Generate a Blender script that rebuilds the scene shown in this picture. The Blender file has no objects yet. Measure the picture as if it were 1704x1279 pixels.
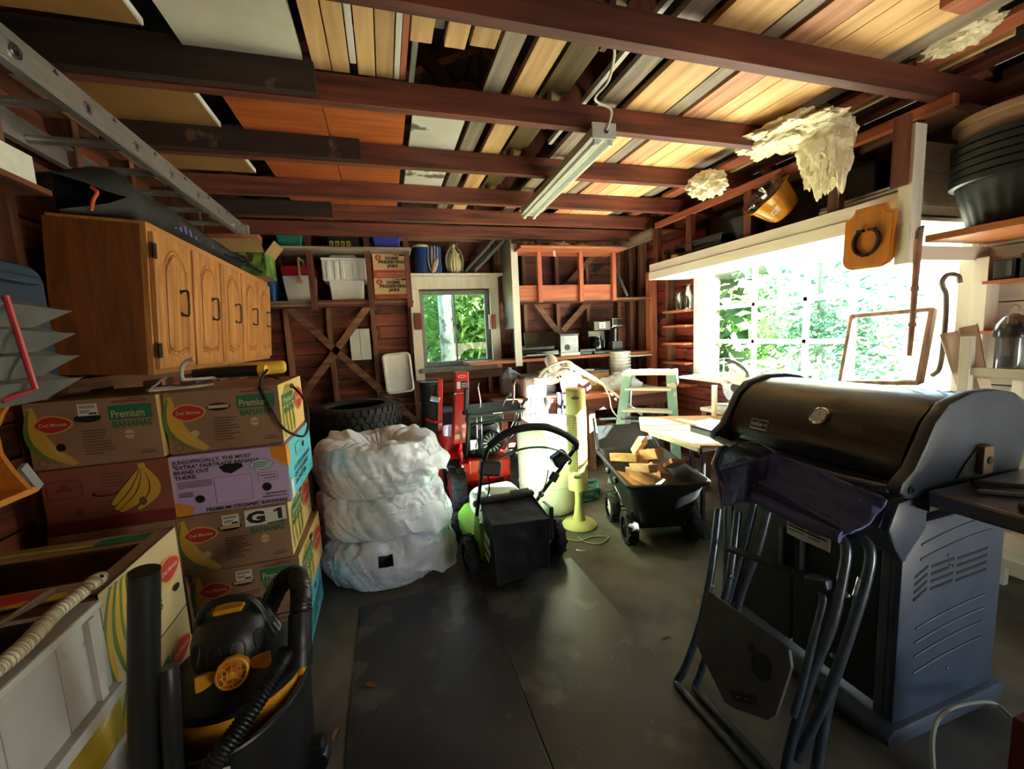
import bpy, bmesh, math, random
from mathutils import Vector as V, Matrix as M, noise as NZ
random.seed(7)
SC = bpy.context.scene
COL = SC.collection
PI = math.pi
# ---------------------------------------------------------------- camera
CAMH = 1.45
_c = V((852, 639.5)); _f = 687.95
_dx = V((3150 - 852, 445 - 639.5, _f)).normalized()
_dy = V((640 - 852, 568 - 639.5, _f)).normalized()
_dz = _dx.cross(_dy)
if _dz.y > 0: _dz = -_dz
CAM = V((0, 0, CAMH))
def _ray(x, y):
    c = V((x - 852, y - 639.5, _f)); return V((_dx.dot(c), _dy.dot(c), _dz.dot(c)))
def AY(x, y, Y): r = _ray(x, y); return CAM + r * (Y / r.y)
def AX(x, y, X): r = _ray(x, y); return CAM + r * (X / r.x)
def AZ(x, y, Z): r = _ray(x, y); return CAM + r * ((Z - CAMH) / r.z)
cd = bpy.data.cameras.new('camera'); cam = bpy.data.objects.new('camera', cd); COL.objects.link(cam)
cd.sensor_width = 36; cd.lens = 36 * _f / 1704; cd.clip_start = 0.02; cd.clip_end = 200
right = V((_dx.x, _dy.x, _dz.x)); up = -V((_dx.y, _dy.y, _dz.y)); back = -V((_dx.z, _dy.z, _dz.z))
cam.matrix_world = M(((right.x, up.x, back.x, 0), (right.y, up.y, back.y, 0), (right.z, up.z, back.z, CAMH), (0, 0, 0, 1)))
SC.camera = cam
# ---------------------------------------------------------------- light and exposure
SC.view_settings.view_transform = 'Standard'; SC.view_settings.look = 'None'
SC.view_settings.gamma = 1; SC.view_settings.exposure = 2.15
try: SC.view_settings.use_curve_mapping = False
except Exception: pass
wd = bpy.data.worlds.new('world'); SC.world = wd; wd.use_nodes = True
nt = wd.node_tree; nt.nodes.clear()
sky = nt.nodes.new('ShaderNodeTexSky'); sky.sky_type = 'NISHITA'; sky.sun_disc = False
sky.sun_elevation = math.radians(26); sky.sun_rotation = math.radians(109); sky.air_density = 1.0; sky.dust_density = 1.2
bg = nt.nodes.new('ShaderNodeBackground'); bg.inputs[1].default_value = 0.34
wo = nt.nodes.new('ShaderNodeOutputWorld')
nt.links.new(sky.outputs[0], bg.inputs[0]); nt.links.new(bg.outputs[0], wo.inputs[0])
sl = bpy.data.lights.new('sun', 'SUN'); so = bpy.data.objects.new('sun', sl); COL.objects.link(so)
sl.energy = 60.0; sl.angle = math.radians(0.6); sl.color = (1, .97, .92)
SUN = V((.93, -.385, .52)).normalized()
so.rotation_euler = (-SUN).to_track_quat('-Z', 'Y').to_euler(); so.location = SUN * 20
cy = SC.cycles
cy.max_bounces = 9; cy.diffuse_bounces = 6; cy.glossy_bounces = 4; cy.transmission_bounces = 6; cy.transparent_max_bounces = 12
cy.sample_clamp_indirect = 8; cy.use_denoising = True; cy.caustics_reflective = False
# ---------------------------------------------------------------- materials
def lin(h):
    if not isinstance(h, str): return (*h, 1)
    h = h.lstrip('#'); c = [int(h[i:i + 2], 16) / 255 for i in (0, 2, 4)]
    return tuple(x / 12.92 if x <= .04045 else ((x + .055) / 1.055) ** 2.4 for x in c) + (1,)
MATS = {}
def mat(name, c1, c2=None, rough=.6, metal=0., scale=6., stretch=(1, 1, 1), bump=0., rand=0., lo=.35, hi=.65, detail=5., dist=0., spec=.5, coat=0., emit=None, trans=0., spots=None, alpha=1.):
    """procedural principled material: noise between two colours (object coordinates), bump, per-object variation, optional third colour in spots"""
    if name in MATS: return MATS[name]
    m = bpy.data.materials.new(name); m.use_nodes = True; n = m.node_tree; b = n.nodes['Principled BSDF']; MATS[name] = m
    def nd(t): return n.nodes.new(t)
    L = n.links.new
    b.inputs['Roughness'].default_value = rough; b.inputs['Metallic'].default_value = metal
    b.inputs['Specular IOR Level'].default_value = spec; b.inputs['Coat Weight'].default_value = coat
    b.inputs['Alpha'].default_value = alpha
    if trans: b.inputs['Transmission Weight'].default_value = trans
    b.inputs['Base Color'].default_value = lin(c1)
    if emit: b.inputs['Emission Color'].default_value = lin(c1); b.inputs['Emission Strength'].default_value = emit
    if c2 is None and not bump and not rand: return m
    tc = nd('ShaderNodeTexCoord'); oi = nd('ShaderNodeObjectInfo'); mu = nd('ShaderNodeMath'); mu.operation = 'MULTIPLY'; mu.inputs[1].default_value = 37.
    L(oi.outputs['Random'], mu.inputs[0])
    ad = nd('ShaderNodeVectorMath'); ad.operation = 'ADD'; L(tc.outputs['Object'], ad.inputs[0]); L(mu.outputs[0], ad.inputs[1])
    mp = nd('ShaderNodeMapping'); mp.inputs['Scale'].default_value = stretch; L(ad.outputs[0], mp.inputs[0])
    no = nd('ShaderNodeTexNoise'); no.inputs['Scale'].default_value = scale; no.inputs['Detail'].default_value = detail; no.inputs['Distortion'].default_value = dist
    L(mp.outputs[0], no.inputs['Vector'])
    out = None
    if c2 is not None:
        r = nd('ShaderNodeValToRGB'); r.color_ramp.elements[0].position = lo; r.color_ramp.elements[1].position = hi
        r.color_ramp.elements[0].color = lin(c1); r.color_ramp.elements[1].color = lin(c2); L(no.outputs['Fac'], r.inputs[0]); out = r.outputs[0]
    if spots:
        sc, thr, col = spots
        n2 = nd('ShaderNodeTexNoise'); n2.inputs['Scale'].default_value = sc; n2.inputs['Detail'].default_value = 4; L(ad.outputs[0], n2.inputs['Vector'])
        r2 = nd('ShaderNodeValToRGB'); r2.color_ramp.elements[0].position = thr; r2.color_ramp.elements[1].position = thr + .06; L(n2.outputs['Fac'], r2.inputs[0])
        mx = nd('ShaderNodeMix'); mx.data_type = 'RGBA'; L(r2.outputs[0], mx.inputs[0])
        if out: L(out, mx.inputs[6])
        else: mx.inputs[6].default_value = lin(c1)
        mx.inputs[7].default_value = lin(col); out = mx.outputs[2]
    if rand:
        hs = nd('ShaderNodeHueSaturation'); mr = nd('ShaderNodeMapRange'); mr.inputs[3].default_value = 1 - rand; mr.inputs[4].default_value = 1 + rand
        L(oi.outputs['Random'], mr.inputs[0]); L(mr.outputs[0], hs.inputs['Value'])
        if out: L(out, hs.inputs['Color'])
        else: hs.inputs['Color'].default_value = lin(c1)
        out = hs.outputs[0]
    if out: L(out, b.inputs['Base Color'])
    if bump:
        bp = nd('ShaderNodeBump'); bp.inputs['Strength'].default_value = bump; bp.inputs['Distance'].default_value = .01; L(no.outputs['Fac'], bp.inputs['Height']); L(bp.outputs[0], b.inputs['Normal'])
    return m
ST = {'X': (1, 14, 14), 'Y': (14, 1, 14), 'Z': (14, 14, 1)}
def wood(name, c1, c2, axis='Z', rough=.65, rand=.12, bump=.25, scale=1.6, **k):
    return mat(name + '_' + axis, c1, c2, rough=rough, scale=scale, stretch=ST[axis], bump=bump, rand=rand, lo=.3, hi=.7, dist=.4, **k)
def clear(name, tint='#ffffff', fac=.08, rough=.02):
    """clear pane or plastic: passes light straight through, with a weak gloss"""
    if name in MATS: return MATS[name]
    m = bpy.data.materials.new(name); m.use_nodes = True; n = m.node_tree; n.nodes.clear(); MATS[name] = m
    t = n.nodes.new('ShaderNodeBsdfTransparent'); t.inputs[0].default_value = lin(tint)
    g = n.nodes.new('ShaderNodeBsdfGlossy'); g.inputs['Roughness'].default_value = rough
    x = n.nodes.new('ShaderNodeMixShader'); x.inputs[0].default_value = fac; o = n.nodes.new('ShaderNodeOutputMaterial')
    n.links.new(t.outputs[0], x.inputs[1]); n.links.new(g.outputs[0], x.inputs[2]); n.links.new(x.outputs[0], o.inputs[0])
    return m
def sheet(name, c, tl=.5, rough=.3, c2=None, bump=0., scale=5):
    """thin plastic film or leaf: diffuse plus light coming through from behind"""
    if name in MATS: return MATS[name]
    m = mat(name, c, c2, rough=rough, scale=scale, spec=.5, bump=bump, dist=1.5 if bump else 0.); n = m.node_tree; b = n.nodes['Principled BSDF']; o = n.nodes['Material Output']
    t = n.nodes.new('ShaderNodeBsdfTranslucent'); t.inputs[0].default_value = lin(c); x = n.nodes.new('ShaderNodeMixShader'); x.inputs[0].default_value = tl
    n.links.new(b.outputs[0], x.inputs[1]); n.links.new(t.outputs[0], x.inputs[2]); n.links.new(x.outputs[0], o.inputs[0])
    return m
# ---------------------------------------------------------------- mesh builder
def wm(o):
    m = o.matrix_basis.copy(); p = o.parent
    while p: m = p.matrix_basis @ m; p = p.parent
    return m
def frame(o, x, y=None, z=None):
    """matrix from origin and axes; the missing axis is completed"""
    x = V(x).normalized()
    if z is None: y = V(y); z = x.cross(y).normalized(); y = z.cross(x)
    else: z = V(z).normalized(); y = z.cross(x).normalized(); x = y.cross(z)
    o = V(o); return M(((x.x, y.x, z.x, o.x), (x.y, y.y, z.y, o.y), (x.z, y.z, z.z, o.z), (0, 0, 0, 1)))
def place(loc, rz=0., rx=0., ry=0.):
    return M.Translation(V(loc)) @ M.Rotation(rz, 4, 'Z') @ M.Rotation(ry, 4, 'Y') @ M.Rotation(rx, 4, 'X')
class G:
    def __init__(s, T=None): s.v = []; s.f = []; s.mi = []; s.T = T; s.m = 0
    def add(s, vs, fs):
        b = len(s.v)
        s.v += [s.T @ V(p) for p in vs] if s.T else [V(p) for p in vs]
        for f in fs: s.f.append([b + i for i in f]); s.mi.append(s.m)
        return s
    def box(s, c, d, R=None):
        x, y, z = d[0] / 2, d[1] / 2, d[2] / 2; c = V(c)
        p = [V((a, b, e)) for e in (-z, z) for b in (-y, y) for a in (-x, x)]
        if R is not None: p = [R @ q for q in p]
        return s.add([c + q for q in p], [(0, 2, 3, 1), (4, 5, 7, 6), (0, 1, 5, 4), (2, 6, 7, 3), (0, 4, 6, 2), (1, 3, 7, 5)])
    def b2(s, lo, hi): return s.box([(a + b) / 2 for a, b in zip(lo, hi)], [abs(b - a) for a, b in zip(lo, hi)])
    def bar(s, a, b, w, h, upv=(0, 0, 1)):
        a, b = V(a), V(b); d = b - a; x = d.normalized(); u = V(upv)
        y = u.cross(x)
        if y.length < 1e-4: y = V((0, 1, 0)).cross(x)
        y.normalize(); z = x.cross(y); R = M((x, y, z)).transposed()
        return s.box((a + b) / 2, (d.length, w, h), R)
    def tube(s, pts, r, n=8, closed=False, cap=True):
        pts = [V(p) for p in pts]; N = len(pts); rs = r if isinstance(r, (list, tuple)) else [r] * N
        vs = []; prev = None
        for i, p in enumerate(pts):
            if closed: t = pts[(i + 1) % N] - pts[i - 1]
            else: t = pts[min(i + 1, N - 1)] - pts[max(i - 1, 0)]
            t = t.normalized() if t.length > 1e-9 else V((0, 0, 1))
            if prev is None:
                a = V((0, 0, 1)) if abs(t.z) < .9 else V((1, 0, 0)); u = t.cross(a).normalized()
            else:
                u = prev - t * prev.dot(t); u = u.normalized() if u.length > 1e-6 else t.orthogonal().normalized()
            prev = u; w = t.cross(u)
            for k in range(n): q = 2 * PI * k / n; vs.append(p + (u * math.cos(q) + w * math.sin(q)) * rs[i])
        fs = []
        for i in range(N if closed else N - 1):
            j = (i + 1) % N
            for k in range(n): l = (k + 1) % n; fs.append((i * n + k, i * n + l, j * n + l, j * n + k))
        if cap and not closed: fs.append(tuple(range(n - 1, -1, -1))); fs.append(tuple((N - 1) * n + k for k in range(n)))
        return s.add(vs, fs)
    def lathe(s, prof, T=None, n=20, cap=True, a0=0., a1=2 * PI):
        full = a1 - a0 > 2 * PI - 1e-6; T = T or M(); vs = []; k = n if full else n + 1
        for r, z in prof:
            for i in range(k): q = a0 + (a1 - a0) * i / n; vs.append(T @ V((r * math.cos(q), r * math.sin(q), z)))
        fs = []
        for j in range(len(prof) - 1):
            for i in range(n): l = (i + 1) % k; fs.append((j * k + i, j * k + l, (j + 1) * k + l, (j + 1) * k + i))
        if cap and full:
            if prof[0][0] > 1e-6: fs.append(tuple(range(k - 1, -1, -1)))
            if prof[-1][0] > 1e-6: fs.append(tuple((len(prof) - 1) * k + i for i in range(k)))
        return s.add(vs, fs)
    def cyl(s, a, b, r, r2=None, n=14):
        return s.tube([a, b], [r, r if r2 is None else r2], n)
    def prism(s, poly, d, T=None):
        """2D outline (x, y) extruded from z=0 to z=d in frame T"""
        T = T or M(); k = len(poly)
        vs = [T @ V((p[0], p[1], 0)) for p in poly] + [T @ V((p[0], p[1], d)) for p in poly]
        return s.add(vs, [tuple(range(k - 1, -1, -1)), tuple(range(k, 2 * k))] + [(i, (i + 1) % k, k + (i + 1) % k, k + i) for i in range(k)])
    def poly(s, pts): return s.add(pts, [tuple(range(len(pts)))])
    def ell(s, c, r, n=14, m=8, R=None):
        vs = []; c = V(c); r = r if isinstance(r, (list, tuple)) else (r, r, r)
        for j in range(m + 1):
            t = PI * j / m
            for i in range(n):
                q = 2 * PI * i / n; p = V((r[0] * math.sin(t) * math.cos(q), r[1] * math.sin(t) * math.sin(q), r[2] * math.cos(t))); vs.append(c + (R @ p if R is not None else p))
        return s.add(vs, [(j * n + i, j * n + (i + 1) % n, (j + 1) * n + (i + 1) % n, (j + 1) * n + i) for j in range(m) for i in range(n)])
    def grid(s, fn, nu, nv):
        vs = [fn(i / nu, j / nv) for j in range(nv + 1) for i in range(nu + 1)]; w = nu + 1
        return s.add(vs, [(j * w + i, j * w + i + 1, (j + 1) * w + i + 1, (j + 1) * w + i) for j in range(nv) for i in range(nu)])
    def hexa(s, lo4, hi4):
        """solid between two quads given in the same order"""
        return s.add(list(lo4) + list(hi4), [(3, 2, 1, 0), (4, 5, 6, 7), (0, 1, 5, 4), (1, 2, 6, 5), (2, 3, 7, 6), (3, 0, 4, 7)])
    def obj(s, name, m, parent=None, smooth=False, bevel=0., kind=None, seg=2, merge=False, solid=0., sub=0, keep=False):
        me = bpy.data.meshes.new(name)
        vs = s.v; loc = V((0, 0, 0))
        if parent is not None: inv = wm(parent).inverted(); vs = [inv @ p for p in vs]
        if not keep and vs:
            xs = [p.x for p in vs]; ys = [p.y for p in vs]; zs = [p.z for p in vs]
            loc = V(((min(xs) + max(xs)) / 2, (min(ys) + max(ys)) / 2, min(zs) if parent is None else (min(zs) + max(zs)) / 2))
            vs = [p - loc for p in vs]
        me.from_pydata([tuple(p) for p in vs], [], s.f)
        ml = m if isinstance(m, (list, tuple)) else [m]
        for q in ml: me.materials.append(q)
        if len(ml) > 1: me.polygons.foreach_set('material_index', s.mi)
        bm = bmesh.new(); bm.from_mesh(me)
        if merge: bmesh.ops.remove_doubles(bm, verts=bm.verts, dist=1e-5)
        bmesh.ops.recalc_face_normals(bm, faces=bm.faces)
        if bevel: bmesh.ops.bevel(bm, geom=[e for e in bm.edges if len(e.link_faces) == 2 and e.calc_face_angle(0) > .5], offset=bevel, segments=seg, affect='EDGES', profile=.5)
        if smooth:
            for f in bm.faces: f.smooth = True
            for e in bm.edges:
                if len(e.link_faces) == 2 and e.calc_face_angle(0) > .7: e.smooth = False
        bm.to_mesh(me); bm.free()
        o = bpy.data.objects.new(name, me); COL.objects.link(o); o.location = loc
        if parent is not None: o.parent = parent
        if solid: d = o.modifiers.new('solid', 'SOLIDIFY'); d.thickness = solid; d.offset = 0
        if sub: d = o.modifiers.new('sub', 'SUBSURF'); d.levels = sub; d.render_levels = sub
        if kind: o['kind'] = kind
        return o
def thing(name, label, cat, loc=(0, 0, 0), rz=0., group=None):
    o = bpy.data.objects.new(name, None); COL.objects.link(o); o.location = loc; o.rotation_euler = (0, 0, rz); o.empty_display_size = .05
    o['label'] = label; o['category'] = cat
    if group: o['group'] = group
    return o
def tag(o, label, cat, group=None):
    o['label'] = label; o['category'] = cat
    if group: o['group'] = group
    return o
def bx(name, c, d, m, parent=None, R=None, bevel=0.):
    return G().box(c, d, R).obj(name, m, parent, bevel=bevel)
_boxmesh = {}
def piece(name, c, d, m, parent, R=None):
    """a cheap box part that shares its mesh with alike pieces"""
    k = (round(d[0], 3), round(d[1], 3), round(d[2], 3), m.name)
    if k not in _boxmesh: g = G().box((0, 0, 0), d); o = g.obj(name, m); me = o.data; bpy.data.objects.remove(o); me.transform(M.Translation((0, 0, -d[2] / 2))); _boxmesh[k] = me
    o = bpy.data.objects.new(name, _boxmesh[k]); COL.objects.link(o); o.parent = parent
    w = M.Translation(V(c)) @ (R.to_4x4() if R is not None else M())
    o.matrix_basis = wm(parent).inverted() @ w if parent else w
    return o
def dup(root, loc=None, rz=None, label=None, group=None, dz=None):
    r = root.copy(); COL.objects.link(r)
    if loc is not None: r.location = loc
    if rz is not None: r.rotation_euler = (0, 0, rz)
    if label: r['label'] = label
    if group: r['group'] = group
    for ch in list(root.children):
        c = ch.copy(); COL.objects.link(c); c.parent = r
        for g in ch.children:
            d = g.copy(); COL.objects.link(d); d.parent = c
    return r
def rr(w, h, r, n=4, cx=0., cy=0.):
    """rounded rectangle outline"""
    o = []
    for (sx, sy, a) in ((1, 1, 0), (-1, 1, PI / 2), (-1, -1, PI), (1, -1, 1.5 * PI)):
        for i in range(n + 1): q = a + PI / 2 * i / n; o.append((cx + sx * (w / 2 - r) + r * math.cos(q), cy + sy * (h / 2 - r) + r * math.sin(q)))
    return o
def oval(rx, ry, n=16, cx=0., cy=0., rot=0.):
    return [(cx + rx * math.cos(2 * PI * i / n) * math.cos(rot) - ry * math.sin(2 * PI * i / n) * math.sin(rot), cy + rx * math.cos(2 * PI * i / n) * math.sin(rot) + ry * math.sin(2 * PI * i / n) * math.cos(rot)) for i in range(n)]
def spl(pts, n=6, closed=False):
    """Catmull-Rom through points"""
    P = [V(p) for p in pts]; N = len(P); o = []
    for i in range(N if closed else N - 1):
        if closed: a, b, c, d = P[i - 1], P[i], P[(i + 1) % N], P[(i + 2) % N]
        else: a, b, c, d = P[max(i - 1, 0)], P[i], P[i + 1], P[min(i + 2, N - 1)]
        for k in range(n):
            t = k / n; o.append(.5 * ((2 * b) + (c - a) * t + (2 * a - 5 * b + 4 * c - d) * t * t + (3 * b - a - 3 * c + d) * t ** 3))
    if not closed: o.append(P[-1])
    return o
_txt = {}
def textgeo(s, bold=0.):
    """flat outline mesh of a word, unit cap height, origin bottom left: (verts, faces, width)"""
    k = (s, bold)
    if k not in _txt:
        cu = bpy.data.curves.new('t', 'FONT'); cu.body = s; cu.size = 1.; cu.offset = bold; cu.resolution_u = 2
        o = bpy.data.objects.new('t', cu); me = bpy.data.meshes.new_from_object(o)
        vs = [v.co.copy() for v in me.vertices]; fs = [tuple(p.vertices) for p in me.polygons]
        x0 = min(v.x for v in vs); h = .73
        vs = [V(((v.x - x0) / h, v.y / h, 0)) for v in vs]
        bpy.data.objects.remove(o); bpy.data.curves.remove(cu); bpy.data.meshes.remove(me)
        _txt[k] = (vs, fs, max(v.x for v in vs))
    return _txt[k]
class Face(G):
    """print on a flat face: 2D drawing in metres (x right, y up from bottom left), each layer a hair above the last"""
    def __init__(s, T): super().__init__(T); s.lay = 1; s.mats = []
    def use(s, m):
        if m not in s.mats: s.mats.append(m)
        s.m = s.mats.index(m); return s
    def shape(s, m, pts): s.use(m); s.add([(p[0], p[1], s.lay * .0004) for p in pts], [tuple(range(len(pts)))]); s.lay += 1; return s
    def rect(s, m, x, y, w, h): return s.shape(m, [(x, y), (x + w, y), (x + w, y + h), (x, y + h)])
    def rects(s, m, L):
        s.use(m)
        for x, y, w, h in L: s.add([(a, b, s.lay * .0004) for a, b in ((x, y), (x + w, y), (x + w, y + h), (x, y + h))], [(0, 1, 2, 3)])
        s.lay += 1; return s
    def text(s, m, t, x, y, h, w=None, bold=.0, rot=0.):
        vs, fs, W = textgeo(t, bold); s.use(m); kx = (w / W) if w else h; c, q = math.cos(rot), math.sin(rot)
        s.add([(x + v.x * kx * c - v.y * h * q, y + v.x * kx * q + v.y * h * c, s.lay * .0004) for v in vs], fs); s.lay += 1; return s
    def out(s, name, parent): o = s.obj(name, s.mats, parent); o['kind'] = 'stuff'; return o
DX0, DX1, DZ1 = 1.8, 2.9, 1.3
# ---------------------------------------------------------------- materials used by the building
joist_m = lambda a: wood('joist_wood', '#3c1c15', '#7a3f2e', a, rand=.22)
stud_m = lambda a: wood('stud_wood', '#4a2a1e', '#8d6148', a, rand=.25)
fresh_m = lambda a: wood('orange_fir', '#8d4833', '#c2744f', a, rand=.15)
pale_m = lambda a: wood('pale_lumber', '#b58a56', '#dcb682', a, rand=.2)
weather_m = lambda a: wood('grey_lumber', '#6a5f55', '#a69684', a, rand=.2)
board_m = lambda a: wood('clapboard_back', '#3c1a12', '#96503a', a, rand=.35, scale=1.1, spots=(3.2, .6, '#1c0d09'))
rightboard_m = lambda a: wood('red_clapboard_back', '#481814', '#963f2f', a, rand=.3, scale=1.1, spots=(3.2, .6, '#1c0a09'))
whitewood_m = lambda a: wood('white_paint_wood', '#cbc8c0', '#dedbd2', a, rough=.5, rand=.06, bump=.08, spots=(9, .7, '#9a8d7c'))
casing_m = wood('window_casing', '#cfc9bb', '#ddd8ca', 'Z', rough=.5, rand=.04, bump=.08, spots=(7, .68, '#8d7c68'))
grey_sash = mat('grey_sash', '#75787a', '#86898a', rough=.5, scale=12)
glass = clear('window_glass', '#f4fbf7', .07, .01)
osb_m = mat('osb', '#a9743e', '#d6a666', rough=.7, scale=16, stretch=(1, 3, 1), bump=.3, lo=.4, hi=.6, dist=2)
dark_m = mat('black_plastic', '#0f1011', '#16181a', rough=.5, scale=30)
steel = mat('steel', '#9a9c9e', '#b5b6b8', rough=.3, metal=1., scale=20)
alu = mat('aluminium', '#a9a8a5', '#c0bfbc', rough=.42, metal=.85, scale=14, stretch=(20, 1, 20))
white_pl = mat('white_plastic', '#dcdcd8', '#e6e6e2', rough=.45, scale=20)
def S(name, kind='structure'):
    o = bpy.data.objects.new(name, None); COL.objects.link(o); o['kind'] = kind; return o
# ---------------------------------------------------------------- ground and floor
conc = mat('concrete', '#4a4740', '#6d685d', rough=.85, scale=3.5, bump=.25, detail=9, spots=(2.2, .58, '#4b4a34'))
fl = G().b2((-1.6, -2.2, -.1), (3.4, 5.0, 0)).obj('floor', conc); fl['kind'] = 'structure'
lawn = mat('lawn', '#39491f', '#6c7a3a', rough=.9, scale=3, bump=.3)
gr = G().b2((-25, 5.0, -.35), (25, 40, -.12)).obj('garden_ground', lawn); gr['kind'] = 'structure'
drive = mat('pale_gravel', '#a39c8c', '#c9c2b2', rough=.9, scale=20, bump=.2)
dr = G().b2((-25, -25, -.35), (25, -2.2, -.12)).obj('driveway', drive); dr['kind'] = 'structure'
dr = G().b2((3.4, -2.2, -.35), (40, 5.0, -.12)).obj('side_yard', drive); dr['kind'] = 'structure'
# ---------------------------------------------------------------- walls
XL, XR, YB, YF = -1.38, 3.2, 4.85, -1.7
wb = S('wall_back'); wb.location = (0, YB, 0)
wx0, wx1, wz0, wz1 = .40, 1.20, 1.13, 1.99
skin = mat('outer_cladding', '#5a4436', '#6e5546', rough=.8, scale=5)
for lo, hi in (((-1.5, 0), (wx0, 3.9)), ((wx1, 0), (3.35, 3.9)), ((wx0, 0), (wx1, wz0)), ((wx0, wz1), (wx1, 3.9))):
    G().b2((lo[0], YB + .03, lo[1]), (hi[0], YB + .06, hi[1])).obj('outer_panel', skin, wb)
rnd = random.Random(3)
def rows(wall, axis, segs, m, z0, z1, plane, h=.135, th=.02, tilt=.07):
    z = z0
    while z < z1 - .02:
        for a, b, za, zb in segs:
            if z >= za - .01 and z + h <= zb + .06:
                R = M.Rotation(tilt + rnd.uniform(-.02, .02), 3, axis) if axis == 'X' else M.Rotation(-tilt, 3, 'Y')
                c = ((a + b) / 2, plane, z + h / 2) if axis == 'X' else (plane, (a + b) / 2, z + h / 2)
                d = (b - a, th, h - .012) if axis == 'X' else (th, b - a, h - .012)
                piece('sheathing_board', c, d, m, wall, R)
        z += h
rows(wb, 'X', [(XL, wx0 - .01, 0, 9), (wx1 + .01, XR, 0, 9), (wx0 - .01, wx1 + .01, 0, wz0), (wx0 - .01, wx1 + .01, wz1, 9)], board_m('X'), 0, 2.65, YB)
for x in (-.94, -.54, -.1, 1.64, 2.06, 2.47, 2.91): piece('stud', (x, 4.78, 1.3), (.045, .09, 2.6), stud_m('Z'), wb)
for x in (.3, 1.3): piece('stud', (x, 4.78, 1.3), (.05, .09, 2.6), stud_m('Z'), wb)
piece('stud', (3.1, 4.77, 1.3), (.09, .1, 2.6), stud_m('Z'), wb)
piece('sill_rail', (.8, 4.77, 1.02), (.95, .09, .09), stud_m('X'), wb); piece('sill_rail', (.8, 4.77, .62), (.95, .09, .05), stud_m('X'), wb)
piece('stud', (1.16, 4.775, .5), (.05, .09, 1.0), stud_m('Z'), wb)
for a, b in (((-.93, 1.86), (.30, .50)), ((-.13, 1.84), (-1.1, .62)), ((1.76, 1.82), (2.03, 1.47)), ((2.46, 1.82), (2.1, 1.47)), ((2.1, 1.95), (2.6, 2.42)), ((1.5, 2.0), (1.3, 2.3))):
    G().bar((a[0], 4.72, a[1]), (b[0], 4.72, b[1]), .07, .022, (0, 1, 0)).obj('brace', stud_m('X'), wb)
piece('top_plate', ((XL + XR) / 2, 4.78, 2.56), (XR - XL, .09, .09), stud_m('X'), wb)
flak = mat('bare_patch', '#b3a797', '#8a6c57', rough=.8, scale=20)
# corner posts and short shelves between the studs of the right wall
wr = S('wall_right'); wr.location = (XR, 2, 0)
ry0, ry1, rz0, rz1 = 1.52, 3.5, .95, 2.04
for (ya, za), (yb, zb) in (((-2.2, 0), (ry0, 2.75)), ((ry1, 0), (5, 2.75)), ((ry0, 0), (ry1, rz0)), ((ry0, rz1), (ry1, 2.75))):
    G().b2((XR + .03, ya, za), (XR + .06, yb, zb)).obj('outer_panel', skin, wr)
rows(wr, 'Y', [(ry1 + .05, YB, 0, 9), (1.5, ry1 + .05, 0, rz0 - .02)], rightboard_m('Y'), 0, 2.6, XR)
for y in (-1.2, -.45, .3, 1.05): pass
z = 0.
while z < 2.6:
    piece('painted_board', (XR, (-1.7 + 1.46) / 2, z + .075), (.02, 3.16, .142), whitewood_m('Y'), wr); z += .15
piece('stud', (3.13, 4.02, 1.02), (.1, .045, 2.04), stud_m('Z'), wr)
piece('stud', (3.13, 4.55, 1.3), (.1, .045, 2.6), stud_m('Z'), wr)
piece('stud', (3.13, 2.4, .47), (.1, .045, .94), stud_m('Z'), wr)
piece('stud', (3.15, 1.43, .86), (.07, .05, 1.72), joist_m('Z'), wr)
piece('corner_post', (3.12, 4.36, 1.06), (.095, .09, 2.12), fresh_m('Z'), wr)
piece('top_plate', (3.13, 1.5, 2.56), (.1, 6.6, .09), stud_m('Y'), wr)
wl = S('wall_left'); wl.location = (XL, 2, 0)
G().b2((XL - .06, -2.2, 0), (XL - .03, 5, 2.75)).obj('outer_panel', skin, wl)
rows(wl, 'Y', [(-1.7, YB, 0, 9)], board_m('Y'), 0, 2.6, XL)
for y in (-.2, .3, .78, 1.2, 1.65, 2.06, 2.5, 2.95, 3.4, 3.85, 4.3): piece('stud', (XL + .06, y, 1.3), (.09, .045, 2.6), stud_m('Z'), wl)
piece('top_plate', (XL + .06, 1.5, 2.56), (.1, 6.6, .09), stud_m('Y'), wl)
G().b2((XL + .105, .55, 1.72), (XL + .12, 1.62, 2.06)).obj('osb_panel', osb_m, wl)
G().b2((XL + .105, .2, .3), (XL + .12, 1.62, 1.05)).obj('osb_panel', osb_m, wl)
# front wall behind the viewer, with the open vehicle door on its right half
wf = S('wall_front'); wf.location = (0, YF, 0)
for (xa, za), (xb, zb) in (((-1.5, 0), (DX0, 2.75)), ((DX1, 0), (3.35, 2.75)), ((DX0, DZ1), (DX1, 2.75)), ((-1.5, 2.75), (3.35, 3.9))):
    G().b2((xa, YF - .05, za), (xb, YF, zb)).obj('inner_panel', wood('front_boards', '#3a2016', '#6e4330', 'X'), wf)
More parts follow.
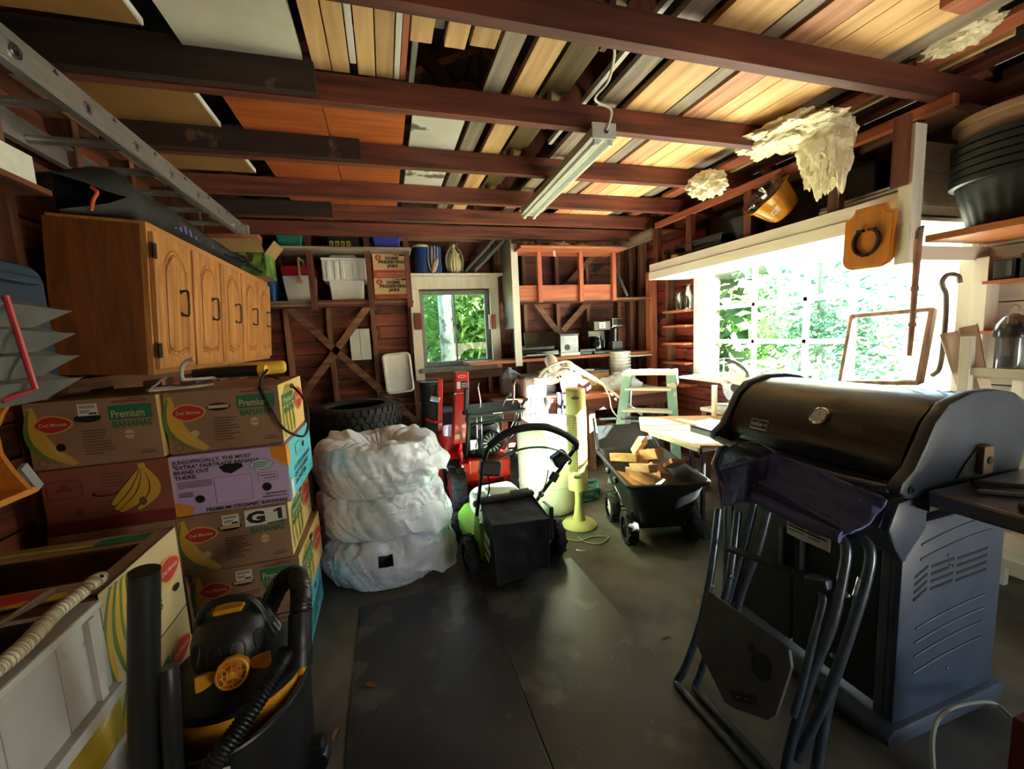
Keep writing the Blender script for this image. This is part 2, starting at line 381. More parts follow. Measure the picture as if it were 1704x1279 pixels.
# ---------------------------------------------------------------- ceiling: joists, roof, webs
ce = S('ceiling'); ce.location = (.9, 2, 2.5)
RX, RZ = .9, 3.72
roof_m = wood('roof_boards', '#120c0a', '#2c1b15', 'Y', rand=.3)
for sgn in (-1, 1):
    xe = -1.6 if sgn < 0 else 3.4; ze = 2.6
    n = 12
    for i in range(n):
        a, b = i / n, (i + 1) / n - .004; e = lambda t: V((xe + (RX - xe) * t, 0, ze + (RZ - ze) * t)); pa, pb = e(a), e(b)
        G().hexa([(pa.x, -2.2, pa.z + .1), (pb.x, -2.2, pb.z + .1), (pb.x, 5, pb.z + .1), (pa.x, 5, pa.z + .1)], [(pa.x, -2.2, pa.z + .13), (pb.x, -2.2, pb.z + .13), (pb.x, 5, pb.z + .13), (pa.x, 5, pa.z + .13)]).obj('roof_board', roof_m, ce)
    pa, pb = V((xe, 0, ze)), V((RX, 0, RZ))
    G().hexa([(pa.x, -2.2, pa.z + .135), (pb.x, -2.2, pb.z + .135), (pb.x, 5, pb.z + .135), (pa.x, 5, pa.z + .135)], [(pa.x, -2.2, pa.z + .16), (pb.x, -2.2, pb.z + .16), (pb.x, 5, pb.z + .16), (pa.x, 5, pa.z + .16)]).obj('roof_covering', mat('asphalt', '#232325', '#303032', rough=.9), ce)
JY = [-.35, .25, .87, 1.47, 2.09, 2.74, 3.37, 3.92, 4.20]
JH = .115
for i, y in enumerate(JY):
    JZ = 2.5 if i < 8 else 2.43
    piece('joist', ((XL + XR) / 2, y, JZ + JH / 2), (XR - XL + .1, .05, JH), joist_m('X'), ce)
    for sgn in (-1, 1):
        xe = -1.5 if sgn < 0 else 3.3
        G().bar((xe, y + .05, 2.62), (RX, y + .05, RZ), .045, .1, (0, 1, 0)).obj('rafter', joist_m('X'), ce)
        dx = .16 if i < 8 else .12
        G().bar((RX + sgn * .03, y + .02, 2.53), (RX + sgn * .55, y + .02, 3.2), .09, .03, (0, 1, 0)).obj('web_strut', joist_m('Z'), ce)
    G().bar((RX, y + .045, 2.53), (RX, y + .045, 3.65), .025, .09).obj('king_post', joist_m('Z'), ce)
# old boards sistered to the left ends of two joists
old_m = wood('old_dark_timber', '#170f0d', '#3a2820', 'X', rand=.1, spots=(8, .66, '#6a5340'))
piece('sister_board', (-.79, 2.03, 2.575), (1.2, .04, .15), old_m, ce)
piece('sister_board', (-.72, 2.69, 2.57), (1.35, .04, .13), old_m, ce)
piece('sister_board', (-.84, 3.865, 2.56), (1.02, .04, .11), old_m, ce)
# top-of-wall framing on the right: hanging ledger, posts, white beam with its shelf
tr = S('trim_1'); tr.location = (2.7, 2.6, 2.1)
piece('ledger', (2.72, 2.55, 2.475), (.05, 2.3, .05), fresh_m('Y'), tr)
for y in (1.58, 1.96, 2.6, 3.24, 3.72): piece('hanger_post', (2.74, y, 2.28), (.045, .07, .36), joist_m('Z'), tr)
piece('beam_board', (2.70, 2.66, 2.065), (.03, 2.24, .075), whitewood_m('Y'), tr)
piece('beam_board', (2.69, 2.66, 1.985), (.03, 2.24, .075), whitewood_m('Y'), tr)
piece('cover_board', (2.95, 2.66, 2.04), (.5, 2.24, .025), whitewood_m('Y'), tr)
piece('soffit_board', (2.95, 2.66, 1.96), (.5, 2.24, .02), whitewood_m('Y'), tr)
piece('cross_board', (2.72, 4.28, 2.415), (.025, 1.0, .11), weather_m('Y'), tr)
tr2 = S('trim_2'); tr2.location = (2.65, 1.5, 1.7)
piece('white_post', (2.645, 1.52, 2.06), (.085, .06, .68), whitewood_m('Z'), tr2)
piece('post_edge', (2.592, 1.54, 2.28), (.02, .07, .34), joist_m('Z'), tr2)
for i in range(5): piece('panel_board', (2.95, 1.56, 2.33 - .05 * i - (.0 if i < 4 else .06)), (.52, .02, .047 if i < 4 else .17), whitewood_m('X'), tr2)
piece('bracket_board', (2.92, 1.47, 1.765), (.56, .03, .07), whitewood_m('X'), tr2)
# ---------------------------------------------------------------- window in the back wall
w1 = S('window_1'); w1.location = (.8, 4.75, 1.13)
g = lambda n, lo, hi, m: G().b2(lo, hi).obj(n, m, w1, bevel=.004)
g('casing', (.30, 4.69, 1.0), (.40, 4.75, 2.14), casing_m); g('casing', (1.20, 4.69, 1.08), (1.30, 4.75, 2.14), casing_m)
g('head_casing', (.30, 4.685, 2.0), (1.30, 4.75, 2.13), casing_m); g('head_cap', (.26, 4.60, 2.13), (1.34, 4.76, 2.155), casing_m)
g('sill', (.36, 4.66, 1.075), (1.24, 4.86, 1.125), grey_sash)
for lo, hi in (((.40, 4.78, 1.125), (.45, 4.82, 1.99)), ((1.15, 4.78, 1.125), (1.20, 4.82, 1.99)), ((.45, 4.78, 1.94), (1.15, 4.82, 1.99)), ((.45, 4.78, 1.125), (1.15, 4.82, 1.19)), ((.785, 4.785, 1.19), (.805, 4.815, 1.94))): g('sash_bar', lo, hi, grey_sash)
for a, b in ((.45, .785), (.805, 1.15)): G().b2((a, 4.797, 1.19), (b, 4.803, 1.94)).obj('pane', glass, w1)
g('hinge_block', (.33, 4.67, 1.56), (.41, 4.69, 1.74), joist_m('Z')); g('hinge_block', (1.18, 4.67, 1.53), (1.25, 4.69, 1.70), fresh_m('Z')); g('catch', (1.165, 4.66, 1.53), (1.19, 4.69, 1.7), casing_m)
# ---------------------------------------------------------------- long window in the right wall
w2 = S('window_2'); w2.location = (XR, 2.5, rz0)
g = lambda n, lo, hi, m=whitewood_m('Z'): G().b2(lo, hi).obj(n, m, w2, bevel=.003)
g('casing', (3.1, 3.44, rz0), (3.19, 3.62, 2.1)); g('casing', (3.08, 1.40, .7), (3.19, 1.52, 1.74))
g('casing', (3.14, 1.50, .9), (3.19, 1.545, 2.04))
g('stool', (2.98, 1.5, .93), (3.25, 3.5, .965), whitewood_m('Y')); g('head', (3.1, 1.5, 1.97), (3.25, 3.5, 2.05), whitewood_m('Y'))
g('mullion', (3.165, 2.11, rz0), (3.2, 2.15, 2.0))
for y in (2.47, 2.95): g('muntin', (3.17, y - .018, .965), (3.2, y + .018, 1.98))
for zz in (1.29, 1.62): g('muntin', (3.17, 2.15, zz - .018), (3.2, 3.44, zz + .018), whitewood_m('Y'))
for a, b in ((2.15, 2.452), (2.488, 2.932), (2.968, 3.44)):
    for c, d in ((.965, 1.272), (1.308, 1.602), (1.638, 1.975)): G().b2((3.183, a, c), (3.187, b, d)).obj('pane', glass, w2)
G().b2((3.183, 1.545, .965), (3.187, 2.11, 1.975)).obj('pane', glass, w2)
for z in (.88, 1.08, 1.27, 1.47, 1.63):
    pass
for k, z in enumerate((.82, 1.06, 1.27, 1.46, 1.62)):
    sh = piece('ledge_board', (3.1, 3.83, z), (.17, .36, .022), fresh_m('Y'), wr)
# ---------------------------------------------------------------- lumber and panels lying on the joists
ZL = 2.5 + JH + .004
LG = 'lumber stored across the ceiling joists'
def plank(x0, x1, y0, y1, m, label, th=.03, z=ZL, cat='plank', name='plank', grp=LG, rz=0.):
    o = G().box((0, 0, th / 2), (x1 - x0, y1 - y0, th)).obj(name, m, keep=True, bevel=.002)
    o.location = ((x0 + x1) / 2, (y0 + y1) / 2, z); o.rotation_euler = (0, 0, rz); return tag(o, label, cat, grp)
wdoor = mat('cream_door_paint', '#c9c6b8', '#d5d2c4', rough=.5, scale=6)
d = thing('stored_door', 'cream flush door lying on the joists with a round lock hole', 'door', ((-.45), 1.4, ZL))
poly = rr(.42, 1.5, .01); hole = oval(.027, .027, 20, .06, .12)
g = G(place((-.44, 1.32, ZL)))
# slab with a real hole: ring of faces around the hole
n = 20; outer = [(.21 * max(-1, min(1, 1.5 * math.cos(2 * PI * i / n))), .12 + .2 * max(-1, min(1, 1.5 * math.sin(2 * PI * i / n)))) for i in range(n)]
g.add([(p[0] if abs(p[0]) > .2 else p[0], p[1], z) for z in (0, .035) for p in outer] + [(p[0], p[1], z) for z in (0, .035) for p in hole],
      [f for i in range(n) for j in [(i + 1) % n] for f in ((i, j, 2 * n + j, 2 * n + i), (n + i, n + j, 3 * n + j, 3 * n + i), (2 * n + i, 2 * n + j, 3 * n + j, 3 * n + i))])
g.b2((-.21, -.75, 0), (.21, -.08, .035)); g.b2((-.21, .32, 0), (.21, .72, .035))
g.obj('door_slab', wdoor, d); G(place((-.38, 1.44, ZL))).cyl((0, .01, .02), (0, .01, .05), .014).obj('lock_bolt', steel, d)
trimw = mat('ivory_trim', '#c9b68c', '#d8c79f', rough=.6, scale=5, stretch=(14, 1, 14), bump=.2, rand=.1)
for k, (a, b, m, l) in enumerate((
    (-.195, -.125, pale_m('Y'), 'tan board edging the gap beside the stored door'), (-.12, -.05, pale_m('Y'), 'tan board with torn edge second from the stored door'),
    (-.045, -.02, whitewood_m('Y'), 'white painted strip between two tan trim boards'), (-.015, .055, pale_m('Y'), 'smooth tan trim board right of the wide white strip'),
    (.06, .13, pale_m('Y'), 'tan trim board left of the narrow white strip'), (.135, .158, whitewood_m('Y'), 'narrow white strip at the right of the trim boards'), (.16, .185, fresh_m('Y'), 'thin orange strip at the right end of the trim boards'))):
    plank(a, b, .9, 2.06 if k != 2 else 1.99, m, l)
for a, b, y, l in ((.19, .275, 1.80, 'short board end with a dark knot, leftmost of three over the dark gap'), (.325, .41, 1.805, 'short board end with several knots, middle of three over the dark gap'), (.425, .53, 1.775, 'short pale board end, rightmost of three over the dark gap')):
    plank(a, b, .7, y, pale_m('Y'), l)
plank(.28, .32, .7, 1.74, weather_m('Y'), 'narrow grey board end between two short knotted boards', z=ZL + .02)
plank(.21, .235, 1.6, 2.3, alu, 'white metal strip crossing the dark gap in the lumber', th=.012, z=ZL + .06)
plank(.545, .635, .9, 4.0, weather_m('Y'), 'grey weathered knotty plank beside the dark gap')
plank(.685, .805, .9, 4.0, pale_m('Y'), 'broad clean pale plank left of the ceiling light cable')
plank(.86, 1.0, 1.0, 4.3, wood('olive_board', '#4a3a1c', '#6c5428', 'Y'), 'dark olive board above the pale plank near the webs', z=ZL + .05)
plank(1.1, 1.125, 1.0, 2.6, whitewood_m('Y'), 'thin pale batten at the right of the light cable', z=ZL + .03)
plank(1.19, 1.3, .6, 4.4, weather_m('Y'), 'brown shadowed plank left of the widest pale board', z=ZL + .03)
plank(1.325, 1.565, .6, 4.4, pale_m('Y'), 'widest pale board with grey stains over the light')
plank(1.575, 1.66, .5, 3.6, weather_m('Y'), 'dark grey plank beside the widest pale board', th=.04)
plank(1.69, 1.84, .4, 4.2, wood('pink_lumber', '#a8694a', '#d9a47c', 'Y'), 'pinkish rough sawn plank with a ragged edge')
plank(1.845, 1.945, .3, 4.4, pale_m('Y'), 'pale plank right of the pinkish rough plank')
plank(1.95, 2.11, .3, 4.4, wood('bright_lumber', '#cfa066', '#edc892', 'Y'), 'bright yellow plank, left of the bright pair')
plank(2.115, 2.275, .3, 4.4, wood('bright_lumber', '#cfa066', '#edc892', 'Y'), 'bright yellow plank, right of the bright pair')
plank(2.285, 2.42, .2, 4.4, weather_m('Y'), 'brownish grey plank next to the torn insulation', z=ZL + .015)
plank(2.52, 2.64, .2, 4.0, fresh_m('Y'), 'reddish board right of the torn insulation', z=ZL + .01)
plank(2.66, 2.69, 1.2, 3.2, pale_m('Y'), 'pair of thin laths at the far right of the lumber', z=ZL)
plank(2.80, 2.90, .6, 4.2, joist_m('Y'), 'dark red board nearest the right wall')
plank(2.06, 2.2, .55, 1.13, fresh_m('Y'), 'brown wood block end hanging below the bright planks', th=.07, z=ZL - .05)
# orange panels and others on the left
orange = mat('orange_panel', '#9a4a1c', '#b45f28', rough=.55, scale=3, stretch=(1, 9, 1), rand=.06)
plank(-.63, -.205, 2.2, 4.6, orange, 'orange hardboard panel with a thin seam, left one', th=.012, cat='panel', name='panel')
plank(-.2, .2, 2.2, 4.6, orange, 'orange hardboard panel with a thin seam, right one', th=.012, cat='panel', name='panel')
plank(.235, .515, 2.2, 3.5, mat('stained_white_board', '#b9b7ac', '#cfcdc3', rough=.6, scale=3, spots=(6, .62, '#55504a')), 'white board with black stains beside the orange panels', th=.015, cat='panel', name='panel')
plank(.53, .635, 2.2, 2.3, weather_m('Y'), 'short pinkish plank beside the stained white board')
tan = mat('tan_board', '#8a6334', '#9c7340', rough=.6, scale=4)
for y0, y1, l in ((1.36, 1.93, 'nearest tan cabinet panel with white edge on the joists'), (2.12, 2.67, 'middle tan cabinet panel with white edge on the joists'), (2.76, 3.3, 'far tan cabinet panel with white edge on the joists')):
    t = thing('cabinet_panel', l, 'panel', (-1.0, y0, ZL), 0, 'tan panels on the joists')
    G().b2((-1.3, y0, ZL), (-.745, y1, ZL + .02)).obj('board', tan, t); G().b2((-.743, y0, ZL), (-.735, y1, ZL + .022)).obj('edge_band', white_pl, t)
    if y0 < 1.4: G().b2((-1.3, y0 - .03, ZL), (-.745, y0 - .002, ZL + .09)).obj('front_rail', weather_m('X'), t)
# ---------------------------------------------------------------- torn glass wool hanging between the joists on the right
wool = mat('glass_wool', '#cfc6a4', '#efe8cf', rough=.95, scale=14, bump=.8, detail=8)
def wool_lump(c, r, seed, drop, label):
    rn = random.Random(seed); g = G()
    def fn(u, v):
        q = 2 * PI * u; t = PI * v; p = V((math.sin(t) * math.cos(q), math.sin(t) * math.sin(q), math.cos(t)))
        k = 1 + .26 * NZ.noise(p * 2.2 + V((seed, 0, 0))) + .2 * NZ.noise(p * 5 + V((0, seed, 0))) + .11 * abs(NZ.noise(p * 11)) + .07 * NZ.noise(p * 24)
        p = V((p.x * r[0], p.y * r[1], p.z * r[2])) * k
        if p.z < 0: p.z *= 1 + drop * max(0, NZ.noise(V((p.x * 16, p.y * 16, seed))) + .6 * NZ.noise(V((p.x * 45, p.y * 45, seed))) + .35) * 1.4
        return V(c) + p
    g.grid(fn, 80, 56); o = g.obj('glass_wool', wool, smooth=True, merge=True); tag(o, label, 'insulation', 'torn insulation under the roof'); return o
wool_lump((2.5, 1.86, 2.44), (.10, .14, .16), 3, .7, 'large torn hank of cream insulation hanging beside the ledger')
wool_lump((2.36, 1.98, 2.54), (.20, .26, .055), 8, .3, 'flat cream insulation sheet spilling over a joist')
wool_lump((2.3, 2.55, 2.46), (.13, .12, .075), 12, .3, 'small curled tuft of cream insulation further back')
wool_lump((2.5, 1.3, 2.66), (.09, .13, .05), 5, .3, 'grey green insulation tuft lying above the nearest joist')
# ---------------------------------------------------------------- aluminium ladder slung under the joists
ld = thing('extension_ladder', 'aluminium ladder slung flat under the joists at the left', 'ladder', (-1.13, 2.4, 2.3))
zr = 2.335
for x, s in ((-.95, 1), (-1.31, -1)):
    G().b2((x - .004, .3, zr - .045), (x + .004, 3.72, zr + .045)).obj('rail', alu, ld)
    for dz in (-.045, .045): G().b2((x - .03 * (s > 0), .3, zr + dz - .004), (x + .03 * (s < 0), 3.72, zr + dz + .004)).obj('rail_flange', alu, ld)
    G().b2((x, .3, zr + .012), (x + .006 * s, 3.72, zr + .018)).obj('rail_rib', alu, ld)
    G().b2((x - .02, 3.72, zr - .05), (x + .02, 3.76, zr + .05)).obj('end_cap', mat('grey_cap', '#8d8f92', rough=.5), ld)
y = .42
while y < 3.7:
    G().cyl((-1.31, y, zr - .008), (-.95, y, zr - .008), .017, n=12).obj('rung', alu, ld)
    G().lathe([(.013, .004), (.020, .004), (.022, .0)], frame((-.944, y, zr - .008), (0, 1, 0), z=(1, 0, 0)), 16, cap=False).obj('rung_collar', steel, ld)
    G().cyl((-.9455, y, zr - .008), (-.9435, y, zr - .008), .012, n=12).obj('rung_hole', dark_m, ld)
    G().prism([(-.012, 0), (.012, 0), (0, .016)], .002, frame((-.945, y + .16, zr + .022), (0, 1, 0), z=(1, 0, 0))).obj('bolt_mark', dark_m, ld)
    y += .305
tag(G().b2((-1.5, 1.18, 2.33), (-.905, 1.27, 2.385)).obj('wood_bracket', fresh_m('X'), bevel=.003), 'brown two by four block under the near end of the ladder', 'block')
tag(G().b2((-1.3, 3.58, 2.235), (-.83, 3.67, 2.285)).obj('wood_bracket', fresh_m('X'), bevel=.003), 'brown wood strip carrying the far end of the ladder', 'block')
# ---------------------------------------------------------------- fluorescent fixture
fx = thing('fluorescent_fixture', 'white twin tube shop light hung under the joists, switched off', 'ceiling light', (1.15, 2.7, 2.35), -.045)
T = place((1.165, 2.62, 2.42), -.05)
fxm = mat('white_enamel', '#c9cbc7', '#d4d6d2', rough=.35, scale=10); tube_m = mat('tube_glass', '#dfe6dc', rough=.25, coat=.3)
L2 = .66
g = G(T); g.prism([(-.068, -.012), (-.05, .05), (.05, .05), (.068, -.012), (.04, .006), (.012, .002), (0, -.014), (-.012, .002), (-.04, .006)], 2 * L2, frame((0, L2, 0), (1, 0, 0), z=(0, -1, 0))); g.obj('housing', fxm, fx)
for s in (-1, 1):
    e = s * (L2 + .004)
    G(T).box((0, e, .02), (.13, .012, .075)).obj('end_plate', fxm, fx, bevel=.002)
    for x in (-.04, .04):
        G(T).box((x, s * (L2 - .012), -.027), (.022, .022, .034)).obj('lamp_holder', fxm, fx, bevel=.003)
for x in (-.04, .04): G(T).cyl((x, -L2 + .02, -.028), (x, L2 - .02, -.028), .0135, n=14).obj('tube', tube_m, fx, smooth=True)
G(T).cyl((.01, -L2 - .0115, .018), (.01, -L2 - .0105, .018), .012).obj('cable_hole', dark_m, fx)
a = T @ V((.01, -L2 - .012, .02)); cbl = spl([a, a + V((.0, -.05, .07)), AY(990, 165, 1.86), AY(1012, 135, 1.7), AY(1022, 95, 1.6), AY(1022, 78, 1.56)], 6)
tag(G().tube(cbl, .006).obj('light_cable', mat('cream_cable', '#cfc9ba', rough=.5), smooth=True), 'cream cable dropping from the roof into the shop light', 'cable')
# ---------------------------------------------------------------- oak wall cabinet
oak = wood('oak', '#96602f', '#cb9258', 'Z', rough=.45, rand=.05, bump=.12, scale=2.2); oakx = wood('oak', '#96602f', '#cb9258', 'Y', rough=.45, rand=.05, bump=.12, scale=2.2)
oakside = mat('oak_side', '#5d3115', '#8a4f26', rough=.5, scale=2.4, stretch=(9, 9, 1), dist=1.5, bump=.05, lo=.3, hi=.7)
bronze = mat('bronze', '#2b2420', '#453a34', rough=.35, metal=.8, scale=30)
CT = M.Translation((-.915, 2.05, 1.36)) @ M.Rotation(.075, 4, 'Y')
cab = thing('wall_cabinet', 'long oak wall cabinet with five arched doors on the left wall', 'cabinet', (-1.1, 3.0, 1.36))
CW, CH, CD = 1.80, .60, .32
g = G(CT); g.b2((-CD, 0, 0), (-.02, CW, CH)); g.obj('carcass', oakside, cab)
for y0, y1 in ((0, .035), (CW - .035, CW)): G(CT).b2((-.02, y0, 0), (0, y1, CH)).obj('face_stile', oak, cab)
for k in range(1, 5): G(CT).b2((-.02, k * CW / 5 - .015, .035), (0, k * CW / 5 + .015, CH - .035)).obj('face_stile', oak, cab)
for z0 in (0, CH - .035): G(CT).b2((-.02, .035, z0), (0, CW - .035, z0 + .035)).obj('face_rail', oakx, cab)
G(CT).b2((-CD + .01, .0, CH), (-.0, CW, CH + .012)).obj('top_edge', oakx, cab)
dw = .335
def archpath(w, z0, z1, ar):
    P = [(-w, z0 + .035)]
    for i in range(9): t = -1 + 2 * i / 8; P.append((w * t * .86, z0 + .02 * abs(math.sin(t * PI)) * (1 if abs(t) > .5 else .2) - .012 * math.cos(t * PI / 2)))
    P += [(w, z0 + .035), (w, z1 - ar)]
    for i in range(11): t = 1 - 2 * i / 10; P.append((w * .92 * t, z1 - ar + ar * max(0, math.cos(t * PI / 2)) ** .8))
    P.append((-w, z1 - ar)); return P
for k in range(5):
    yc = CW * (k + .5) / 5; z0, z1 = .022, CH - .022
    d = G(CT).b2((.0, yc - dw / 2, z0), (.02, yc + dw / 2, z1)).obj('door', oak, cab, bevel=.004)
    F = CT @ frame((.0205, yc, 0), (0, 1, 0), z=(1, 0, 0))
    P = archpath(.105, .085, CH - .07, .07)
    G(F).tube([(p[0], p[1], 0) for p in P], .0055, 6, closed=True).obj('moulding', oak, d, smooth=True)
    G(F).tube([(p[0] * .9, .3 + (p[1] - .3) * .93, -.001) for p in P], .003, 5, closed=True).obj('moulding', oakside, d, smooth=True)
    G(F).prism([(p[0] * .84, .3 + (p[1] - .3) * .9) for p in P], .005).obj('raised_panel', oak, d, bevel=.003)
    hy = .03
    g = G(F); g.tube(spl([(hy, .26, .004), (hy, .255, .03), (hy, .29, .034), (hy, .33, .034), (hy, .365, .03), (hy, .36, .004)], 4), .005, 8)
    for z in (.26, .36): g.ell((hy, z, .004), (.011, .011, .008))
    g.obj('handle', bronze, d, smooth=True)
    if k == 0:
        for z in (.1, CH - .1): G(F).b2((-dw / 2 - .022, z - .03, -.001), (-dw / 2 + .006, z + .03, .006)).obj('hinge', bronze, cab)
piece('hanging_cleat', (-1.24, 3.0, 1.33), (.02, 1.8, .05), stud_m('Y'), cab)
# things on top of the cabinet
cloth = mat('black_nylon', '#101114', '#1d1e22', rough=.75, scale=8, bump=.3)
bag = thing('duffel_bag', 'long black nylon bag draped over the top of the oak cabinet', 'bag', (-1.05, 2.6, 1.97))
def bagfn(u, v):
    y = 1.90 + 1.7 * u; q = 2 * PI * v; w = .15 * (1 - .35 * u) * min(1, .02 + u * 12, .1 + (1 - u) * 6); h = .085 * (1.2 - .7 * u) * min(1, .05 + u * 12, .1 + (1 - u) * 5)
    p = V((-1.05 + .06 * u + w * math.cos(q), y, 2.075 - .03 * u + h * math.sin(q))); p += V((NZ.noise(p * 5), 0, NZ.noise(p * 5 + V((9, 0, 0))))) * .045 * (1 - .5 * u)
    lim = 1.982 + .078 * (-1.0 - p.x) * 0 + max(0, (-.87 - p.x)) * -.075 + .0
    if y > 2.03: p.z = max(p.z, 2.0 + (-.87 - p.x) * -.0)
    elif math.sin(q) < 0: p.z -= .12 * (2.03 - y) / .13
    return p
G().grid(bagfn, 40, 24).obj('bag_body', cloth, bag, smooth=True, merge=True)
a = AY(150, 335, 1.95); G().tube(spl([a + V((0, 0, -.03)), a + V((.02, -.02, 0)), a + V((.03, -.01, .03)), a + V((.01, 0, .05))], 5), .006, 6).obj('orange_pull', mat('orange_cord', '#d0532b', rough=.6), bag, smooth=True)
pur = mat('purple_print', '#6d63b8', rough=.6)
F = Face(frame((-.905, 2.4, 2.03), (0, 1, 0), z=(1, 0, .25)))
for i in range(9): F.shape(pur, [(i * .055, .0), (i * .055 + .025, .0), (i * .055 + .05, .05 + .02 * (i % 2)), (i * .055 + .025, .05)])
F.out('purple_lettering', bag)
g = G()
for i in range(5): yy = 2.85 + .12 * i; g.tube(spl([(-.85, yy, 2.0), (-.80, yy + .03, 1.965), (-.79, yy + .07, 1.985), (-.85, yy + .09, 2.0)], 4), .005, 6)
g.obj('strap_loop', cloth, bag, kind='stuff')
sb = tag(G().b2((-1.31, 1.45, 2.0), (-1.05, 1.88, 2.018)).obj('bracket_shelf', joist_m('Y')), 'dark short board under the white carton at the upper left edge', 'shelf')
bar = mat('print_black', '#151515', rough=.6); t = thing('white_carton', 'white carton with a bar code at the upper left edge', 'box', (-1.2, 1.6, 2.018))
G().b2((-1.3, 1.3, 2.02), (-1.075, 1.86, 2.12)).obj('carton', white_pl, t, bevel=.002)
F = Face(frame((-1.0745, 1.6, 2.05), (0, 1, 0), z=(1, 0, 0))); F.rects(bar, [(i * .008, 0, .002 + .003 * (i * 7 % 3 == 0), .05) for i in range(12)]); F.out('bar_code', t)
# small produce box at the far end of the cabinet
card = mat('kraft_card', '#9a7448', '#ab8557', rough=.75, scale=7); cardin = mat('kraft_card_inner', '#8a6a45', '#957349', rough=.8, scale=7)
grn = mat('print_green', '#2e5a28', '#7a9a3c', rough=.6, scale=9, lo=.4, hi=.6, spots=(14, .55, '#2b2018'))
t = thing('produce_box', 'open printed fruit box at the far end of the oak cabinet', 'box', (-.9, 3.65, 1.98))
p0 = AY(445, 462, 3.6); X1 = p0.x; Z0 = 1.985
for lo, hi in (((X1 - .33, 3.58, Z0), (X1, 3.585, Z0 + .17)), ((X1 - .33, 3.9, Z0), (X1, 3.905, Z0 + .17)), ((X1 - .006, 3.58, Z0), (X1, 3.9, Z0 + .17)), ((X1 - .33, 3.58, Z0), (X1 - .324, 3.9, Z0 + .17))): G().b2(lo, hi).obj('side', grn, t)
G().b2((X1 - .33, 3.58, Z0), (X1, 3.9, Z0 + .005)).obj('bottom', card, t)
G().hexa([(X1 - .33, 3.58, Z0 + .17), (X1, 3.58, Z0 + .17), (X1, 3.585, Z0 + .17), (X1 - .33, 3.585, Z0 + .17)], [(X1 - .33, 3.5, Z0 + .25), (X1, 3.5, Z0 + .25), (X1, 3.505, Z0 + .25), (X1 - .33, 3.505, Z0 + .25)]).obj('flap', card, t)
G().hexa([(X1, 3.6, Z0 + .17), (X1, 3.9, Z0 + .17), (X1 + .005, 3.9, Z0 + .17), (X1 + .005, 3.6, Z0 + .17)], [(X1 + .07, 3.6, Z0 + .26), (X1 + .07, 3.9, Z0 + .26), (X1 + .075, 3.9, Z0 + .26), (X1 + .075, 3.6, Z0 + .26)]).obj('flap', card, t)
# ---------------------------------------------------------------- banana boxes
boxm = mat('banana_card', '#886852', '#98775f', rough=.75, scale=5, rand=.05); boxred = mat('banana_card_red', '#7d4638', '#8d5341', rough=.75, scale=5)
lil = mat('lilac_card', '#b9a2d6', '#c3aee0', rough=.65, scale=5); cyan = mat('cyan_card', '#4fb6cc', '#5bc2d6', rough=.65, scale=5)
pr = dict(red=mat('p_red', '#b3242c', rough=.6), yel=mat('p_yellow', '#c9a13a', rough=.6), grn=mat('p_green', '#1d6a4b', rough=.6), dk=mat('p_dark', '#2b2a26', rough=.7), wht=mat('p_white', '#d6d3cc', rough=.6), ol=mat('p_olive', '#5d7a35', rough=.6), tan=mat('p_tan', '#c2ab7f', rough=.6), hole=mat('p_hole', '#0b0a09', rough=.9), mar=mat('p_maroon', '#6d1f26', rough=.6), org=mat('p_orange', '#d98a22', rough=.6), blk=bar, lil=lil, pale=mat('p_pale_yellow', '#d4b876', rough=.65), gray=mat('p_brown', '#5a4130', rough=.7), lb=mat('p_lightblue', '#a9c9d4', rough=.6))
def cloud(cx, cy, w, h, k=1.): return [(cx + w / 2 * k * math.cos(q) * (1 + .10 * math.cos(4 * q) * .6), cy + h / 2 * k * math.sin(q) * (1 + .16 * abs(math.cos(1.5 * q)))) for q in [2 * PI * i / 28 for i in range(28)]]
def banana(F, m, x0, y0, x1, y1, w, curve):
    a, b = V((x0, y0)), V((x1, y1)); d = b - a; nrm = V((-d.y, d.x)).normalized(); up_, lo_ = [], []
    for i in range(13):
        t = i / 12; c = a + d * t + nrm * curve * math.sin(PI * t); ww = w * (.18 + .82 * math.sin(PI * min(1, max(0, t * .94 + .03))) ** .6); up_.append(c + nrm * ww / 2); lo_.append(c - nrm * ww / 2)
    for i in range(12): F.use(m); F.add([(p[0], p[1], F.lay * .0004) for p in (up_[i], up_[i + 1], lo_[i + 1], lo_[i])], [(0, 1, 2, 3)])
    F.lay += 1
def logo(F, cx, cy, w):
    h = w * .52; F.shape(pr['yel'], cloud(cx, cy, w * 1.12, h * 1.2)); F.shape(pr['red'], cloud(cx, cy, w, h)); F.text(pr['tan'], 'Del Monte', cx - w * .40, cy - h * .12, h * .26, w * .8, .02)
